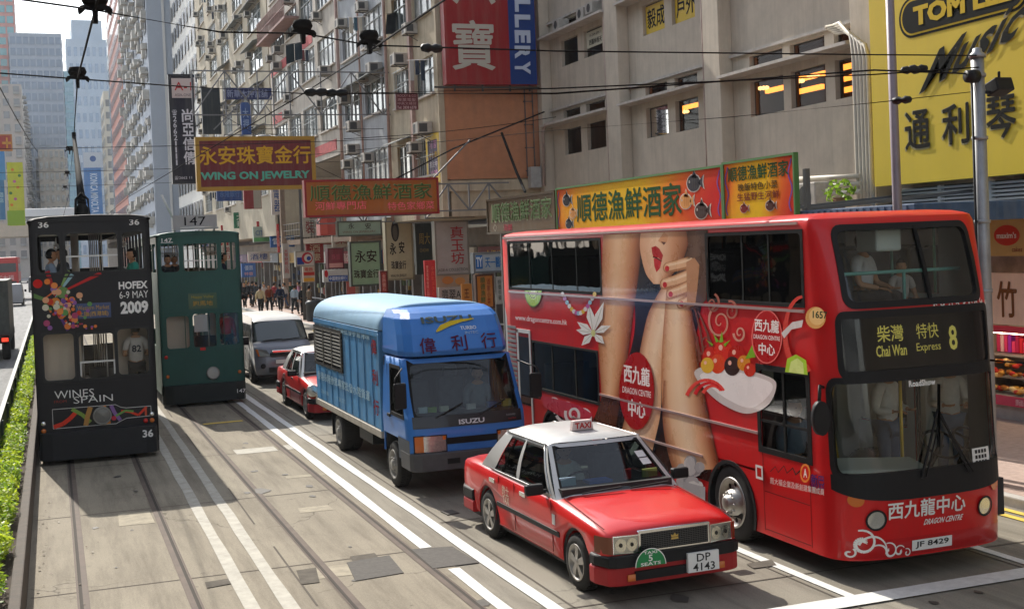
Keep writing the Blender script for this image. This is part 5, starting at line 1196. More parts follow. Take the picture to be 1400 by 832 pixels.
# ------------------------------------------------------------------ double-deck trams
def tram(label, X0, X1, Y0, L, H, paint, kind):
    W = X1-X0; cx = (X0+X1)/2
    t = thing('tram', label, 'tram', (cx, Y0+L/2, 0))
    skin = mat('tram_skin_'+kind, paint, .45, coat=.05, spec=.2, var=.12, scale=1.6, streak=.12, dirt=[c*.6+.02 for c in paint])
    win = mat('tram_inside_'+kind, (.07, .10, .085) if kind == 'green' else (.085, .075, .06), .7)
    cream = mat('tram_cream', (.66, .55, .44), .6, var=.05)
    if kind == 'black':
        up = [(.14, .54, 3.66, 4.40), (.64, 1.60, 3.66, 4.40), (1.68, 2.10, 3.66, 4.40)]; lo = [(.16, .72, 1.60, 2.50), (.80, 1.46, 1.60, 2.46), (1.51, 2.09, 1.62, 2.52)]
    else:
        up = [(.10, .56, 3.47, 4.22), (.66, 1.52, 3.47, 4.22), (1.62, 2.0, 3.47, 4.22)]; lo = [(.16, .74, 1.50, 2.34), (.82, 1.42, 1.50, 2.38), (1.50, 2.0, 1.52, 2.36)]
    zb = .30
    face = lambda u, v, d: Vector((X0+u, Y0+d, v))
    b = MB()
    sh = lambda q: [(a, c, e-zb, f-zb) for a, c, e, f in q]
    b.wall(lambda u, v, d: Vector((X0+u, Y0+d, zb+v)), W, H-zb, sh(up+lo), .06)
    b.wall(lambda u, v, d: Vector((X0+u, Y0+L-d, zb+v)), W, H-zb, sh(up+lo), .06)
    # sides: a row of windows on each deck
    n = 8; sw = (L-.6)/n; hs = []
    for k in range(n):
        hs += [(.3+k*sw+.06, .3+(k+1)*sw-.06, up[0][2], up[0][3])]
        if 0 < k < n-1: hs += [(.3+k*sw+.06, .3+(k+1)*sw-.06, lo[0][2], lo[0][3])]
    for xs, sg in ((X0, 1), (X1, -1)): b.wall(lambda u, v, d: Vector((xs+sg*d, Y0+u, zb+v)), L, H-zb, sh(hs), .05)
    b.build('body', skin, t, world=True)
    b = MB()   # roof with rounded edges
    secs = []
    for y in (Y0-.03, Y0, Y0+.1, Y0+L-.1, Y0+L, Y0+L+.03):
        k = 1 if Y0 < y < Y0+L else .93; secs.append([(cx+x*(W/2+.03)*k, y, H-.03+z*k) for x, z in ((-1, 0), (-.99, .04), (-.93, .075), (-.7, .11), (0, .13), (.7, .11), (.93, .075), (.99, .04), (1, 0))])
    b.loft(secs, close=True); b.build('roof', mat('tram_roof_'+kind, [c*.8+.01 for c in paint], .6, var=.2), t, world=True, merge=True)
    # bumper shield
    b = MB(); zt = .62 if kind == 'black' else .56
    L_ = [(0, .35), (.0, .05), (.06, -.10), (.25, -.16), (W/2, -.18), (W-.25, -.16), (W-.06, -.10), (W, .05), (W, .35)]
    for y0, s in ((Y0, 1), (Y0+L, -1)):
        b = MB(); b.loft([[(X0+x, y0+s*y, z) for x, y in L_] for z in (.09, .12, zt-.03, zt)], close=True, smooth=False)
        b.build('bumper', mat('tram_bumper_'+kind, (.022, .022, .024) if kind == 'black' else (.018, .022, .022), .5, spec=.2, var=.15), t, world=True, bevel=.015)
    b = MB(); b.box(X0+.02, X1-.02, Y0+.1, Y0+L-.1, .28, .36); b.box(X0+.3, X1-.3, Y0+1.6, Y0+L-1.6, .1, .3)
    b.build('truck_frame', M_BLK, t, world=True)
    for y in (Y0+2.6, Y0+L-2.6):
        for s in (-.53, .53):
            m_ = MB(); m_.lathe([(0, -.05), (.36, -.05), (.39, .0), (.36, .05), (0, .05)], (cx+s, y, .375), (1, 0, 0), 24); m_.build('wheel', mat('tram_wheel_steel', (.14, .12, .11), .5, metal=.7), t, world=True)
    # floors, benches, grab poles
    zf2 = 2.62
    b = MB(); b.box(X0+.06, X1-.06, Y0+.06, Y0+L-.06, zf2, zf2+.07); b.build('upper_floor', win, t, world=True)
    b = MB(); b.box(X0+.06, X1-.06, Y0+.06, Y0+L-.06, .75, .80); b.build('lower_floor', win, t, world=True)
    b = MB(); b.box(X0+.061, X1-.061, Y0+.061, Y0+L-.061, H-.12, H-.06); b.build('ceiling', mat('tram_ceiling', (.40, .38, .32), .6), t, world=True)
    for k in range(8):
        for s in (-1, 1):
            if k == 0 and kind == 'black': continue
            m_ = MB(); y = Y0+.9+k*1.05; x = cx+s*.56; m_.box(x-.38, x+.38, y, y+.4, zf2+.42, zf2+.47); m_.box(x-.38, x+.38, y+.36, y+.41, zf2+.45, zf2+.86); m_.box(x-.05, x+.05, y+.1, y+.3, zf2+.07, zf2+.42)
            m_.build('bench', mat('tram_bench', (.10, .085, .06), .6), t, world=True)
    b = MB()
    for k in range(7):
        for s in (-.22, .22): b.tube([(cx+s, Y0+.6+1.4*k, zf2+.05), (cx+s, Y0+.6+1.4*k, H-.08)], .017, 6)
        for s in (-.22, .22): b.tube([(cx+s, Y0+.5+1.4*k, .8), (cx+s, Y0+.5+1.4*k, zf2)], .017, 6)
    for s in (-.5, .5): b.tube([(cx+s, Y0+.2, H-.32), (cx+s, Y0+L-.2, H-.32)], .014, 6)
    b.build('grab_poles', mat('pole_steel', (.5, .48, .44), .35, metal=.6), t, world=True)
    b = MB()
    for k in range(6):
        for s in (-.62, -.5, .52, .64):
            p = Vector((cx+s, Y0+.5+.6*k, H-.32)); b.tube([p, p-Vector((0, 0, .12))], .007, 4); b.tube([p+Vector((.05*math.sin(a*math.pi/4), 0, -.17+.05*math.cos(a*math.pi/4))) for a in range(9)], .012, 5, cap=False)
    b.build('strap_handles', mat('strap_grey', (.55, .54, .50), .5), t, world=True)
    # partition of the lower deck behind the motorman, cream coloured
    b = MB(); b.box(X0+.07, X0+.85, Y0+.36, Y0+.42, .8, 2.6); b.box(X1-.75, X1-.07, Y0+.76, Y0+.82, .8, 2.6); b.build('partition', cream, t, world=True)
    b = MB(); b.box(cx-.12, cx+.42, Y0+.62, Y0+.95, .8, 1.75); b.build('controller', M_DARKIN, t, world=True, bevel=.02)
    b = MB(); F3 = lambda u, v, d=0: Vector((X0+u, Y0-d, v)); zz = (3.58, 2.60, 1.52) if kind == 'black' else (3.38, 2.46, 1.42)
    for z in zz+(H-.22,): b.box(X0, X1, Y0-.008, Y0-.001, z-.014, z+.014)
    for x in ((.02, W-.04) if kind == 'black' else (.02, .62, W-.5, W-.04)): b.box(X0+x, X0+x+.02, Y0-.007, Y0-.001, .6, H-.1)
    b.build('beading', skin, t, world=True)
    # glazing, frames, guard rails
    fr = MB(); F3 = lambda u, v, d=0: Vector((X0+u, Y0-d, v))
    for q in up+lo: window(fr, lambda u, v, off: F3(u, v, off), *q, w=.028, r=.08, off=.010, inner=.05)
    fr.build('window_frame', skin if kind == 'green' else mat('tram_frame_black', (.025, .025, .025), .5), t, world=True)
    for q in lo:
        g = MB(); g.poly([F3(q[0], q[2], -.02), F3(q[1], q[2], -.02), F3(q[1], q[3], -.02), F3(q[0], q[3], -.02)]); g.build('lower_window', glass('tram_glass', (.9, .9, .88), .03), t, world=True)
    b = MB()
    for q in up[1:2]:
        for z in ((q[2]+.28,) if kind == 'green' else (q[2]+.30,)): b.bar(F3(q[0], z, -.03), F3(q[1], z, -.03), .03)
    q = lo[1]
    if kind == 'black': b.bar(F3(q[0], 1.92, -.01), F3(q[1], 1.92, -.01), .035); b.bar(F3(q[0]+.02, 1.66, -.01), F3(q[0]+.02, 1.92, -.01), .03); b.bar(F3(q[1]-.02, 1.66, -.01), F3(q[1]-.02, 1.92, -.01), .03)
    b.build('guard_rail', mat('rail_pale', (.6, .6, .57), .4), t, world=True)
    b = MB()
    zl = .87 if kind == 'black' else .82; xl = 1.17 if kind == 'black' else 1.28; r = .175 if kind == 'black' else .165
    b.lathe([(r, 0), (r*1.0, .06), (r*.86, .075), (r*.84, .05)], (X0+xl, Y0, zl), (0, -1, 0), 28); lp = b.build('lamp_ring', mat('lamp_ring_grey', (.28, .27, .25), .45, metal=.5), t, world=True)
    b = MB(); b.lathe([(r*.85, .05), (r*.6, .055), (0, .06)], (X0+xl, Y0, zl), (0, -1, 0), 24); b.build('lamp_lens', mat('lamp_glass_dull', (.16, .155, .14), .15, coat=.6) if kind == 'black' else mat('lamp_glass_pale', (.42, .42, .38), .15, coat=.6), lp, world=True)
    for x, z, m_ in ((.10, .80, M_LAMP), (.10, .66, M_AMB), (W-.12, .82, M_LAMP), (W-.12, .70, M_AMB), (W-.24, .70, M_REDL)) if kind == 'black' else ((.12, 1.30, M_REDL), (.14, .80, M_AMB), (W-.14, .80, M_AMB)):
        b = MB(); b.lathe([(.045, 0), (.045, .025), (.03, .035), (0, .036)], (X0+x, Y0, z), (0, -1, 0), 14); b.build('signal_lamp', m_, t, world=True)
    return t, face, F3
T1 = tram('black double-deck tram numbered 36 with coloured dots and a wine advert', -.38, 1.83, 25.3, 10.0, 4.66, (.016, .015, .017), 'black')
t36, _f, F36 = T1
T2 = tram('dark green double-deck tram numbered 147 with a number board on its roof', 2.53, 4.63, 33.0, 10.0, 4.42, (.020, .085, .068), 'green')
t147, _f, F147 = T2
def lt(F, u, v, o=.006): return lambda a, c, d: F(u+a, v+c, o+d)
WH = lin('#e4e2de')
b = MB()
for u in (.27, 1.93): text(b, '36', lt(F36, u, 4.585, .012), .19, .12, .02, 0, WH)
text(b, 'HOFEX', lt(F36, 1.855, 3.36), .54, .15, .035, 0, WH); text(b, '6-9 MAY', lt(F36, 1.86, 3.175), .54, .14, .0, 0, WH); text(b, '2009', lt(F36, 1.86, 2.925), .52, .25, .045, 0, WH)
text(b, 'WINES', lt(F36, .68, 1.33), .72, .15, -.005, 0, WH); text(b, 'SPAIN', lt(F36, 1.02, 1.205), .72, .13, -.005, 0, WH); text(b, 'FROM', lt(F36, .42, 1.20), .22, .05, -.01, 0, lin('#a33a2c'))
text(b, '36', lambda a, c, d: F36(1.99+a, .47+c, .175), .2, .15, .03, 0, WH)
# splash of coloured dots and rays
rnd = random.Random(5)
def dot(u, v, r, c, o): disc(b, lambda a, e, d: F36(u+a, v+e, o), 0, 0, r, n=18, col=lin(c))
def rayq(u0, v0, u1, v1, w0, w1, c, o):
    d = Vector((u1-u0, v1-v0)).normalized(); n = Vector((-d.y, d.x)); b.poly([F36(u0-n.x*w0, v0-n.y*w0, o), F36(u1-n.x*w1, v1-n.y*w1, o), F36(u1+n.x*w1, v1+n.y*w1, o), F36(u0+n.x*w0, v0+n.y*w0, o)], col=lin(c))
for q in ((.42, 3.22, .30, 3.70, .02, .045, '#a32a30'), (.42, 3.2, .75, 3.62, .01, .035, '#8fb0b8'), (.45, 3.2, .68, 3.70, .01, .03, '#7d9a58'), (.45, 3.25, 1.27, 3.62, .015, .035, '#b5302f'), (.5, 3.05, -.0+.03, 3.25, .02, .04, '#5f7f48'), (.25, 3.2, .55, 3.4, .01, .025, '#d06a3a'), (.48, 2.85, .62, 2.55, .02, .03, '#5d3f7c')): rayq(*q, .006)
cols = ['#c0402c', '#d67a3c', '#8b5a9b', '#e08a4a', '#5f8f52', '#d9a07a', '#a8496b', '#cfc7b0', '#6b4a8c', '#e0592f']
for k, (u, v, r, c) in enumerate(((.12, 3.47, .085, '#c22420'), (.29, 3.50, .055, '#d97a35'), (.56, 3.28, .11, '#6f8f55'), (.24, 3.02, .06, '#6d9450'), (.42, 3.1, .09, '#c9803c'), (.62, 3.02, .07, '#a04a78'), (.50, 2.95, .11, '#d8602c'), (.40, 3.35, .06, '#8a6aa5'))): dot(u, v, r, c, .008+.0006*k)
for k in range(70):
    a = rnd.gauss(0, 1); u = .52+.17*rnd.gauss(0, 1)+.10*max(0, a); v = 3.0+.17*rnd.gauss(0, 1)-.10*max(0, a)
    if not (.1 < u < 1.1 and 2.62 < v < 3.45): continue
    dot(u, v, rnd.choice((.02, .03, .035, .045, .06)), rnd.choice(cols), .013+.0004*k)
for k in range(12): dot(.62+.045*k+rnd.gauss(0, .02), 2.72-.014*k+rnd.gauss(0, .03), rnd.uniform(.015, .04), rnd.choice(cols), .042+.0004*k)
# outlined bottle with coloured bands
ol = [(.27, .69), (.27, 1.06), (1.42, 1.06), (1.52, 1.0), (1.62, .98), (2.08, .98), (2.08, .79), (1.62, .78), (1.52, .74), (1.42, .69)]
for p, q in zip(ol, ol[1:]+ol[:1]): b.poly([F36(*z, .006) for z in ((p[0], p[1]-.006), (q[0], q[1]-.006), (q[0], q[1]+.006), (p[0], p[1]+.006))] if abs(p[0]-q[0]) > .001 else [F36(p[0]-.005, p[1], .006), F36(p[0]+.005, p[1], .006), F36(q[0]+.005, q[1], .006), F36(q[0]-.005, q[1], .006)], col=lin('#c9c6c2'))
def band(pts, w, c, o):
    for p, q in zip(pts, pts[1:]):
        d = Vector((q[0]-p[0], q[1]-p[1])).normalized(); n = Vector((-d.y, d.x))*w; b.poly([F36(p[0]-n.x, p[1]-n.y, o), F36(q[0]-n.x, q[1]-n.y, o), F36(q[0]+n.x, q[1]+n.y, o), F36(p[0]+n.x, p[1]+n.y, o)], col=lin(c))
band([(.28, .72), (.45, .77), (.58, .86), (.72, 1.0)], .04, '#d8412e', .0065); band([(.62, 1.04), (.80, .92), (.95, .76)], .035, '#7f9a4a', .0075); band([(.96, 1.05), (.90, .88), (.86, .70)], .045, '#b5854a', .0085)
band([(1.20, 1.05), (1.26, .86), (1.28, .70)], .04, '#d98a3c', .0095); band([(1.34, 1.05), (1.40, .90), (1.50, .75)], .035, '#8a68a0', .0105); band([(1.52, .93), (1.68, .90), (1.84, .82), (2.0, .97)], .022, '#d8412e', .0115); band([(1.42, .84), (1.6, .93), (1.75, .90)], .02, '#6f9a52', .0125); band([(1.98, .80), (1.98, .96)], .02, '#c9583c', .0135); dot(1.38, .80, .045, '#c23a4a', .015)
b.build('front_print', PAINTED, t36, world=True)
b = MB(); b.box(-.38+.78, -.38+1.42, 25.285, 25.30, 2.76, 3.05); ds = b.build('destination_board', mat('dest_blue', (.035, .06, .16), .35, coat=.4), t36, world=True)
b = MB(); text(b, 'Western Market', lt(F36, 1.10, 2.965, .02), .58, .085, .0, 0, lin('#b08a3a')); text(b, '上環(西港城)', lt(F36, 1.10, 2.84, .02), .54, .11, .01, 0, lin('#c0953c')); b.build('lettering', PAINTED, ds, world=True)
b = MB(); text(b, '147', lt(F147, .27, 4.30, .012), .26, .10, .01, 0, WH); b.box(2.53+.12, 2.53+.42, 32.988, 32.994, 4.235, 4.25, col=WH); text(b, '147', lambda a, c, d: F147(1.96+a, .32+c, .19), .22, .10, .01, 0, WH); b.build('front_lettering', PAINTED, t147, world=True)
b = MB(); b.box(2.53+.74, 2.53+1.46, 32.985, 33.0, 2.50, 2.90); ds = b.build('destination_board', mat('dest_green', (.05, .10, .05), .35, coat=.4), t147, world=True)
b = MB(); text(b, 'Happy Valley', lt(F147, 1.10, 2.80, .02), .56, .09, .0, 0, lin('#a89a3a')); text(b, '跑馬地', lt(F147, 1.10, 2.64, .02), .50, .13, .01, 0, lin('#b8923c')); b.build('lettering', PAINTED, ds, world=True)
b = MB(); b.box(2.53+.45, 2.53+1.58, 33.2, 33.26, 4.62, 4.93); b.bar((2.53+.5, 33.23, 4.5), (2.53+.5, 33.23, 4.63), .05); b.bar((2.53+1.5, 33.23, 4.5), (2.53+1.5, 33.23, 4.63), .05); b.box(2.53+.45, 2.53+1.6, 33.12, 33.3, 4.56, 4.61)
ds = b.build('number_board', mat('board_grey', (.36, .36, .35), .5, var=.08), t147, world=True)
b = MB(); text(b, '147', lambda a, c, d: Vector((2.53+1.02+a, 33.194, 4.775+c)), .54, .22, .0, 0, lin('#14141a')); b.build('lettering', PAINTED, ds, world=True)
b = MB(); b.box(2.53+.98, 2.53+1.12, 32.98, 33.0, 1.42, 1.50); b.build('badge', M_REDL, t147, world=True)
b = MB(); b.poly([F147(u, v, -.03) for u, v in ((.86, 1.9), (1.2, 1.9), (1.2, 2.34), (.86, 2.34))]); b.build('notice', M_WHITE, t147, world=True)
# trolley poles
M_POLE = mat('trolley_black', (.012, .012, .012), .85, spec=.1)
def trolley(t, X, Yb, zr, tip, name='trolley_pole'):
    b = MB(); b.box(X-.22, X+.22, Yb-.35, Yb+.35, zr, zr+.12); b.lathe([(.16, 0), (.14, .25), (.08, .35)], (X, Yb, zr+.1), (0, 0, 1), 12); b.tube([(X-.16, Yb-.2, zr+.1), (X-.13, Yb-.05, zr+.55), (X, Yb, zr+.7)], .03, 6); b.tube([(X+.16, Yb-.2, zr+.1), (X+.13, Yb-.05, zr+.55), (X, Yb, zr+.7)], .03, 6)
    p0, p1 = Vector((X, Yb, zr+.45)), Vector(tip); b.tube([p0, p0.lerp(p1, .3), p1], [.10, .075, .045], 8); b.obox(p1, Vector((1, 0, 0)), Vector((0, 1, 0)), Vector((0, 0, 1)), .05, .09, .07); b.build(name, M_POLE, t, world=True)
tp = onY(101, 185, 33.5); trolley(t36, .72, 30.2, 4.72, tp)
b = MB(); b.tube([onY(221, 266, 38), onY(237, 300, 38)], .035, 6); b.build('trolley_pole', mat('trolley_pale', (.6, .6, .58), .5), t147, world=True)
# ------------------------------------------------------------------ buildings on the right side of the street
M_CONC = mat('concrete_painted', (.52, .455, .365), .8, var=.12, scale=1.2, streak=.35, dirt=(.22, .19, .15), bump=.15)
M_CONC2 = mat('ledge_concrete', (.50, .46, .41), .8, var=.12, scale=3, streak=.4, dirt=(.2, .17, .14))
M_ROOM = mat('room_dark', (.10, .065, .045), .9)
G_WIN = glass('window_glass', (.5, .45, .40), .03, ior=1.2)
M_FRAME = mat('window_frame_dark', (.06, .055, .05), .5)
M_FRAMEL = mat('window_frame_pale', (.36, .38, .38), .5, metal=.3, var=.15)
M_PANE = mat('old_window_glass', (.10, .125, .13), .08, spec=.7, var=.45, scale=.9)
M_PANE2 = mat('old_window_curtain', (.26, .27, .26), .25, spec=.5, var=.4, scale=1.1)
M_PIPE = mat('pipe_cream', (.52, .48, .40), .5, var=.1)
M_AC = mat('air_conditioner_case', (.40, .375, .33), .6, var=.2, scale=5, streak=.3)
M_GRID = mat('air_conditioner_grille', (.06, .06, .06), .6)
# --- recessed concrete block with ribbon of sunshade ledges
wb = thing('concrete_building', 'pale concrete building with sunshade ledges and thick columns above the orange restaurant billboard', 'building', (20, 34.5, 0))
YL, YR_, XF = 44.75, 23.9, 18.3
bays = [[(43.2, 41.65), (41.1, 39.5), (39.15, 38.72)], [(36.35, 34.85), (34.35, 32.9), (32.52, 32.02)], [(29.95, 28.3), (27.95, 26.4), (26.0, 25.1)]]
hs = []
for k in range(-1, 4):
    z0 = 7.08+3.3*k
    for by in bays:
        for (a, c) in by:
            if k >= 0: hs.append((YL-a, YL-c, z0, z0+.96))
            if k >= 0: hs.append((YL-a, YL-c, z0+1.34, z0+1.66))
b = MB(); b.wall(lambda u, v, d: Vector((XF+d, YL-u, v)), YL-YR_, 20, hs, .25); b.box(XF+3.2, 34, YR_, YL, 0, 20); b.box(XF, 34, YL-.1, YL, 0, 20); b.box(XF, 34, YR_, YR_+.1, 0, 20); b.box(XF, 34, YR_, YL, 20, 20.2)
b.build('wall', M_CONC, wb, world=True)
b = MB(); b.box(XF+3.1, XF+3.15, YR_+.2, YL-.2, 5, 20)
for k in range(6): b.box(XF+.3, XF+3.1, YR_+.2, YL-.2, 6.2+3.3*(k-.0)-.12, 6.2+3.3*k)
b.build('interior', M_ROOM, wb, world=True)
for y0, y1 in ((38.45, 37.45), (31.75, 30.85), (24.75, 23.95), (44.75, 44.3)):
    b = MB(); b.box(XF-.42, XF-.002, y1, y0, .14, 20); b.build('pillar', M_CONC, wb, world=True, bevel=.02)
for k in range(0, 4):
    z0 = 7.08+3.3*k
    for i, (a, c) in enumerate(((44.28, 38.47), (37.43, 31.77), (30.83, 24.77))):
        b = MB(); b.prism([(XF-.002, z0+1.16), (XF-.002, z0+1.30), (XF-.55, z0+1.24), (XF-.55, z0+1.16)], 'y', c, a); b.build('sunshade_ledge', M_CONC2, wb, world=True)
        for y, e in ((bays[i][0][0]+.12, 0),):
            pass
        b = MB(); b.box(XF-.12, XF-.002, c, a, z0+1.74, z0+1.82); b.build('lintel_strip', M_CONC2, wb, world=True)
        for j, (p, q) in enumerate(bays[i]):
            for (za, zb_) in ((z0, z0+.96), (z0+1.34, z0+1.66)):
                f = MB(); f.ring(lambda y, z: (XF+.14, y, z), [(p, za), (q, za), (q, zb_), (p, zb_)], [(p-.04, za+.04), (q+.04, za+.04), (q+.04, zb_-.04), (p-.04, zb_-.04)]); fo = f.build('window', M_FRAME, wb, world=True)
                g = MB(); g.poly([(XF+.15, p, za), (XF+.15, q, za), (XF+.15, q, zb_), (XF+.15, p, zb_)]); g.build('pane', G_WIN, fo, world=True)
M_GLOW = mat('lit_cove', (.9, .4, .1), .5, emit=(1.0, .33, .05), es=2.2)
for (y0, y1, z) in ((37.2, 34.5, 8.1), (35.3, 34.5, 7.8), (31.6, 30.4, 8.0), (30.2, 28.4, 8.12), (30.2, 28.8, 7.78), (28.2, 26.9, 8.15), (28.2, 26.9, 7.85), (28.2, 26.9, 7.55)):
    b = MB(); b.box(XF+1.5, XF+1.62, y1, y0, z-.06, z+.07); b.build('ceiling_cove_light', M_GLOW, wb, world=True)
for y, z in ((31.2, 8.05), (29.4, 8.0), (28.7, 8.05), (36.0, 7.9)):
    b = MB()
    for k in range(8): b.sphere((XF+1.2+.1*math.cos(k*.8), y+.16*math.sin(k*.8), z), .05, n=8, m=6)
    b.build('chandelier', mat('chandelier_glow', (1, .7, .4), .4, emit=(1, .55, .2), es=2.5), wb, world=True)
# poster windows on the next floor
M_YP = mat('poster_yellow', (.62, .42, .02), .5, var=.05)
for (p, q), s in zip(bays[1], ('毅成', '戶外', '用')):
    b = MB(); b.box(XF+.10, XF+.13, q+.03, p-.03, 10.42, 11.30); po = b.build('window_poster', M_YP, wb, world=True)
    b = MB(); text(b, s, planeX(XF+.10, (p+q)/2, 10.88), min(1.2, (p-q)*.82), .62, .03, 0, lin('#15140f')); b.build('lettering', PAINTED, po, world=True)
p, q = bays[0][1]; b = MB(); b.box(XF+.10, XF+.13, q+.1, p-.03, 10.72, 11.28); po = b.build('window_poster', mat('poster_cream', (.55, .53, .42), .6), wb, world=True)
b = MB(); text(b, '西醫林晉天', planeX(XF+.10, (p+q)/2, 10.9), 1.1, .2, .01, 0, lin('#222222')); text(b, '1A-2AM 6PM-11', planeX(XF+.10, (p+q)/2, 11.14), 1.0, .1, 0, 0, lin('#222222')); b.build('lettering', PAINTED, po, world=True)
for y, z in ((42.6, 11.75), (40.4, 11.75), (39.6, 11.8)):
    b = MB(); b.box(XF-.45, XF-.02, y-.3, y+.3, z-.1, z+.28); o = b.build('air_conditioner', M_AC, wb, world=True, bevel=.02); b = MB(); disc(b, planeX(XF-.45, y, z+.09), 0, 0, .15, col=None); b.build('fan_grille', M_GRID, o, world=True)
b = MB()
for y in (38.52, 31.82, 24.3): b.tube([(XF-.35, y+.03, .2), (XF-.35, y+.03, 20)], .05, 8)
b.tube([(XF-.5, 44.2, 6), (XF-.5, 44.1, 8.1), (XF-.5, 43.8, 8.3), (XF-.3, 43.0, 8.3)], .07, 8); b.build('drain_pipes', mat('drain_pink', (.42, .33, .29), .6, var=.2), wb, world=True)
pb = thing('pipe_bundle', 'bundle of cream pipes running down beside the yellow music shop sign', 'pipes', (17.7, 24.1, 0))
b = MB()
for k in range(5):
    y = 24.35-.13*k; b.tube([(XF-.55, 25.5-.1*k, 8.75-.05*k), (XF-.6, 24.9-.06*k, 8.75-.06*k), (XF-.62, y+.1, 8.4-.08*k), (XF-.62, y, 7.8), (XF-.62, y, 5.2), (XF-.62, y, 4.4)], .055, 8)
for k in range(3): b.tube([(XF-.66, 24.2, 5.1-.18*k), (XF-.66, 25.5, 5.15-.2*k), (XF-.66, 27.2, 5.2-.22*k)], .06, 8)
b.build('pipe', M_PIPE, pb, world=True)
# --- dim service bay behind: fan unit, plants
b = MB(); b.box(17.2, 18.0, 25.4, 26.3, 4.35, 5.05); fu = tag(b.build('condenser_unit', M_AC, bevel=.03), 'grey condenser unit on the canopy under the pipe bundle', 'air conditioner')
b = MB(); disc(b, planeX(17.2, 25.85, 4.7), 0, 0, .28); b.build('fan_grille', M_GRID, fu, world=True)
for i, (y, n) in enumerate(((26.6, 60), (24.0, 40))):
    mb = MB(); leafblob(mb, (16.9, y, 4.75), .3, .5, .28, n*3, .075, random.Random(i), .4); pt = thing('potted_plant', ('bushy potted plant on the blue canopy left of the thin pole', 'thin potted plant on the blue canopy below the yellow sign')[i], 'plant', (16.9, y, 4.4)); mb.build('foliage', M_LEAF[1], pt, world=True)
    mb = MB(); mb.lathe([(0, 0), (.12, 0), (.16, .25), (.13, .25)], (16.9, y, 4.36), (0, 0, 1), 12); mb.build('pot', mat('terracotta', (.25, .12, .07), .8), pt, world=True)
# --- building under the yellow sign and its shops
sb = thing('shop_building', 'building behind the yellow music shop sign with louvres and street shops', 'building', (24, 12, 0))
b = MB(); b.box(18.3, 34, -8, 23.85, 0, 18); b.build('wall', M_CONC, sb, world=True)
lv = MB(); lv.box(17.95, 18.25, 8, 23.4, 4.0, 4.75); lo_ = lv.build('louvre_panel', mat('louvre_back', (.15, .15, .15), .6), sb, world=True)
lv = MB()
for k in range(9): lv.box(17.86, 17.95, 8, 23.3, 4.03+.08*k, 4.075+.08*k)
for y in frange(8, 23.3, 10): lv.box(17.85, 17.96, y-.05, y+.05, 4.0, 4.75)
lv.build('louvres', mat('louvre_white', (.60, .60, .57), .5), lo_, world=True)
b = MB(); b.box(17.0, 18.29, 8, 23.8, .14, .45); b.build('shop_base', mat('shop_stone', (.32, .31, .30), .5, var=.15), sb, world=True)
b = MB(); b.box(16.95, 18.29, 13.9, 20.2, .46, .60); b.box(17.5, 18.29, 13.9, 20.2, .84, .88); b.box(17.7, 18.29, 13.9, 20.2, 1.24, 1.28); b.build('display_counter', mat('counter_steel', (.4, .4, .4), .35, metal=.5), sb, world=True)
b = MB(); rnd = random.Random(3)
for k in range(300):
    y = rnd.uniform(14, 20.1); r = rnd.choice((0, 0, 1, 2)); z = (.66, .92, 1.08)[r]; x = 17.02+.22*r+rnd.uniform(0, .3)
    b.sphere((x, y, z+rnd.uniform(0, .08)), .06, .085, .045, n=7, m=5, col=rnd.choice([lin('#c9953f'), lin('#d8ae6a'), lin('#a0642a'), lin('#e6cc90'), lin('#b3352c')]))
b.build('pastries', PRINT, sb, world=True)
b = MB()
for k in range(60): y = 13.95+.105*k; b.box(17.9, 18.1, y, y+.085, 1.3, 1.5+.25*rnd.random(), col=lin(rnd.choice(['#9a1f4a', '#c83a6a', '#8a2a9a', '#d8b0b8', '#b02030', '#d89a2a'])))
b.build('packets', PRINT, sb, world=True)
b = MB(); b.box(17.3, 17.36, 13.9, 20.1, 1.74, 1.79); b.build('added_glow_strip', mat('added_warm_glow', (1, .85, .6), .5, emit=(1, .78, .5), es=9), sb, world=True)  # warm glowing strip added only to brighten the dark cake counter
b = MB(); b.box(16.95, 17.0, 13.8, 20.25, 1.80, 1.93); b.box(16.90, 16.94, 13.8, 20.25, .42, .60); b.build('red_fascia', mat('fascia_red', (.50, .03, .09), .4), sb, world=True)
b = MB(); text(b, '麵包西餅', planeX(16.90, 18.2, .51, .004), .9, .12, .01, 0, lin('#e0b0b8')); b.build('fascia_lettering', PAINTED, sb, world=True)
b = MB(); b.box(16.96, 18.29, 20.3, 23.8, .46, 4.0); b.box(17.3, 18.29, 8, 20.29, 1.95, 4.0); b.build('shop_front', mat('shop_wall_warm', (.30, .24, .20), .5, var=.3), sb, world=True)
b = MB(); b.box(16.6, 16.95, 20.3, 20.6, .14, 4.0); b.build('shop_pillar', mat('pillar_dark', (.10, .09, .085), .6), sb, world=True)
# --- blue canopy behind the bus
b = MB(); b.box(13.6, 18.2, 17.2, 23.8, 3.95, 4.28); cn = tag(b.build('canopy', mat('canopy_blue', (.045, .085, .16), .6, var=.2, scale=4, streak=.3), bevel=.02), 'dark blue metal canopy over the pavement behind the big bus', 'canopy')
b = MB()
for k in range(30): b.box(13.58, 13.6, 17.4+.2*k, 17.5+.2*k, 4.0, 4.25)
b.build('slats', mat('canopy_slat', (.10, .14, .22), .5), cn, world=True)
b = MB()
for y in (17.5, 23.5): b.box(13.7, 13.85, y, y+.15, .14, 3.95)
b.build('post', M_BLK, cn, world=True)

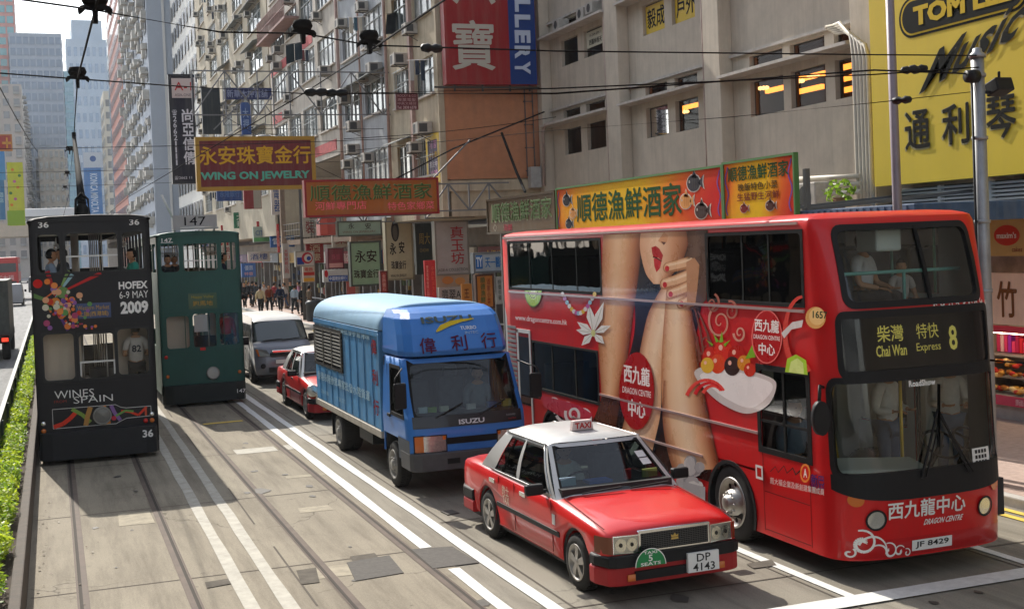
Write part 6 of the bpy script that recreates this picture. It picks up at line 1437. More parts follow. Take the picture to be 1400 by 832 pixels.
# --- generic pieces for the old tenements
def add_ac(root, X, y, z, w=.62, h=.42, d=.5):
    b = MB(); b.box(X-d, X-.002, y-w/2, y+w/2, z, z+h); o = b.build('air_conditioner', M_AC, root, world=True, bevel=.015)
    b = MB(); b.poly([(X-d-.004, y+w*.42, z+.06), (X-d-.004, y-w*.05, z+.06), (X-d-.004, y-w*.05, z+h-.06), (X-d-.004, y+w*.42, z+h-.06)]); b.poly([(X-d*.9, y-w/2-.004, z+.07), (X-d*.35, y-w/2-.004, z+.07), (X-d*.35, y-w/2-.004, z+h-.07), (X-d*.9, y-w/2-.004, z+h-.07)]); b.build('grille', M_GRID, o, world=True)
    b = MB(); b.bar((X-d, y-w*.4, z-.02), (X, y-w*.4, z-.02), .03); b.bar((X-d, y+w*.4, z-.02), (X, y+w*.4, z-.02), .03); b.bar((X-d, y-w*.4, z-.02), (X, y-w*.4, z-.3), .025); b.build('bracket', M_FRAME, o, world=True)
def add_window(root, X, ya, yb, za, zb, nm, pm=None, fm=None, grille=False):
    f = MB(); w = .05; D = .13
    f.ring(lambda y, z: (X+D-.02, y, z), [(ya, za), (yb, za), (yb, zb), (ya, zb)], [(ya-w, za+w), (yb+w, za+w), (yb+w, zb-w), (ya-w, zb-w)])
    for k in range(1, nm): y = lerp(ya, yb, k/nm); f.box(X+D-.05, X+D, y-.022, y+.022, za+.02, zb-.02)
    f.box(X+D-.05, X+D, yb+.02, ya-.02, lerp(za, zb, .68)-.02, lerp(za, zb, .68)+.02)
    if grille:
        for k in range(1, 9): y = lerp(ya, yb, k/9); f.box(X-.10, X-.08, y-.008, y+.008, za-.05, zb+.02)
        for z in (za-.05, (za+zb)/2, zb+.02): f.box(X-.11, X-.09, yb, ya, z-.012, z+.012)
    o = f.build('window', fm or M_FRAMEL, root, world=True)
    g = MB(); g.poly([(X+D, ya, za), (X+D, yb, za), (X+D, yb, zb), (X+D, ya, zb)]); g.build('pane', pm or (M_PANE if random.random() < .6 else M_PANE2), o, world=True)
def block(name, label, X, Y0, Y1, zb, zt, depth, m, floors, bands, nm=3, sill=True, ac=.6, back=True, grille=.3, side=None, fm=None):
    """street facade at X from Y1 (far) to Y0 (near); bands: list of (ya, yb) window spans, floors: (z0, z1)"""
    t = thing(name, label, 'building', (X+depth/2, (Y0+Y1)/2, 0)); hs = [(Y1-a, Y1-c, p-zb, q-zb) for a, c in bands for p, q in floors]
    b = MB(); b.wall(lambda u, v, d: Vector((X+d, Y1-u, zb+v)), Y1-Y0, zt-zb, hs, .16)
    b.box(X+.3, X+depth, Y0+.003, Y1-.003, zb, zt); b.poly([(X, Y0, zb), (X+.3, Y0, zb), (X+.3, Y1, zb), (X, Y1, zb)]); b.build('wall', m, t, world=True)
    for a, c in bands:
        for p, q in floors:
            add_window(t, X, a, c, p, q, nm, grille=random.random() < grille, fm=fm)
            if sill: s = MB(); s.box(X-.12, X-.002, c-.08, a+.08, p-.09, p-.01); s.build('sill', M_CONC2, t, world=True)
            if random.random() < ac: add_ac(t, X, random.choice((lerp(a, c, .15), lerp(a, c, .3))), random.choice((q-.5, q+.05, p-.55)))
            if random.random() < ac*.75: add_ac(t, X, random.choice((lerp(a, c, .7), lerp(a, c, .85))), random.choice((q-.45, q+.1, p-.5)), .7, .46, .6)
            if random.random() < .3: s = MB(); s.prism([(X-.002, q+.32), (X-.002, q+.27), (X-.7, q+.02), (X-.7, q+.07)], 'y', c-.1, a+.1); s.build('awning', mat('awning_tin', (.17, .18, .17), .6, var=.3), t, world=True)
            if random.random() < .3:
                s = MB(); yy = lerp(a, c, random.random()); s.bar((X-.9, yy, q-.2), (X, yy, q-.15), .025); [s.box(X-.8+.22*i, X-.64+.22*i, yy-.02, yy+.02, q-.2-random.uniform(.3, .8), q-.2, col=lin(random.choice(['#2a3444', '#a8a8a4', '#6a3a3a', '#3a5a6a', '#c0b8a8']))) for i in range(3)]; s.build('clothes_pole', PRINT, t, world=True)
    return t
M_CREAM = mat('tenement_cream', (.46, .385, .27), .8, var=.16, scale=1.5, streak=.6, dirt=(.22, .18, .13))
M_GREYB = mat('tenement_greyblue', (.34, .36, .38), .8, var=.14, scale=1.5, streak=.5, dirt=(.18, .18, .18))
M_OFFW = mat('tenement_offwhite', (.45, .41, .35), .8, var=.16, scale=1.5, streak=.65, dirt=(.22, .19, .16))
M_ORANGE = mat('gable_orange_plaster', (.46, .20, .10), .85, var=.12, scale=2.5, streak=.35, dirt=(.28, .15, .09), bump=.3)
fl = lambda z, n, h, st: [(z+st*k, z+st*k+h) for k in range(n)]
bl1 = block('tenement_block', 'cream tenement with an orange-brown gable wall next to the recessed concrete building', 14, 44.95, 52.3, 4.95, 20, 12, M_CREAM, fl(6.65, 4, 1.45, 3.1), [(51.3, 49.0), (48.2, 45.6)], 3)
b = MB(); b.box(14.1, 26, 44.85, 44.948, 6.35, 20); b.build('gable_wall', M_ORANGE, bl1, world=True)
b = MB(); b.box(14.0, 26, 44.80, 44.945, 5.9, 6.3); b.box(13.9, 14.12, 44.78, 44.944, 4.95, 20); b.build('gable_trim', M_CREAM, bl1, world=True)
b = MB()
for z in frange(6.6, 19, 14): b.box(17.3, 17.34, 44.66, 44.80, z, z+.04); b.box(17.62, 17.66, 44.66, 44.80, z, z+.04); b.box(17.3, 17.66, 44.66, 44.68, z, z+.03)
for x in (17.3, 17.62): b.box(x, x+.04, 44.66, 44.69, 6.4, 19)
b.build('cat_ladder', mat('rust_iron', (.11, .09, .085), .7, var=.3), bl1, world=True)
b = MB(); b.box(17.35, 17.8, 44.4, 44.75, 5.95, 6.75); b.build('meter_box', mat('meter_box_grey', (.35, .34, .32), .6, var=.2), bl1, world=True, bevel=.02)
b = MB(); b.tube([(13.9, 52.2, 5), (13.9, 52.2, 20)], .07, 8); b.tube([(13.9, 48.6, 5), (13.9, 48.6, 20)], .05, 8); b.box(13.85, 14.0, 48.3, 48.55, 4.95, 20); b.build('drain_pipe', mat('drain_brown_pink', (.38, .25, .21), .6, var=.2), bl1, world=True)
bl2 = block('tenement_block', 'grey-blue tenement with many window air conditioners between two cream ones', 14, 52.32, 61.5, 4.9, 20, 12, M_GREYB, fl(6.8, 4, 1.5, 3.15), [(60.8, 57.4), (56.6, 53.0)], 4, grille=.4, ac=1)
b = MB(); b.tube([(13.9, 61.45, 5), (13.9, 61.45, 20)], .08, 8); b.tube([(13.9, 57.0, 5), (13.9, 57.0, 20)], .05, 8); b.build('drain_pipe', MATS['drain_brown_pink'], bl2, world=True)
bl3 = block('tenement_block', 'off-white tenement with red painted spandrels and an open deck below', 14, 61.52, 82, 8.7, 26, 10, M_OFFW, fl(10.2, 5, 1.7, 3.2), [(81, 76.5), (75.8, 72.2), (71.4, 67.6), (66.8, 62.6)], 4, ac=.7)
M_REDP = mat('faded_red_paint', (.42, .09, .09), .8, var=.3, scale=4)
for (y0, y1, z) in ((81.6, 77, 12.1), (81.6, 76, 15.2), (71.8, 68, 15.3), (71.4, 63, 9.0), (80, 73, 9.2), (70, 66, 18.4)):
    b = MB(); b.box(13.975, 13.998, y1, y0, z, z+.55); b.build('painted_band', M_REDP, bl3, world=True)
b = MB(); b.box(14.5, 24, 61.55, 82, 4.3, 4.6); b.box(20, 20.2, 61.55, 82, 4.6, 8.7); b.box(14.2, 14.5, 61.6, 62, .14, 8.7); b.box(14.2, 14.5, 81.5, 81.9, .14, 8.7); b.build('open_deck', mat('deck_brown', (.30, .22, .16), .8, var=.2), bl3, world=True)
b = MB()
for k in range(24): b.box(14.3, 14.33, 62+.85*k, 62.03+.85*k, 4.6, 5.6)
for z in (4.8, 5.2, 5.6): b.box(14.29, 14.34, 61.6, 82, z-.02, z+.02)
b.build('deck_railing', M_FRAME, bl3, world=True)
b = MB(); 
for k in range(40): b.bar((13.2, 81.6-.25*k, 17.4), (13.2, 81.6-.25*k, 18.6), .03)
for z in (17.4, 18.0, 18.6): b.bar((13.2, 81.8, z), (13.2, 71.5, z), .04)
b.box(13.15, 14, 71.5, 81.8, 17.25, 17.38); b.build('balcony_cage', mat('cage_rust', (.28, .17, .15), .7, var=.3), bl3, world=True)
bl4 = block('tenement_tower', 'beige residential tower with a plain gable and bay windows behind the red jewellery sign', 14.6, 86, 128, 5, 52, 16, mat('tower_beige', (.38, .335, .25), .85, var=.16, scale=.8, streak=.6), fl(8, 7, 1.7, 3.0), [(126, 121), (118, 113), (110, 105), (102, 97), (94.5, 88.5)], 3, ac=.9, grille=.6)
for i, (x, z) in enumerate(((15.6, 15), (16.6, 18.2), (15.7, 11.6), (16.4, 8.6), (15.6, 20.5))):
    b = MB(); b.box(x, x+.9, 85.93, 85.999, z, z+1.1); o = b.build('gable_window', M_FRAMEL, bl4, world=True); b = MB(); b.box(x+.08, x+.82, 85.9, 85.935, z+.08, z+1.02); b.build('pane', M_PANE, o, world=True)
for k in range(12):
    y = random.choice((123, 115, 107, 99, 91)); z = random.choice((10, 13, 16, 19)); b = MB(); b.prism([(14.6, z+.9), (14.6, z+.82), (13.6, z+.2), (13.6, z+.26)], 'y', y-2, y+2); b.build('window_awning', mat('awning_tin', (.17, .18, .17), .6, var=.3), bl4, world=True)

# ------------------------------------------------------------------ far towers
def tower(label, X0, X1, Y0, Y1, h, wall, glaz, fh, style, nx=6, ny=10, name='tower', crown=None):
    t = thing(name, label, 'building', ((X0+X1)/2, (Y0+Y1)/2, 0)); b = MB(); b.box(X0, X1, Y0, Y1, 0, h)
    if crown: b.box(lerp(X0, X1, crown[0]), lerp(X0, X1, crown[1]), Y0+2, Y1-2, h, h+crown[2])
    b.build('walls', wall, t, world=True); g = MB(); r = MB(); n = int((h-4)/fh); e = .12
    sides = [(lambda a, z, o: (lerp(X0, X1, a), Y0-o, z), X1-X0, nx), (lambda a, z, o: (X0-o, lerp(Y1, Y0, a), z), Y1-Y0, ny), (lambda a, z, o: (X1+o, lerp(Y1, Y0, a), z), Y1-Y0, ny)]
    for f, w, k in sides:
        for i in range(n):
            z = 4+fh*i
            if style == 'band':
                g.poly([f(.01, z+fh*.3, e), f(.99, z+fh*.3, e), f(.99, z+fh*.95, e), f(.01, z+fh*.95, e)])
                for j in range(k+1): a = lerp(.01, .99, j/k); r.poly([f(a-.012, z+fh*.3, e*2.2), f(a+.012, z+fh*.3, e*2.2), f(a+.012, z+fh*.95, e*2.2), f(a-.012, z+fh*.95, e*2.2)])
            else:
                for j in range(k):
                    if style == 'blank' and f is sides[0][0] and j < k: continue
                    a0, a1 = (j+.22)/k, (j+.78)/k; sh = (.25*(i % 2)/k if style == 'stagger' else 0)
                    g.poly([f(a0+sh, z+fh*.3, e), f(min(.99, a1+sh), z+fh*.3, e), f(min(.99, a1+sh), z+fh*.85, e), f(a0+sh, z+fh*.85, e)])
                    if style == 'bay' and j % 2 == 0: q = [f(a0, z+fh*.2, 0), f(a1, z+fh*.2, 0), f(a1, z+fh*.2, .9), f(a0, z+fh*.2, .9)]; q2 = [(p[0], p[1], p[2]+.5) for p in q]; r.poly(q); r.poly(q2); r.poly([q[2], q[3], q2[3], q2[2]]); r.poly([q[0], q[3], q2[3], q2[0]]); r.poly([q[1], q[2], q2[2], q2[1]])
    g.build('glazing', glaz, t, world=True)
    if r.f: r.build('facade_ribs' if style == 'band' else 'window_boxes', wall if style == 'band' else mat('boxes_grey', (.3, .3, .29), .7, var=.3), t, world=True)
    return t
W_ = lambda n, c: mat('tower_wall_'+n, c, .7, var=.08, scale=.15, streak=.15)
GL = lambda n, c: mat('tower_glass_'+n, c, .15, spec=.7, var=.3, scale=.2)
tower('pale striped tower with dark vertical window columns right of the grey blank tower', 14.9, 24, 130, 156, 62, W_('white', (.55, .55, .52)), GL('dark', (.09, .10, .11)), 3, 'win', 5, 8)
te = tower('grey tower with a large blank side wall facing up the street', 12.4, 22, 160, 214, 70, W_('grey', (.30, .34, .40)), GL('grey', (.13, .15, .17)), 3, 'blank', 6, 9)
b = MB(); b.box(16.0, 16.6, 159.7, 160, 0, 70); b.box(14.2, 14.5, 159.8, 160, 0, 70); b.build('pilaster', W_('pilaster', (.5, .5, .49)), te, world=True)
b = MB()
for k in range(20):
    for y in frange(162, 212, 16):
        o = random.uniform(.3, 1.0); w = random.uniform(.5, 1.2); z = 5+3.1*k+random.uniform(-.6, .6); b.box(12.4-o, 12.4, y-w, y+w, z, z+random.uniform(.25, 1.3))
b.build('bay_boxes', mat('boxes_pale', (.36, .35, .32), .7, var=.4, scale=.4), te, world=True)
tower('narrow brick-red tower left of the grey blank tower', 12.6, 21, 219, 262, 66, W_('brickred', (.36, .15, .12)), GL('brown', (.10, .075, .07)), 3.1, 'win', 4, 12)
tower('dark grey slab tower rising behind the brick-red tower', 14.2, 24, 268, 300, 90, W_('slate', (.22, .26, .30)), GL('slate', (.09, .12, .15)), 3.2, 'band', 3, 8)
tower('cream apartment tower with small windows right of the blue banner', 14.2, 22, 330, 350, 46, W_('cream', (.50, .46, .38)), GL('cream', (.16, .16, .16)), 3.1, 'win', 4, 5)
tower('pale blue glass tower with staggered vertical panels standing at the bend of the street', 10.6, 29.5, 600, 640, 104, W_('bluegrey', (.33, .41, .50)), GL('blue', (.12, .20, .32)), 7.5, 'stagger', 7, 8, crown=(.15, .85, 9))
tower('slim pale pink tower left of the staggered glass tower', 6.0, 11.5, 560, 590, 62, W_('pink', (.50, .40, .38)), GL('pink', (.25, .22, .22)), 3.2, 'win', 3, 6)
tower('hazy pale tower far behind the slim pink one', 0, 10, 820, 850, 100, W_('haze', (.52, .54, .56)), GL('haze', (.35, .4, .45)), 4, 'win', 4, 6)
tower('blue glass office tower with pale floor bands on the left side', -9, 6.0, 405, 500, 73, W_('palebands', (.27, .31, .37)), GL('navy', (.07, .11, .18)), 3.4, 'band', 8, 26)
tower('teal glass tower just right of the banded office tower', 4, 11.2, 520, 560, 78, W_('teal', (.16, .30, .36)), GL('teal', (.10, .22, .30)), 3.4, 'band', 4, 6)
tower('red and teal striped tower at the left edge', -28, -7.6, 440, 470, 92, W_('salmon', (.46, .20, .17)), GL('tealband', (.06, .22, .24)), 3.5, 'band', 8, 6)
tower('pale apartment block with bays at the left edge below the red and teal tower', -26, -4.8, 318, 402, 46, W_('palegrey', (.44, .40, .36)), GL('smoke', (.13, .13, .14)), 3, 'bay', 9, 16)
tower('low pale block below the banded office tower', -2.0, 4.6, 360, 400, 34, W_('buff', (.45, .42, .37)), GL('smoke2', (.14, .15, .16)), 3, 'bay', 5, 10)
# ------------------------------------------------------------------ flyover crossing the street
fo = thing('flyover', 'concrete flyover carrying traffic across the street', 'flyover', (0, 254, 0))
b = MB(); b.box(-60, 60, 250, 262, 9.0, 10.3); b.build('deck', mat('flyover_concrete', (.40, .37, .32), .8, var=.1, streak=.3), fo, world=True)
b = MB(); b.box(-60, 60, 249.8, 250.1, 8.6, 11.1); b.box(-60, 60, 261.9, 262.2, 8.6, 11.1); b.build('parapet', mat('parapet_buff', (.47, .42, .33), .8, var=.08, streak=.25), fo, world=True)
for x in (-12, 11.5):
    b = MB(); b.box(x-1, x+1, 254, 257, 0, 9); b.build('pier', MATS['flyover_concrete'], fo, world=True)
b = MB()
for k in range(30): b.bar((-30+2*k, 249.95, 11.1), (-30+2*k, 249.95, 11.8), .08)
b.bar((-30, 249.95, 11.8), (30, 249.95, 11.8), .1); b.build('railing', M_FRAMEL, fo, world=True)
# ------------------------------------------------------------------ signs
def sbox(px, Y):
    a, c = onY(px[0], px[1], Y), onY(px[2], px[3], Y); return a.x, c.x, c.z, a.z
def sign_y(label, px, Y, board, items, frame=None, fw=.08, th=.25, cat='sign', name='shop_sign', m=None, hang=None):
    """a board across the street, facing the camera's end; items: (text, px centre x, y, px width, height, colour, bold, 'v')"""
    x0, x1, z0, z1 = sbox(px, Y); t = thing(name, label, cat, ((x0+x1)/2, Y, z0)); s = (x1-x0)/(px[2]-px[0])
    b = MB(); b.box(x0, x1, Y, Y+th, z0, z1); b.build('board', m or mat('board_'+board.strip('#'), board, .5, var=.10, scale=2, streak=.2), t, world=True)
    if frame:
        b = MB(); b.ring(lambda x, z: (x, Y-.04, z), [(x0-.02, z0-.02), (x1+.02, z0-.02), (x1+.02, z1+.02), (x0-.02, z1+.02)], [(x0+fw, z0+fw), (x1-fw, z0+fw), (x1-fw, z1-fw), (x0+fw, z1-fw)])
        for q in ((x0-.02, x1+.02, z0-.02, z0+fw), (x0-.02, x1+.02, z1-fw, z1+.02), (x0-.02, x0+fw, z0+fw, z1-fw), (x1-fw, x1+.02, z0+fw, z1-fw)): b.box(q[0], q[1], Y-.038, Y+th+.02, q[2], q[3])
        b.build('frame', mat('frame_'+frame.strip('#'), frame, .5, var=.1), t, world=True)
    b = MB()
    for it in items:
        if it[0] == 'rect':
            a, c = onY(it[1], it[2], Y), onY(it[3], it[4], Y); b.box(a.x, c.x, Y-.012, Y-.001, c.z, a.z, col=lin(it[5])); continue
        if it[0] == 'disc':
            p = onY(it[1], it[2], Y); disc(b, planeY(p.x, Y, p.z, it[6] if len(it) > 6 else .015), 0, 0, it[3]*s, it[4]*s, col=lin(it[5])); continue
        tx, cx, cyy, w, h, col = it[:6]; bold = it[6] if len(it) > 6 else .01; p = onY(cx, cyy, Y)
        fn = planeY(p.x, Y, p.z, .018)
        if len(it) > 7 and it[7] == 'v': column(b, tx, fn, w*s, h*s*.98, .08, bold, 0, lin(col))
        elif len(it) > 7: text(b, tx, lambda a, c, d: fn(c, -a, d), h*s, w*s, bold, 0, lin(col))
        else: text(b, tx, fn, w*s, h*s, bold, .02 if h*s > .3 else 0, lin(col))
    if b.f: b.build('lettering', PAINTED, t, world=True)
    if hang:
        b = MB()
        for x, z, x2, z2 in hang: b.bar((x, Y+th/2, z), (x2, Y+th/2+.01, z2), .05)
        b.build('support_frame', mat('support_steel', (.16, .16, .165), .5, metal=.5), t, world=True)
    return t
def truss(x0, x1, z0, z1, n):
    o = [(x0, z0, x1, z0), (x0, z1, x1, z1)]
    for k in range(n):
        a, c = lerp(x0, x1, k/n), lerp(x0, x1, (k+1)/n); o += [(a, z0, c, z1) if k % 2 == 0 else (a, z1, c, z0), (a, z0, a, z1)]
    return o
sign_y('gold-framed maroon sign with gold characters above green lettering over the tram tracks', (267, 188, 432, 257), 52, '#6d2026', [('永安珠寶金行', 349, 212, 156, 25, '#d0a02c', .03), ('WING ON JEWELRY', 350, 241, 152, 14, '#5fae97', .035)], '#a8812e', .14, .35,
       hang=truss(5.7, 15.0, 9.6, 11.4, 7)+[(9, 9.0, 9, 11.4), (6.5, 9, 9, 11.4)]+truss(10.6, 14.6, 5.0, 6.3, 4))
sign_y('long rust-brown restaurant sign hung on a steel truss above the lorry', (416, 247, 600, 291), 42, '#a55a1c', [('順德漁鮮酒家', 508, 262, 168, 21, '#7f9a5a', .01), ('順德漁鮮酒家', 508.7, 262.6, 168, 21, '#4a5a30', -.01), ('河鮮專門店', 466, 281, 70, 11, '#f06a72', .01), ('特色家鄉菜', 562, 281, 66, 11, '#f06a72', .01)], '#8f2226', .05, .3, hang=truss(12.55, 15.6, 5.1, 6.05, 4)+[(8.3, 5.0, 12.6, 5.0), (12.55, 6.05, 14.2, 7.6)])
a1 = sign_y('tall dark vertical sign with a white head panel and a telephone number', (230, 102, 270, 250), 60, '#191928', [('rect', 234, 107, 267, 134, '#c9b9b4'), ('A-1', 250, 118, 28, 14, '#b02a2c', .0), ('ASIA-ONE', 250, 130, 27, 5, '#7a6a6a', .01), ('尚亞信倩', 258, 187, 19, 96, '#d8d6da', .03, 'v'), ('☎26621111', 240, 188, 8, 96, '#d0ced4', .01, 'v'), ('☎2662 11', 250, 243, 30, 6, '#d0ced4', .0)], '#2b2b30', .08, .4)
sign_y('dark weathered back of a sign beside the telephone-number sign', (275, 120, 303, 183), 66, '#1f272b', [('rect', 277, 122, 300, 126, '#2b3136')], None, .05, .3)
sign_y('narrow blue horizontal sign high on a lattice frame', (306, 120, 372, 136), 80, '#252f5c', [('新華大押當舖', 338, 128, 56, 11, '#8f97b4', .01)], None, .05, .2, hang=truss(10.6, 15, 12.0, 13.3, 5)+truss(10.6, 15, 10.4, 11.4, 4))
sign_y('small blue vertical sign below the lattice frame', (329, 140, 344, 184), 79, '#2a4a86', [('大押', 336, 162, 9, 34, '#8fa3c4', .01, 'v')], None, .05, .2)
jw = sign_y('huge red and blue vertical jewellery sign with a white character, high on the gable wall', (603, -70, 735, 116), 44.1, '#8e1016', [('寶', 647, 62, 60, 66, '#b5ada0', .022), ('六', 647, -28, 60, 66, '#b5ada0', .022), ('rect', 691, -69.5, 734.5, 115.5, '#1c3a78')], None, .05, .45)
b = MB(); p = onY(714, 38, 44.1)
for i, ch in enumerate('JEWELLERY'): pz = onY(714, 93-(8-i)*21.2, 44.1); text(b, ch, (lambda pz: lambda a, c, d: Vector((pz.x+c, 44.07-d, pz.z-a)))(pz), .48, .62, .045, .03, lin('#b9c2d2'))
b.build('lettering', PAINTED, jw, world=True)
b = MB()
for x in (14.4, 15.5, 16.6, 17.4): b.bar((x, 44.3, 9.6), (x, 44.3, 14.5), .06)
b.bar((13.6, 44.3, 9.75), (17.8, 44.3, 9.75), .07); b.build('support_frame', M_FRAME, jw, world=True)
sign_y('small maroon sign with four lines of lettering on the cream tenement', (541, 127, 572, 150), 46, '#5a1a22', [('ROCKY & CO', 556, 131, 26, 3.5, '#b08a8a', 0), ('專業電髮', 556, 136.5, 26, 4.5, '#b08a8a', 0), ('中英文補習', 556, 141.5, 26, 4, '#b08a8a', 0), ('Tel: 2838 6378', 556, 147, 27, 4, '#c8a8a8', .01)], None, .03, .1)
sign_y('green panel sign with black characters beside the pavement', (478, 331, 522, 389), 50, '#7f9a78', [('永安', 500, 350, 31, 17, '#2d1a12', .02), ('珠寶金行', 501, 374, 36, 12, '#2d1a12', .015)], '#3c443a', .05, .3)
sign_y('pale green box sign above the green panel sign', (461, 303, 522, 321), 52, '#8a9a86', [('永', 480, 309, 8, 8, '#3a2a22', .01), ('安', 503, 309, 8, 8, '#3a2a22', .01), ('WING ON JEWELLERY', 491, 317, 46, 3.5, '#7a4a3a', .0)], '#55554a', .05, .3)
sign_y('large cream sign with dark bead-like characters', (526, 298, 566, 381), 52.5, '#b5a888', [('disc', 540, 316, 6, 15, '#2c241c'), ('disc', 540, 318, 3.4, 11, '#5a5040', .02), ('永', 537, 340, 9, 17, '#2c241c', .03), ('安', 549, 338, 8, 17, '#2c241c', .03), ('珠寶金行', 545, 362, 22, 12, '#3a3026', .02), ('WING ON JEWELRY', 545, 377, 24, 5, '#3a3026', .02)], '#8d8368', .05, .4)
sign_y('tall dark green sign with two gold characters', (567, 299, 594, 374), 53, '#333c36', [('周大', 580, 326, 17, 17, '#a08a4a', .01), ('CHOW', 580, 342, 14, 5, '#a08a4a', .01)], None, .05, .3)
sign_y('grey jade shop sign with three red characters and hooded lamps', (594, 303, 642, 374), 46, '#a39d90', [('真玉坊', 625, 335, 19, 54, '#9c2a2e', .01, 'v'), ('JADE-A COLLECTION', 619, 369, 44, 5, '#4a4a48', 0)], '#7a756a', .04, .35, m=mat('board_stone', (.33, .31, .28), .6, var=.1, streak=.15), hang=truss(13.6, 15.6, 4.95, 5.3, 4))
sign_y('orange and white picture panel under the jade sign', (596, 376, 642, 391), 46, '#a58c70', [('disc', 612, 383, 8, 5, '#b8763a'), ('disc', 629, 384, 7, 5, '#c08444')], None, .05, .2)
sign_y('light grey sign reading 翡翠A under the jade sign', (600, 393, 632, 416), 45.6, '#9c968c', [('翡翠A', 617, 402, 27, 13, '#3a3836', .01)], None, .05, .2)
sign_y('bright red vertical banner leaning by the jade sign', (580, 356, 597, 410), 44.3, '#c01a20', [('中西乾濕洗衣', 592, 384, 5, 46, '#e0604a', .0, 'v'), ('豐澤電器有限公司', 584.5, 384, 3.5, 48, '#f0a090', .0, 'v')], None, .05, .12)
sign_y('white and blue clinic sign beside the rear of the big bus', (647, 346, 690, 371), 41, '#a8b4bc', [('rect', 650, 349, 660, 367, '#2a6ab0'), ('TY', 655, 358, 8, 13, '#d0dae0', .03), ('天一醫務', 677, 358, 28, 14, '#2f6fae', .02)], '#6a6f72', .05, .3)
sign_y('orange vertical menu board under the clinic sign', (650, 376, 676, 420), 40.5, '#b06a1c', [('順德漁鮮', 660, 396, 7, 36, '#3a5a2a', .01, 'v'), ('酒家小菜', 668, 398, 5, 36, '#7a2a1a', .0, 'v')], '#4a2a18', .04, .2)
sign_y('small white price board right of the orange menu board', (678, 378, 688, 415), 40.4, '#9a9c98', [('特價午餐', 683, 396, 5, 32, '#33403a', .0, 'v')], None, .05, .15)
b = sign_y('orange round hanging lantern sign by the pale column', (631, 388, 646, 412), 43, '#b5621c', [('王', 638, 401, 7, 12, '#5a2a12', .01)], None, .05, .1, m=mat('lantern_orange', (.45, .18, .03), .5))
sign_y('white bank sign with a red and blue roundel', (404, 344, 430, 363), 58, '#b8b3aa', [('disc', 420, 352.5, 8, 8, '#a02a34', .014), ('disc', 421, 352.5, 5.5, 5.5, '#b8b3aa', .018), ('rect', 406, 352, 416, 361, '#2a3f86'), ('disc', 422, 353, 3, 3, '#2a3f86', .022)], '#8a867c', .03, .3)
sign_y('white and blue horizontal bank fascia over the pavement', (442, 369, 476, 384), 56, '#b4b4b4', [('rect', 449, 377, 475.5, 383.5, '#2c4a94'), ('中國建設銀行', 462, 380, 24, 5, '#cfd6e4', .01), ('disc', 446, 374, 2.5, 5, '#b03038')], None, .03, .3)
sign_y('maroon and pink poster box under the rusty restaurant sign', (448, 340, 470, 366), 57, '#7a2434', [('rect', 449, 360, 469, 365.5, '#c08a84'), ('珠寶', 459, 351, 12, 8, '#a8485a', 0)], '#5a1a28', .03, .5)
sign_y('salmon-red box sign under the end of the rust-brown sign', (437, 298, 460, 321), 53, '#a83a34', [('rect', 438, 299, 448, 320, '#c05a50')], None, .03, .8)
sign_y('tall white vertical sign with red characters over the pavement', (386, 333, 397, 380), 64, '#a8a29a', [('大眾財務公司', 391.5, 357, 6, 42, '#a83034', .01, 'v')], None, .03, .2)
sign_y('thin red vertical banner on the street lamp post', (378, 306, 383, 345), 66, '#b02a28', [('歡迎光臨', 380.5, 326, 3, 34, '#e0b0a0', 0, 'v')], None, .03, .1)
sign_y('stacked cream and red shop sign right of the bank roundel', (414, 364, 431, 385), 59, '#a89a8c', [('rect', 415, 372, 430, 376, '#a03028'), ('電器', 422, 368, 12, 5, '#a03028', .01), ('rect', 415, 380, 430, 384, '#c09030')], None, .03, .2)
sign_y('red vertical shop sign by the blue lorry roof', (520, 371, 530, 400), 46, '#9a2c26', [('金飾鑽石', 525, 386, 5, 26, '#d0a090', 0, 'v')], '#5a2018', .03, .2)
sign_y('blue hoarding sign beside the green tram', (330, 360, 350, 378), 90, '#3a66a8', [('優惠', 340, 366, 12, 7, '#b8c4d8', .01), ('特價', 340, 374, 12, 5, '#d0a0a0', .01)], None, .03, .3)
sign_y('white and green shop awning sign far along the pavement', (346, 310, 380, 330), 92, '#9aa89a', [('CITYTIN', 362, 318, 26, 7, '#5a6a8a', .01), ('rect', 347, 325, 379, 329, '#5a9a5a')], None, .03, .4)
sign_y('red and cream vertical panel under the maroon sign', (333, 257, 358, 285), 70, '#8a2428', [('rect', 346, 258, 357.5, 284.5, '#a8a090')], None, .03, .3)
sign_y('deep blue shop sign left of the red and cream panel', (296, 256, 331, 274), 84, '#24427e', [('永隆銀行', 314, 265, 28, 9, '#5a76a8', .01)], None, .03, .3)
sign_y('blue and white vertical banner hanging on a building beyond the flyover', (113, 208, 141, 292), 300, '#3f7ab8', [('rect', 113.2, 208.2, 140.8, 229, '#c4ccd4'), ('disc', 127, 217, 5, 5, '#3a5f9a'), ('KONICA MINOLTA', 129, 264, 12, 66, '#c8d8e8', .02, 'r')], None, .1, .6, name='banner', cat='banner')
sign_y('yellow-green flowered vertical banner left of the black tram', (9, 222, 35, 308), 150, '#a8b030', [('disc', 17+7*(k % 2)+3*math.sin(k), 232+8*k, 2.6, 2.6, ['#c07a34', '#3a6a3a', '#a85a8a'][k % 3]) for k in range(7)]+[('rect', 9.5, 288, 34.5, 307.5, '#7a9a34')], None, .05, .4, name='banner', cat='banner')
sign_y('blue vertical sign at the left edge beside the flowered banner', (-8, 205, 8, 300), 152, '#2f5f94', [('rect', -8, 205, 8, 246, '#4a7ab0'), ('酒店', 2, 270, 8, 22, '#9ab4d0', 0, 'v')], None, .05, .4)
sign_y('red sign with a gold cross-shaped character at the left edge', (-6, 184, 17, 206), 140, '#8a2a28', [('rect', 8, 188, 11, 203, '#c09040'), ('rect', 3, 194, 15, 197, '#c09040')], '#a06a34', .12, .4)
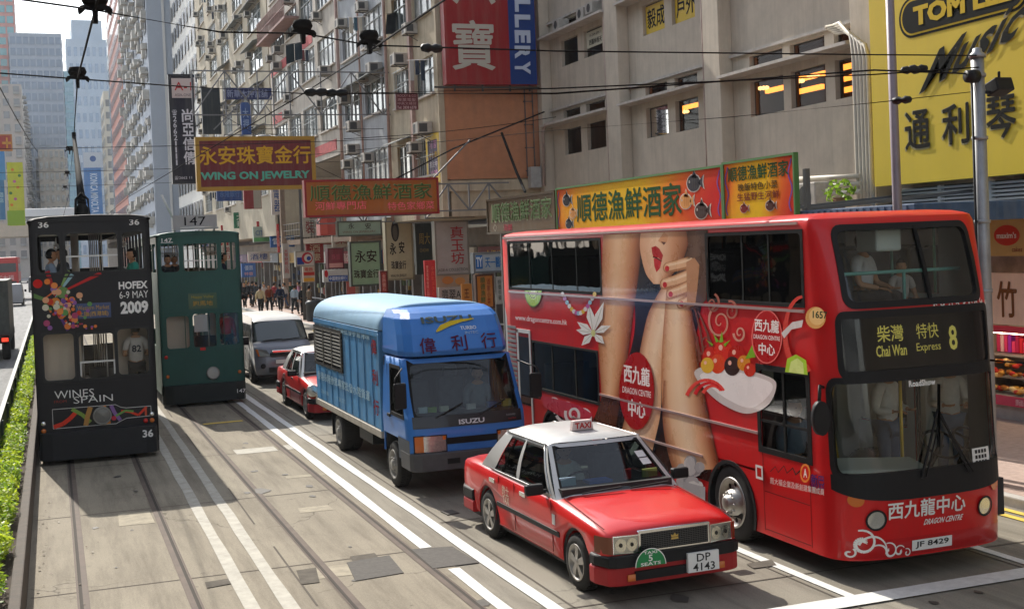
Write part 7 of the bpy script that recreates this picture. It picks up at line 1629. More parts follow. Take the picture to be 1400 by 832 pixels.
# --- signs lying along the street (facing the road)
def sign_x(label, X, y1, y0, z0, z1, board, items, frame=None, th=.15, m=None, name='shop_sign', cat='sign', fw=.05):
    t = thing(name, label, cat, (X, (y0+y1)/2, z0)); b = MB(); b.box(X, X+th, y0, y1, z0, z1); b.build('board', m or mat('board_'+board.strip('#'), board, .5, var=.08, scale=2, streak=.15), t, world=True)
    if frame:
        b = MB()
        for q in ((y0-.02, y1+.02, z0-.02, z0+fw), (y0-.02, y1+.02, z1-fw, z1+.02), (y0-.02, y0+fw, z0+fw, z1-fw), (y1-fw, y1+.02, z0+fw, z1-fw)): b.box(X-.03, X+th+.01, q[0], q[1], q[2], q[3])
        b.build('frame', mat('frame_'+frame.strip('#'), frame, .5, var=.1), t, world=True)
    b = MB()
    for tx, y, z, w, h, col, bold in items: text(b, tx, planeX(X, y, z, .006), w, h, bold, .015 if h > .3 else 0, lin(col))
    if b.f: b.build('lettering', PAINTED, t, world=True)
    return t
ym = mat('sign_yellow', (.62, .45, .035), .5, var=.05, scale=.8, streak=.10, dirt=(.36, .28, .06))
ys = sign_x('giant yellow music shop sign with a black pill-shaped panel and Chinese characters', 17.5, 23.5, 9.5, 4.82, 13.5, '#c0a020', [], None, .35, ym, 'billboard')
b = MB(); X = 17.5
def pill(y0, y1, z0, z1, o, c):
    r = (z1-z0)/2; zc = (z0+z1)/2
    b.poly([(X-o, y0-r+r*math.cos(R(a)), zc+r*math.sin(R(a))) for a in range(-90, 91, 10)]+[(X-o, y1+r-r*math.cos(R(a)), zc-r*math.sin(R(a))) for a in range(-90, 91, 10)], col=lin(c))
pill(22.45, 18.6, 7.92, 8.78, .010, '#15150f'); pill(22.38, 18.67, 7.97, 8.73, .016, '#c9a930'); pill(22.33, 18.72, 8.01, 8.69, .022, '#15150f')
text(b, 'TOM LEE', planeX(X, 20.5, 8.35, .03), 2.9, .42, .05, 0, lin('#c9a930'))
text(b, 'Music', lambda a, c, d: Vector((X-.012-d, 20.15-a, 7.46+c+a*.26)), 2.8, .68, .03, 0, lin('#9a9070'), .25); text(b, 'Music', lambda a, c, d: Vector((X-.03-d, 20.1-a, 7.48+c+a*.26)), 2.8, .68, .02, 0, lin('#14140f'), .25)
for ch, y in zip('通利琴行', (21.95, 20.75, 19.45, 18.2)):
    text(b, ch, planeX(X, y+.03, 5.94, .01), .82, .84, .035, 0, lin('#a89c70')); text(b, ch, planeX(X, y, 5.95, .022), .78, .8, .03, 0, lin('#1c1a14'))
b.build('lettering', PAINTED, ys, world=True)
bx = 13.5
sign_x('brown panel of the restaurant billboard with pale green characters', bx, 38.6, 32.75, 4.2, 5.3, '#5d4526', [('順德漁鮮酒家', 35.6, 4.85, 5.2, .62, '#a8b08a', .03), ('順德漁鮮酒家', 35.58, 4.86, 5.1, .58, '#5a7046', .0), ('◇', 37.9, 4.38, .4, .25, '#b0a898', 0), ('海鮮', 36.7, 4.36, .8, .22, '#c04a5a', .01)], '#4a3a22', .3, name='billboard')
def poster(label, y1, y0, z0, z1, seed, titles, fish):
    t = thing('billboard', label, 'billboard', (bx, (y0+y1)/2, z0)); b = MB(); n = 24
    for i in range(n):
        for j in range(6):
            a, c, e, f = i/n, (i+1)/n, j/6, (j+1)/6
            def cc(u, v):
                A, B_, C_ = lin('#e2b400'), lin('#dd6c05'), lin('#c4160a'); k = interp([(0, .75), (.1, .3), (.3, .1), (.55, .0), (.7, .3), (.85, .8), (1, 1)], u+.06*math.sin(v*4+seed))
                q = (A, B_, k*2) if k < .5 else (B_, C_, k*2-1); return tuple(lerp(q[0][m_], q[1][m_], q[2]) for m_ in range(4))
            P = lambda u, v: (bx, lerp(y1, y0, u), lerp(z0, z1, v)); b.face([b.vid(P(*p)) for p in ((a, e), (c, e), (c, f), (a, f))], False, [cc(*p) for p in ((a, e), (c, e), (c, f), (a, f))])
    b.box(bx+.01, bx+.07, y0, y1, z0, z1, col=lin('#777777')); b.build('poster', PRINT, t, world=True)
    b = MB()
    for q in ((y0-.03, y1+.03, z1, z1+.05), (y0-.03, y1+.03, z0-.05, z0), (y0-.03, y0+.02, z0, z1), (y1-.02, y1+.03, z0, z1)): b.box(bx-.03, bx+.08, q[0], q[1], q[2], q[3])
    b.build('frame', mat('frame_green', (.08, .2, .06), .5), t, world=True)
    b = MB()
    for tx, y, z, w, h, c, bo in titles: text(b, tx, planeX(bx, y, z, .006), w, h, bo, 0, lin(c))
    for y, z, s, c in fish:
        f = planeX(bx, y, z, .005); g = planeX(bx, y, z, .010)
        def fb(F, k, col):
            b.poly([F(s*k*(math.cos(a)*1.0), s*k*.62*math.sin(a), 0) for a in [2*math.pi*i/16 for i in range(16)]], col=lin(col)); b.poly([F(s*(.7), 0, 0), F(s*1.45*k, s*.5*k, 0), F(s*1.3*k, 0, 0), F(s*1.45*k, -s*.5*k, 0)], col=lin(col)); b.poly([F(-s*.3, s*.4, 0), F(s*.1, s*.95*k, 0), F(s*.6, s*.3, 0)], col=lin(col))
        fb(f, 1.12, '#d8d4c8'); fb(g, 1.0, c); h = planeX(bx, y, z, .014); disc(b, h, -s*.6, s*.12, s*.1, col=lin('#e8e4d8')); disc(b, planeX(bx, y, z, .017), -s*.6, s*.12, s*.05, col=lin('#111111'))
        for k in (-.2, .1, .4): b.poly([h(s*k, -s*.4, 0), h(s*(k+.07), -s*.4, 0), h(s*(k+.12), s*.4, 0), h(s*(k+.05), s*.4, 0)], col=lin('#55504a' if c != '#d89a5a' else '#b8702e'))
    for y in (y1-.12, y0+.15):
        P_ = [(y+.06*math.sin(i*.9), lerp(z0+.08, z1-.06, i/12)) for i in range(13)]
        for p, q in zip(P_, P_[1:]): b.poly([(bx-.006, p[0]+.022, p[1]), (bx-.006, p[0]-.022, p[1]), (bx-.006, q[0]-.022, q[1]), (bx-.006, q[0]+.022, q[1])], col=lin('#6a4a9a'))
    b.build('print', PAINTED, t, world=True)
G1 = '#17491f'
poster('wide orange and yellow restaurant billboard with green characters and fish', 32.6, 23.35, 4.2, 5.32, 0, [('順德漁鮮酒家', 28.2, 4.74, 6.0, .74, G1, .035)], [(31.9, 5.0, .26, '#2c2a30'), (31.5, 4.62, .22, '#d89a5a'), (31.8, 4.34, .22, '#3a3a44'), (24.6, 5.05, .30, '#3c3a40'), (25.0, 4.66, .27, '#d89a5a'), (24.3, 4.42, .28, '#4a3430')])
poster('narrow right-hand restaurant billboard panel with small dish lettering', 23.28, 20.6, 4.2, 5.36, 2, [('順德漁鮮酒家', 21.95, 5.13, 2.3, .30, G1, .03), ('晚飯特色小菜', 21.95, 4.84, 1.5, .16, '#4a3a12', .02), ('生猛野生河鮮', 21.95, 4.64, 1.6, .16, '#7a2a1a', .02)], [(22.5, 4.4, .14, '#8a1f1c'), (21.5, 4.42, .16, '#5a2a20')])
b = MB()
for y in (38.4, 33, 28, 23.3, 20.8): b.bar((bx+.4, y, .14), (bx+.4, y, 5.1), .10); b.bar((bx+.3, y, 4.3), (18.2, y, 4.6), .07)
tag(b.build('billboard_scaffold', mat('support_steel', (.16, .16, .165), .5, metal=.5)), 'dark steel scaffold holding up the row of restaurant billboards', 'scaffold')
mx = sign_x('cream cake shop sign with a red oval at the right edge', 16.5, 18.75, 17.3, 3.28, 3.98, '#c09a58', [('cakes', 18.05, 3.40, .26, .09, '#7a2a1a', .01)], None, .12)
b = MB(); b.poly([planeX(16.5, 18.30, 3.66, .005)(.33*math.cos(R(a)), .19*math.sin(R(a)), 0) for a in range(0, 360, 12)], col=lin('#c0301c')); text(b, 'maxim\'s', planeX(16.5, 18.30, 3.66, .012), .5, .11, .02, 0, lin('#e8dcd0')); b.build('oval', PAINTED, mx, world=True)
sign_x('pale pink sign board with a big brown character above the cake counter', 16.75, 19.6, 17.2, 1.98, 2.95, '#f0d0bc', [('竹', 18.62, 2.46, .5, .66, '#7a4a24', .05)], None, .1)
sign_x('purple and yellow window banners on the cream tenement', 13.93, 46.7, 43.9+1.1, 6.3, 8.15, '#3a2050', [('補習', 45.85, 7.75, .9, .3, '#c88ab0', .02), ('中小學', 45.85, 7.35, 1.0, .25, '#d8b040', .01), ('招生中', 45.85, 7.0, 1.0, .22, '#d8d0d8', .01), ('2838', 45.85, 6.65, .9, .25, '#c88ab0', .02)], '#c0a020', .04, fw=.22, name='banner', cat='banner')
# ------------------------------------------------------------------ shop fronts under the tenements
rnd = random.Random(11)
SH = [('金行', '#6a1a1c', '#c8a040'), ('藥房', '#c8c4b8', '#1f6a3a'), ('時裝', '#3a3f46', '#c8c8c8'), ('餐廳', '#a8541c', '#e0d0a0'), ('電話', '#24487e', '#d8dce4'), ('鞋店', '#8a2430', '#e0c8c0'), ('銀行', '#b8b4ac', '#9a2a30'), ('眼鏡', '#2f5a4a', '#c8d8c8'), ('茶樓', '#9a7a2a', '#4a1a14'), ('書局', '#56606a', '#d0d0d0'), ('糖水', '#b83a34', '#e8d8c0'), ('髮廊', '#4a2f5a', '#d0b8d8')]
ad_ = ['next to the recessed building', 'behind the clinic sign', 'behind the jade sign', 'behind the green panel sign', 'behind the bank fascia', 'beside the brown deck columns', 'under the open brown deck', 'at the far end of the brown deck', 'under the beige tower', 'past the beige tower gable', 'far along the pavement', 'farthest along the pavement']
Y = 45.2
for k, (nm, c1, c2) in enumerate(SH):
    w = 5.4 if k < 7 else 8.5; t = thing('shop', 'street-level shop with %s fascia %s' % (('dark red', 'pale', 'charcoal', 'orange', 'blue', 'crimson', 'off-white', 'green', 'ochre', 'slate', 'bright red', 'purple')[k], ad_[k]), 'shop', (17.2, Y+w/2, .14))
    b = MB(); b.box(17.2, 19, Y+w-.35, Y+w-.01, .14, 4.6); b.box(17.2, 19, Y, Y+w-.36, 3.3, 4.6); b.box(19, 19.1, Y, Y+w-.36, .14, 3.3); b.build('wall', mat('shop_wall_tone', (.20, .18, .16), .7, var=.35, scale=.6), t, world=True)
    b = MB(); b.box(17.05, 17.19, Y+.1, Y+w-.4, 3.0, 3.75); f_ = b.build('fascia', mat('fascia_'+c1.strip('#'), c1, .5, var=.1), t, world=True)
    b = MB(); text(b, nm+'公司', planeX(17.05, Y+w/2, 3.37, .006), 2.6, .5, .01, 0, lin(c2)); b.build('lettering', PAINTED, f_, world=True)
    b = MB(); n = 4
    for i in range(n): y0 = Y+.1+(w-.6)*i/n; b.box(17.3, 17.36, y0, y0+.06, .14, 3.0)
    b.box(17.3, 17.36, Y+.1, Y+w-.4, .5, .56); b.build('shop_window', M_FRAMEL, t, world=True)
    b = MB()
    for i in range(26): y0 = Y+.2+(w-1.0)*rnd.random(); z0 = .3+2.2*rnd.random(); x0 = 17.6+1.2*rnd.random(); b.box(x0, x0+.2, y0, y0+rnd.uniform(.2, .6), z0, z0+rnd.uniform(.2, .5), col=lin(rnd.choice(['#b89a5a', '#8a3a30', '#c8c4b8', '#3a4a6a', '#6a7a5a', '#a8782a', '#d0c090'])))
    b.build('goods', PRINT, t, world=True); Y += w
b = MB(); b.box(19, 30, 125, 200, .14, 6); b.box(16.2, 19.2, 128.5, 160, .14, 5.2)
tag(b.build('podium', mat('podium_dull', (.26, .25, .24), .7, var=.3, scale=.3)), 'dull grey podium far along the right pavement below the pale striped tower', 'building')
# small projecting signs crowding the far pavement
for k in range(14):
    y = 62+5.2*k; x0 = 14.0+rnd.uniform(-.4, 1.6); z0 = rnd.uniform(2.7, 4.3) if k % 2 else rnd.uniform(4.4, 6.6); w, h = rnd.choice(((.8, 2.0), (1.7, .8), (1.1, 1.3))); c1, c2 = rnd.choice([('#a02a2a', '#e0d0b0'), ('#2a5a9a', '#d8e0e8'), ('#b8b0a0', '#8a2a2a'), ('#c09a2a', '#5a1a1a'), ('#2a6a4a', '#d8e0d0'), ('#c8c0b8', '#2a4a8a')])
    cn_ = {'#a02a2a': 'red', '#2a5a9a': 'blue', '#b8b0a0': 'grey-white', '#c09a2a': 'yellow', '#2a6a4a': 'green', '#c8c0b8': 'white'}[c1]
    t = thing('shop_sign', 'small %s %s sign, %s of the far pavement signs counted from the near end' % (cn_, 'upright' if h > w else 'wide', ['first', 'second', 'third', 'fourth', 'fifth', 'sixth', 'seventh', 'eighth', 'ninth', 'tenth', 'eleventh', 'twelfth', 'thirteenth', 'fourteenth'][k]), 'sign', (x0+w/2, y, z0), 0, 'projecting signs over the far pavement')
    b = MB(); b.box(x0, x0+w, y, y+.2, z0, z0+h); b.bar((x0, y+.1, z0+h*.9), (17.2, y+.1, z0+h*.9), .06); b.build('board', mat('small_board_'+c1.strip('#'), c1, .5, var=.1), t, world=True)
    b = MB(); s = rnd.choice(('金飾', '大押', '酒樓', '藥行', '時裝', '電器'))
    if h > w: column(b, s, planeY(x0+w/2, y, z0+h/2, .01), w*.6, h*.8, .1, .01, 0, lin(c2))
    else: text(b, s, planeY(x0+w/2, y, z0+h/2, .01), w*.8, h*.6, .01, 0, lin(c2))
    b.build('lettering', PAINTED, t, world=True)

# ------------------------------------------------------------------ poles and overhead wires
M_POLEG = mat('pole_galvanised', (.30, .31, .32), .5, metal=.5, var=.2, scale=3, streak=.3, dirt=(.13, .12, .12))
p = thing('lamp_post', 'slim purple-grey steel lamp post rising behind the big bus in front of the yellow sign', 'lamp post', (12.65, 16.4, .14))
b = MB(); b.tube([(12.65, 16.4, .14), (12.65, 16.42, 3), (12.65, 16.46, 9.5)], [.085, .075, .065], 12); b.build('pole', mat('pole_mauve', (.23, .20, .22), .45, metal=.3, var=.1), p, world=True)
b = MB(); b.lathe([(.16, 0), (.16, .05), (.1, .06), (.1, .5), (.085, .55)], (12.65, 16.4, .14), (0, 0, 1), 12); b.build('base', M_POLEG, p, world=True)
p = thing('tram_pole', 'thick grey capped tram pole with a floodlight beside the front of the big bus', 'pole', (12.62, 14.48, .14))
b = MB(); b.tube([(12.62, 14.48, .14), (12.62, 14.48, 6.30)], [.11, .092], 16); b.lathe([(.09, 0), (.12, .0), (.12, .04), (.07, .08), (.06, .13), (0, .15)], (12.62, 14.48, 6.28), (0, 0, 1), 16)
for z in (2.9, 3.9, 5.1, 6.0): b.lathe([(.09, 0), (.115, .0), (.115, .05), (.09, .05)], (12.62, 14.48, z), (0, 0, 1), 16)
b.build('pole', M_POLEG, p, world=True)
b = MB(); b.tube([(12.48, 14.46, .3), (12.50, 14.47, 6.0)], .02, 6); b.build('conduit', M_BLK, p, world=True)
b = MB(); b.obox((12.93, 14.4, 5.85), Vector((1, 0, 0)), Vector((0, .9, -.3)).normalized(), Vector((0, .3, .9)).normalized(), .15, .13, .10); b.bar((12.62, 14.45, 5.78), (12.9, 14.42, 5.78), .05); b.bar((12.93, 14.4, 5.95), (12.93, 14.4, 6.08), .04); b.build('floodlight', M_BLK, p, world=True, bevel=.02)
b = MB(); b.lathe([(0, -.09), (.09, -.09), (.1, .0), (.09, .09), (0, .09)], (12.45, 14.4, 6.0), (1, 0, 0), 14); b.build('insulator', M_BLK, p, world=True)
p = thing('street_lamp', 'thin dark street lamp post with a red banner on the far pavement', 'lamp post', (12.75, 67, .14)); b = MB(); b.tube([(12.75, 67, .14), (12.75, 67, 9.2), (12.2, 67, 9.9), (11.2, 67, 10.1)], [.12, .09, .06, .05], 8); b.build('pole', mat('pole_dark', (.10, .10, .10), .5), p, world=True)
b = MB(); b.sphere((10.9, 67, 10.05), .4, .16, .10); b.build('lamp_head', M_POLEG, p, world=True)
M_WIRE = mat('wire_black', (.012, .011, .011), .9, spec=.05)
def wire(label, pts, r, ins=()):
    b = MB(); b.tube(pts, r, 5, cap=False); t = b.build('overhead_wire', M_WIRE); tag(t, label, 'wire')
    for q in ins:
        m_ = MB(); q = Vector(q); d = (Vector(pts[-1])-Vector(pts[0])).normalized(); m_.lathe([(0, -.16), (.045, -.13), (.06, -.05), (.035, 0), (.06, .05), (.045, .13), (0, .16)], q, d, 8); m_.build('insulator', M_BLK, t)
    return t
def sag(a, c, s, n=10): a, c = Vector(a), Vector(c); return [a.lerp(c, k/n)-Vector((0, 0, s*4*(k/n)*(1-k/n))) for k in range(n+1)]
Y1, Y2 = 12.0, 17.5
H1, H2 = onY(130, 14, Y1), onY(106, 108, Y2)
dz = (H1-Vector((0, 0, CAM_H))).normalized()
wire('contact wire over the black tram running up the street', [H1+(H1-H2)*1.5, H1, H2, onY(101, 186, 33.5), (.9, 60, 6.9), (1.0, 200, 6.9)], .012)
G1_ = onY(505, 70, 14.5); wire('contact wire over the green tram track crossing in front of the tenements', [G1_+Vector((-.0, -9, .05)), G1_, onY(405, 134, 24), (3.5, 60, 6.7), (3.5, 200, 6.7)], .012)
def hanger(label, p):
    t = thing('wire_hanger', label, 'hanger', tuple(p)); b = MB(); s = .42
    prof = [(-.34, -.10), (-.36, .0), (-.30, .07), (-.18, .10), (-.10, .17), (.10, .17), (.18, .10), (.30, .07), (.36, 0), (.34, -.10), (.28, -.06), (.20, .02), (.06, .0), (.05, -.28), (-.05, -.28), (-.06, .0), (-.20, .02), (-.28, -.06)]
    n = len(prof); F_ = [b.vid((p.x+x*s, p.y-.05, p.z+z*s)) for x, z in prof]; B_ = [b.vid((p.x+x*s, p.y+.05, p.z+z*s)) for x, z in prof]
    for q in ((0, 1, 2, 11), (11, 2, 3, 12), (12, 3, 4, 15), (15, 4, 5, 12), (12, 5, 6, 12), (5, 6, 15), ): pass
    for i in range(n): b.face((F_[i], F_[(i+1) % n], B_[(i+1) % n], B_[i]))
    b.face(F_[::-1]); b.face(B_); b.lathe([(0, .1), (.10, .1), (.12, .04), (.10, 0), (0, 0)], (p.x, p.y, p.z+.05), (0, 0, 1), 12); b.build('bracket', M_WIRE, t, world=True)
hanger('dark curved wire hanger at the top of the picture above the black tram', H1); hanger('dark curved wire hanger higher than the trolley pole tip of the black tram', H2)
for px, lab in (((95, 206), 'small wire hanger just above the flyover left of the trolley pole'), ((92, 238), 'smaller wire hanger second from the flyover railing'), ((89, 257), 'smallest wire hanger close to the flyover bus')): hanger(lab, onY(*px, {206: 45, 238: 62, 257: 80}[px[1]]))
hanger('wire hanger in front of the grey-blue tenement right of the laundry', onY(505, 60, 14.5)); hanger('wire hanger with hooks left of the grey-blue tenement', onY(414, 46, 14.5))
E1, E2, E3, E4 = onX(1340, 76, 12.6), onX(1340, 92, 12.6), onX(1340, 124, 12.6), onX(1340, 140, 12.6)
A = onY(-40, -10, 11.0); wire('upper span wire crossing from the top left hanger to the tram pole', [A, H1, onY(300, 44, 12.5), onY(414, 46, 14.5), onY(505, 62, 14.5), onY(760, 70, 14.5), onY(1190, 75, 14.5), E1], .010, [onY(590, 66, 14.5)])
wire('second span wire from the left edge through the lower hanger', [onY(-30, 98, 16.5), H2, onY(230, 117, 17), onY(430, 129, 16), onY(760, 121, 15.2), onY(1195, 102, 14.6), E2], .010, [onY(432, 126, 16), onY(460, 127, 16), onY(1245, 96, 14.6)])
wire('thick doubled span wire ending at the tram pole', [onY(440, 128, 16), onY(760, 128, 15.2), onY(1195, 96, 14.6), E2-Vector((0, 0, .1))], .013, [onY(1255, 94, 14.6)])
wire('thin lower wire reaching the middle of the tram pole', [onY(400, 214, 30), onY(760, 178, 22), onY(1000, 160, 16), onY(1200, 140, 14.8), onY(1335, 125, 14.5)], .006, [onY(1233, 137, 14.7)])
wire('guy wire rising from the rust-brown sign to the gable wall', [onY(540, 245, 42), onY(620, 203, 42), onY(744, 153, 44)], .03)
wire('thin strut wire leaning from the gable wall to the billboard', [onY(686, 182, 43.8), onY(706, 235, 40), onY(718, 262, 38)], .05)
for k, (a, c, Ya, Yb) in enumerate((((0, 120), (52, 208), 30, 60), ((330, 175), (640, 172), 60, 50), ((300, 155), (480, 250), 55, 55), ((470, 190), (760, 160), 40, 40))):
    wire(['thin wire slanting down at the left edge', 'thin cable above the maroon sign', 'diagonal stay behind the maroon sign', 'thin cable before the orange gable'][k], sag(onY(*a, Ya), onY(*c, Yb), .1), .012)
for k, y in enumerate((46, 62, 80)): q = onY(92, {46: 207, 62: 238, 80: 257}[y], y); wire(['span wire level with the first small hanger', 'span wire level with the second small hanger', 'span wire level with the smallest hanger'][k], sag((-11, y, q.z+.25), (14, y, q.z+.4), .2), .012)
# laundry
def cloth(label, Y_, quad, c, cat='laundry'):
    b = MB(); q = [onY(*p, Y_) for p in quad]; n = 5
    F = lambda u, v, o: q[0].lerp(q[1], u).lerp(q[3].lerp(q[2], u), v)+Vector((0, o+.05*math.sin(u*7+v*2), 0))
    b.grid(lambda u, v: F(u, v, 0), frange(0, 1, n), frange(0, 1, n)); b.grid(lambda u, v: F(u, v, .05), frange(0, 1, n), frange(0, 1, n)); b.bar(F(-.1, -.02, 0), F(1.1, -.02, 0), .02); tag(b.build('laundry', mat('laundry_'+c.strip('#'), c, .9, var=.15)), label, cat)
cloth('dark shirt hanging outside the off-white tenement', 62, [(391, 62), (402, 60), (403, 84), (392, 88)], '#1c2a30'); cloth('dark trousers hanging beside the dark shirt', 62, [(403, 60), (413, 58), (414, 80), (404, 83)], '#20303a'); cloth('dark coat hanging high on the cream tenement', 51, [(529, 20), (542, 18), (541, 46), (528, 47)], '#15191f')
# far vehicles
def far_bus(label, loc, rz, L_, H_, body, band, decks=2):
    t = thing('double_decker_bus' if decks == 2 else 'bus', label, 'bus', loc, rz); W = 2.5
    b = MB(); b.box(-W/2, W/2, -L_/2, L_/2, .3, H_); b.build('body', body, t, bevel=.15, seg=3)
    for z0 in ([1.1, 2.9] if decks == 2 else [1.3]):
        b = MB(); b.box(-W/2-.01, W/2+.01, -L_/2+.4, L_/2-.4, z0, z0+.85); b.box(-W/2+.2, W/2-.2, -L_/2-.01, L_/2+.01, z0, z0+.9); b.build('window_band', band, t)
    for y in (-L_/2+2.2, L_/2-2.6):
        for s in (-1, 1): b = MB(); b.lathe([(0, -.14), (.4, -.14), (.45, -.1), (.45, .1), (.4, .14), (0, .14)], (s*(W/2-.1), y, .45), (1, 0, 0), 18); b.build('wheel', M_RUB, t)
    for s in (-1, 1): b = MB(); b.box(s*.95-.12, s*.95+.12, L_/2+.0, L_/2+.03, .8, 1.0); b.build('tail_light', M_REDL, t)
    return t
BAND = mat('bus_band_glass', (.03, .035, .04), .1, spec=.7)
fb = far_bus('red double-decker bus driving away under the flyover', (-4.4, 140, 0), math.pi, 10.5, 4.4, mat('far_bus_red', (.42, .05, .05), .4), BAND)
b = MB(); text(b, '百大福', lambda a, c, d: Vector((a, -5.275-d, 2.35+c)), 1.6, .5, .01, 0, lin('#d0b0b0')); b.build('lettering', PAINTED, fb); fb.rotation_euler.z = 0
fb = far_bus('white and blue bus crossing the flyover on the left', (.6, 255.5, 10.3), math.pi/2, 10.5, 3.6, mat('far_bus_pale', (.55, .60, .64), .4), BAND, 1)
fb = far_bus('yellow bus with a poster crossing the flyover behind the number board', (27.6, 254.5, 10.3), math.pi/2, 10.5, 4.0, mat('far_bus_yellow', (.60, .40, .04), .4), BAND, 1)
b = MB(); b.box(-1.28, -1.26, -4.8, 3.2, .9, 3.2, col=lin('#7a94a4')); b.box(-1.30, -1.28, -4.8, 3.2, .9, 1.5, col=lin('#b03a2c')); b.box(-1.30, -1.28, -4.2, -1.6, 1.5, 3.0, col=lin('#c09a88')); b.build('poster', PRINT, fb)
def van_at(label, loc, rz, paint=None):
    t = copy_tree(van); t.location = loc; t.rotation_euler.z = rz; t['label'] = label
    if paint:
        for ch in t.children:
            if ch.name.split('.')[0] in ('body', 'roof'): ch.data = ch.data.copy(); ch.data.materials[0] = paint
    return t
M_VW = mat('van_white', (.6, .6, .6), .4, coat=.3)
van_at('white van on the flyover right of the white and blue bus', (12.9, 252.5, 10.4), -math.pi/2, M_VW); van_at('second white van on the flyover nearer the yellow bus', (19.2, 252.5, 10.4), -math.pi/2, M_VW)
van_at('dark green van on the flyover in front of the yellow bus', (26.6, 251.9, 10.3), -math.pi/2, mat('van_bottle_green', (.05, .09, .08), .4, coat=.3))
van_at('grey van driving away on the left carriageway behind the red bus', (-3.3, 120, 0), math.pi, mat('van_grey', (.22, .23, .25), .4, coat=.3))
van_at('small dark car far along the left carriageway near the flyover pier', (-2.0, 170, 0), math.pi, mat('van_charcoal', (.04, .04, .05), .4, coat=.3))
lo_t = thing('lorry', 'dark weathered lorry seen from behind on the left carriageway', 'lorry', (-2.82, 56, 0))
b = MB(); b.box(-4.0, -1.65, 53, 58.5, 1.0, 3.2); b.build('cargo_box', mat('lorry_dark', (.07, .075, .07), .6, var=.3, streak=.3), lo_t, world=True, bevel=.04)
b = MB(); b.box(-3.95, -1.7, 53.1, 61, .7, .98); b.box(-3.9, -1.75, 59, 61, .6, 2.4); b.build('chassis_cab', M_BLK, lo_t, world=True)
b = MB()
for x in (-3.2, -2.45): b.bar((x, 52.98, 1.05), (x, 52.98, 3.1), .05)
b.bar((-2.82, 52.98, 1.05), (-2.82, 52.98, 3.15), .03); b.build('rear_doors', M_FRAME, lo_t, world=True)
for x in (-3.8, -1.85):
    b = MB(); b.box(x-.12, x+.12, 52.95, 53.0, .78, .92); b.build('tail_light', mat('tail_lamp_lit', (.6, .02, .01), .3, emit=(1, .05, .02), es=.8), lo_t, world=True)
    for y in (54, 60): b = MB(); b.lathe([(0, -.15), (.4, -.15), (.45, -.1), (.45, .1), (.4, .15), (0, .15)], (x, y, .45), (1, 0, 0), 18); b.build('wheel', M_RUB, lo_t, world=True)
# litter bin, bus stop flags
t = thing('litter_bin', 'squat dark litter bin on the far pavement near the lamp post', 'bin', (12.95, 65.5, .14)); b = MB(); b.lathe([(0, 0), (.38, 0), (.42, .1), (.42, .85), (.46, .88), (.46, 1.0), (.3, 1.1), (0, 1.12)], (12.95, 65.5, .14), (0, 0, 1), 18); b.build('body', mat('bin_dark', (.04, .045, .05), .5), t, world=True)
t = thing('bus_stop', 'red and white bus stop post on the pavement behind the lorry', 'bus stop', (12.8, 56, .14)); b = MB(); b.tube([(12.8, 56, .14), (12.8, 56, 3.0)], .035, 8); b.build('pole', M_POLEG, t, world=True); b = MB(); b.box(12.6, 13.0, 55.95, 56.0, 1.2, 2.4); b.build('timetable', mat('timetable_red', (.35, .08, .07), .5), t, world=True)
# the other side of the street, beside and behind the viewpoint
for k, (y0, y1, h, c) in enumerate(((-45, -12, 24, M_CREAM), (-11.9, 16, 28, M_GREYB), (16.1, 42, 26, M_OFFW), (42.1, 75, 24, M_CREAM))):
    t = thing('tenement_block', 'tenement on the left side of the street, %s of the row beside the planter' % ('first', 'second', 'third', 'fourth')[k], 'building', (-20, (y0+y1)/2, 0)); b = MB(); b.box(-30, -15, y0, y1, 4.5, h); b.box(-30, -18, y0, y1, .14, 4.4); b.build('wall', c, t, world=True)
    b = MB()
    for z in frange(5.8, h-2.5, int((h-8)/3.1)):
        for y in frange(y0+1.5, y1-1.5, int((y1-y0)/3)): b.box(-15.0, -14.97, y-1, y+1, z, z+1.5)
    b.build('windows', M_PANE, t, world=True)
for k, (x0, x1, y0, y1, h, c) in enumerate(((18.2, 34, -30, -8.2, 26, M_CREAM), (-14, 17, -75, -60, 20, M_GREYB))):
    t = thing('tenement_block', ('tenement on the right pavement beyond the shop building', 'tenement closing the street behind the viewpoint')[k], 'building', ((x0+x1)/2, (y0+y1)/2, 0)); b = MB(); b.box(x0, x1, y0, y1, 0, h); b.build('wall', c, t, world=True)
    b = MB()
    for z in frange(5.5, h-2.5, 5):
        if k: 
            for x in frange(x0+1.5, x1-1.5, 9): b.box(x-1, x+1, y1, y1+.03, z, z+1.6)
        else:
            for y in frange(y0+1.5, y1-1.5, 6): b.box(x0-.03, x0, y-1, y+1, z, z+1.6)
    b.build('windows', M_PANE, t, world=True)
# ------------------------------------------------------------------ people
SKIN = mat('skin', attr=True, rough=.55); CLOTH = mat('cloth', attr=True, rough=.85, var=.1, scale=14)
def skin_mesh(vs, es, rs):
    me = bpy.data.meshes.new('s'); me.from_pydata(vs, es, []); o = bpy.data.objects.new('s', me); COL.objects.link(o)
    md = o.modifiers.new('skin', 'SKIN'); md.use_smooth_shade = True
    for i, d in enumerate(me.skin_vertices[0].data): d.radius = (rs[i][0], rs[i][1]) if isinstance(rs[i], tuple) else (rs[i], rs[i]); d.use_root = (i == 0)
    s = o.modifiers.new('sub', 'SUBSURF'); s.levels = 1; s.render_levels = 1
    dg = bpy.context.evaluated_depsgraph_get(); m2 = bpy.data.meshes.new_from_object(o.evaluated_get(dg))
    r = [tuple(v.co) for v in m2.vertices], [tuple(p.vertices) for p in m2.polygons]; bpy.data.objects.remove(o); bpy.data.meshes.remove(me); bpy.data.meshes.remove(m2); return r
def addmesh(mb, r, col, keep=None):
    n = len(mb.v); mb.v += r[0]
    for f in r[1]: mb.face([i+n for i in f], True, col)
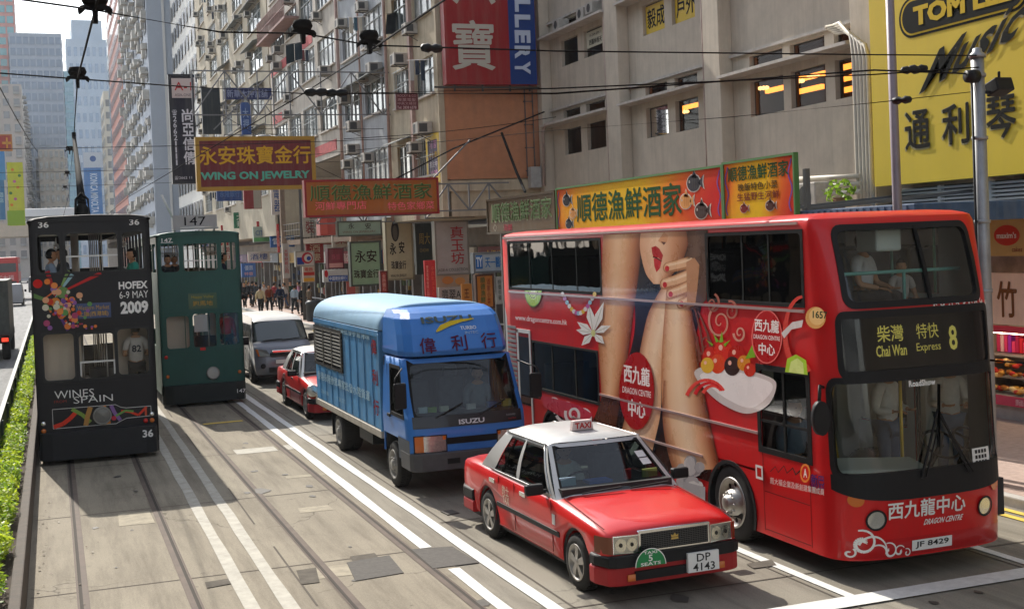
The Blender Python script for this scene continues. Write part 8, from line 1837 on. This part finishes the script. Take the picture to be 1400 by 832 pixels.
def person(label, loc, rz=0, pose='stand', shirt='#888888', legs='#22262e', hair='#15110f', h=1.7, sleeve=True, group=None, ph=0, back=None):
    """faces -Y when rz = 0; seated figures have their seat at z = 0"""
    t = thing('person', label, 'person', loc, rz, group); k = h/1.7; S = lambda *p: (p[0]*k, p[1]*k, p[2]*k); sit = pose == 'sit'
    z0 = -.90 if sit else 0; P = {}
    P['pel'] = (0, 0, .93+z0+(.06 if sit else 0)); P['chest'] = (0, -.01, 1.26+z0); P['neck'] = (0, .0, 1.45+z0); P['nk2'] = (0, -.02, 1.53+z0)
    for s, n in ((-1, 'l'), (1, 'r')):
        sw = (.16 if pose == 'walk' else 0)*s*(1 if ph == 0 else -1)
        P['sh'+n] = (s*.175, .0, 1.385+z0)
        if sit: P['el'+n] = (s*.235, -.06, 1.13+z0); P['wr'+n] = (s*.15, -.28, 1.08+z0)
        elif pose == 'hold': P['el'+n] = (s*.24, -.0, 1.12); P['wr'+n] = (s*.14, -.22, 1.12)
        else: P['el'+n] = (s*.23, .02-sw*.6, 1.12); P['wr'+n] = (s*.235, -.06-sw*1.1, .88)
        P['hp'+n] = (s*.09, 0, .90+z0+(.06 if sit else 0))
        if sit: P['kn'+n] = (s*.11, -.42, .99+z0); P['an'+n] = (s*.11, -.40, .56+z0); P['to'+n] = (s*.115, -.54, .50+z0)
        else: P['kn'+n] = (s*.10, -.03+sw*1.0, .49); P['an'+n] = (s*.10, .03+sw*(1.6 if sw > 0 else 1.5), .09+(.05 if sw > 0 else 0)); P['to'+n] = (s*.11, P['an'+n][1]-.15, .04)
    def sub(names, edges, rad): return skin_mesh([S(*P[n]) for n in names], [(names.index(a), names.index(c)) for a, c in edges], [tuple(r*k for r in q) if isinstance(q, tuple) else q*k for q in rad])
    sk = lin('#b98a68'); b = MB()
    nb = ['pel', 'chest', 'neck', 'nk2', 'shl', 'ell', 'wrl', 'shr', 'elr', 'wrr', 'hpl', 'knl', 'anl', 'tol', 'hpr', 'knr', 'anr', 'tor']
    eb = [('pel', 'chest'), ('chest', 'neck'), ('neck', 'nk2'), ('neck', 'shl'), ('shl', 'ell'), ('ell', 'wrl'), ('neck', 'shr'), ('shr', 'elr'), ('elr', 'wrr'), ('pel', 'hpl'), ('hpl', 'knl'), ('knl', 'anl'), ('anl', 'tol'), ('pel', 'hpr'), ('hpr', 'knr'), ('knr', 'anr'), ('anr', 'tor')]
    addmesh(b, sub(nb, eb, [(.13, .10), (.13, .10), .055, .055, .06, .045, .03, .06, .045, .03, .08, .06, .042, .035, .08, .06, .042, .035]), sk)
    hc = Vector(S(0, -.03, 1.625+z0)); R_ = .105*k
    def hd(th, ph_):
        p = Vector((math.sin(th)*math.cos(ph_)*.80, math.sin(th)*math.sin(ph_)*.98, math.cos(th)*1.16)); 
        if p.z < -.2: p.x *= 1-.28*min(1, (-p.z-.2)); p.y = p.y*(1-.15*min(1, (-p.z-.2)))-.05
        return hc+p*R_
    b.grid(lambda u, v: hd(v, u), frange(0, 2*math.pi, 16), frange(.01, math.pi-.01, 12), True, col=sk)
    b.loft([[hc+Vector((x*.013*k*w, -.095*k-o*k, z*k)) for x in (-1, 0, 1)] for w, o, z in ((.5, .0, .02), (.8, .014, -.015), (1.1, .024, -.035), (1, .004, -.045))], caps=False, col=sk)
    for s in (-1, 1):
        b.sphere(hc+Vector((s*.034*k, -.088*k, .008*k)), .012*k, .008*k, .007*k, n=8, m=5, col=lin('#1a1210')); b.sphere(hc+Vector((s*.086*k, .0, -.01*k)), .012*k, .022*k, .032*k, n=8, m=6, col=sk)
        w_ = Vector(S(*P['wrl' if s < 0 else 'wrr'])); d = (w_-Vector(S(*P['ell' if s < 0 else 'elr']))).normalized(); sd_ = Vector((s, 0, 0)); up_ = d.cross(sd_).normalized()
        pc = w_+d*.05*k; b.loft([[w_+d*q*k+up_.cross(d)*(x*wd*k)+up_*(z*.013*k) for x, z in ((-1, -.6), (-1, .6), (0, 1), (1, .6), (1, -.6), (0, -1))] for q, wd in ((-.01, .026), (.03, .036), (.075, .038), (.09, .034))], close=True, col=sk)
        for i, (o, l) in enumerate(((-.028, .062), (-.010, .074), (.010, .070), (.028, .055))):
            f0 = w_+d*.085*k+up_.cross(d)*o*k; f1 = f0+d*l*.5*k+up_*.006*k; f2 = f1+(d*.7-up_*.6*-1).normalized()*l*.5*k; b.tube([f0, f1, f2], [.0085*k, .008*k, .006*k], 6, col=sk)
        th = w_+d*.03*k+up_.cross(d)*(-.034*k*1); b.tube([th, th+(d*.6-up_.cross(d)*.7)*.035*k, th+(d*1.1-up_.cross(d)*.75)*.055*k], [.011*k, .0095*k, .007*k], 6, col=sk)
    b.sphere(hc+Vector((0, -.088*k, -.06*k)), .022*k, .007*k, .007*k, n=8, m=5, col=lin('#8a4a40'))
    b.build('body', SKIN, t)
    b = MB(); b.grid(lambda u, v: hc+(hd(v, u)-hc)*1.09+Vector((0, .006*k, .004*k)), frange(0, 2*math.pi, 16), frange(.01, 1.05, 5), True, col=lin(hair)); b.grid(lambda u, v: hc+(hd(v, u)-hc)*1.09+Vector((0, .006*k, .004*k)), frange(.0, math.pi, 10), frange(1.05, 2.05, 5), True, col=lin(hair)); b.build('hair', CLOTH, t)
    ns = ['pel', 'chest', 'neck', 'shl', 'ell', 'shr', 'elr'] + (['wrl', 'wrr'] if sleeve else []); es = [('pel', 'chest'), ('chest', 'neck'), ('neck', 'shl'), ('shl', 'ell'), ('neck', 'shr'), ('shr', 'elr')] + ([('ell', 'wrl'), ('elr', 'wrr')] if sleeve else [])
    Q = dict(P)
    if not sleeve:
        for n in 'lr': P['el'+n] = tuple(lerp(P['sh'+n][i], P['el'+n][i], .7) for i in range(3))
    else:
        for n in 'lr': P['wr'+n] = tuple(lerp(P['el'+n][i], P['wr'+n][i], .93) for i in range(3))
    b = MB(); addmesh(b, sub(ns, es, [(.165, .125), (.165, .125), .075, .082, .065, .082, .065] + ([.046, .046] if sleeve else [])), lin(shirt)); st_ = b.build('shirt', CLOTH, t); P = Q
    if back:
        b = MB(); text(b, back, lambda a, c, d: Vector((-a, .135*k, (1.25+z0)*k+c)), .18, .14, .03, 0, lin('#3a3f4a')); b.build('shirt_number', PAINTED, st_)
    for n in 'lr': P['an'+n] = tuple(lerp(P['kn'+n][i], P['an'+n][i], .92) for i in range(3))
    nl = ['pel', 'hpl', 'knl', 'anl', 'hpr', 'knr', 'anr']; b = MB(); addmesh(b, sub(nl, [('pel', 'hpl'), ('hpl', 'knl'), ('knl', 'anl'), ('pel', 'hpr'), ('hpr', 'knr'), ('knr', 'anr')], [(.15, .12), .10, .078, .062, .10, .078, .062]), lin(legs)); b.build('trousers', CLOTH, t)
    b = MB()
    for n in 'lr':
        a, c = Vector(S(*Q['an'+n])), Vector(S(*Q['to'+n])); b.sphere((a+c)/2+Vector((0, -.0, -.0)), .05*k, .135*k, .05*k, n=10, m=6, col=lin('#15130f'))
    b.build('shoes', CLOTH, t)
    return t
PI = math.pi
gp = 'pedestrians on the far pavement'
def ped(label, px, rz, pose, shirt, legs, **kw): q = onZ(px[0], px[1], .145); return person(label, (q.x, q.y, .145), rz, pose, shirt, legs, group=gp, **kw)
ped('person in a cream jacket walking away by the kerb', (357, 431), PI, 'walk', '#c0b08a', '#1b1b1f'); ped('person in a rust-brown top walking towards the trams', (369, 428), 0, 'walk', '#7a3a24', '#1d1a1c', ph=1)
ped('person in a pale grey-blue shirt beside the litter bin', (404, 430), 2.6, 'walk', '#9fb0bc', '#2a2c30'); ped('person in black between the bin and the bus stop', (415, 431), .4, 'stand', '#16181a', '#14161a')
for i, (px, c, l) in enumerate((((335, 421), '#15181d', 'person in dark clothes nearest the green tram'), ((340, 419), '#23262c', 'person in charcoal behind the dark one by the green tram'), ((346, 418), '#2e2a2a', 'person in dark brown, third of the dark group'), ((351, 420), '#3a4046', 'person in slate grey at the right of the dark group'))): ped(l, px, i*1.3, 'walk', c, '#17181c', ph=i % 2)
ped('person in a dark blue top walking past the lamp post', (384, 427), PI, 'walk', '#1f2a44', '#1a1a1e')
for i, (px, c, lg, l) in enumerate((((362, 421), '#b0a8a0', '#2a3444', 'person in a light grey top farther along the far pavement'), ((376, 420), '#8a2a30', '#1d1d22', 'person in a red top behind the rust-brown walker'), ((390, 422), '#d0ccc4', '#3a4a66', 'person in a white top and jeans near the litter bin'), ((398, 420), '#2f4a3a', '#22242a', 'person in a dark green jacket behind the litter bin'), ((424, 433), '#6a5a48', '#1d1d22', 'person in a tan coat at the bus stop'), ((410, 423), '#c08a9a', '#2a2c34', 'person in a pink top close to the shop fronts'))): ped(l, px, i*2.1, 'walk' if i % 3 else 'stand', c, lg, ph=i % 2, h=1.6+.03*i)
# passengers
tf = 2.69
person('passenger in a grey-blue top at the left upper window of the black tram', (-.02, 25.75, tf+.58), PI*.55, 'sit', '#8a98a6', '#2a2c34'); person('dark-haired passenger beside the grey-blue one in the black tram', (.22, 26.1, tf+.60), -PI*.4, 'sit', '#4a4f58', '#22242a')
person('boy in a teal green shirt at the right upper window of the black tram', (1.52, 25.75, tf+.58), PI*-.42, 'sit', '#3f9a84', '#2a2c34', sleeve=False, h=1.6)
person('passenger in a white shirt numbered 82 with back turned in the black tram', (1.50, 25.72, .85), PI, 'hold', '#cfcac4', '#26282e', back='82', h=1.7, sleeve=False)
person('passenger in dark clothes at the left upper window of the green tram', (2.85, 33.75, tf+.38), .3, 'sit', '#23262c', '#22242a'); person('second dark passenger behind the left upper window of the green tram', (3.05, 33.95, tf+.38), -.3, 'sit', '#3a3230', '#22242a'); person('passenger in a dark suit at the right upper window of the green tram', (4.25, 33.6, tf+.38), PI*.5, 'sit', '#1c2230', '#22242a')
person('passenger in a red top inside the lower right window of the green tram', (4.25, 33.4, .85), .2, 'stand', '#a02a26', '#22242a', h=1.6)
person('man in a white shirt on the upper deck of the big red bus', (9.18, 12.62, 3.0), .5, 'sit', '#c8ccd0', '#2a2c34', sleeve=False); person('child beside the man on the upper deck of the big red bus', (9.72, 12.6, 2.92), -.2, 'sit', '#b8b0a8', '#2a2c34', h=1.15, sleeve=False)
person('person in a white jacket seen through the windscreen of the big red bus', (9.75, 13.0, .5), .3, 'hold', '#d0cfca', '#5a6a80'); person('bus driver in a pale blue shirt behind the cab window', (8.42, 13.05, 1.02), 0, 'sit', '#8fa4b8', '#22242a'); 
person('lorry driver in a grey shirt behind the windscreen of the blue lorry', (6.5, 19.45, 1.04), 0, 'sit', '#7a7f84', '#22242a'); 
person('taxi driver in a white shirt at the wheel of the nearer taxi', (5.83, 14.2, .62), 0, 'sit', '#b8b8b4', '#22242a', h=1.62)
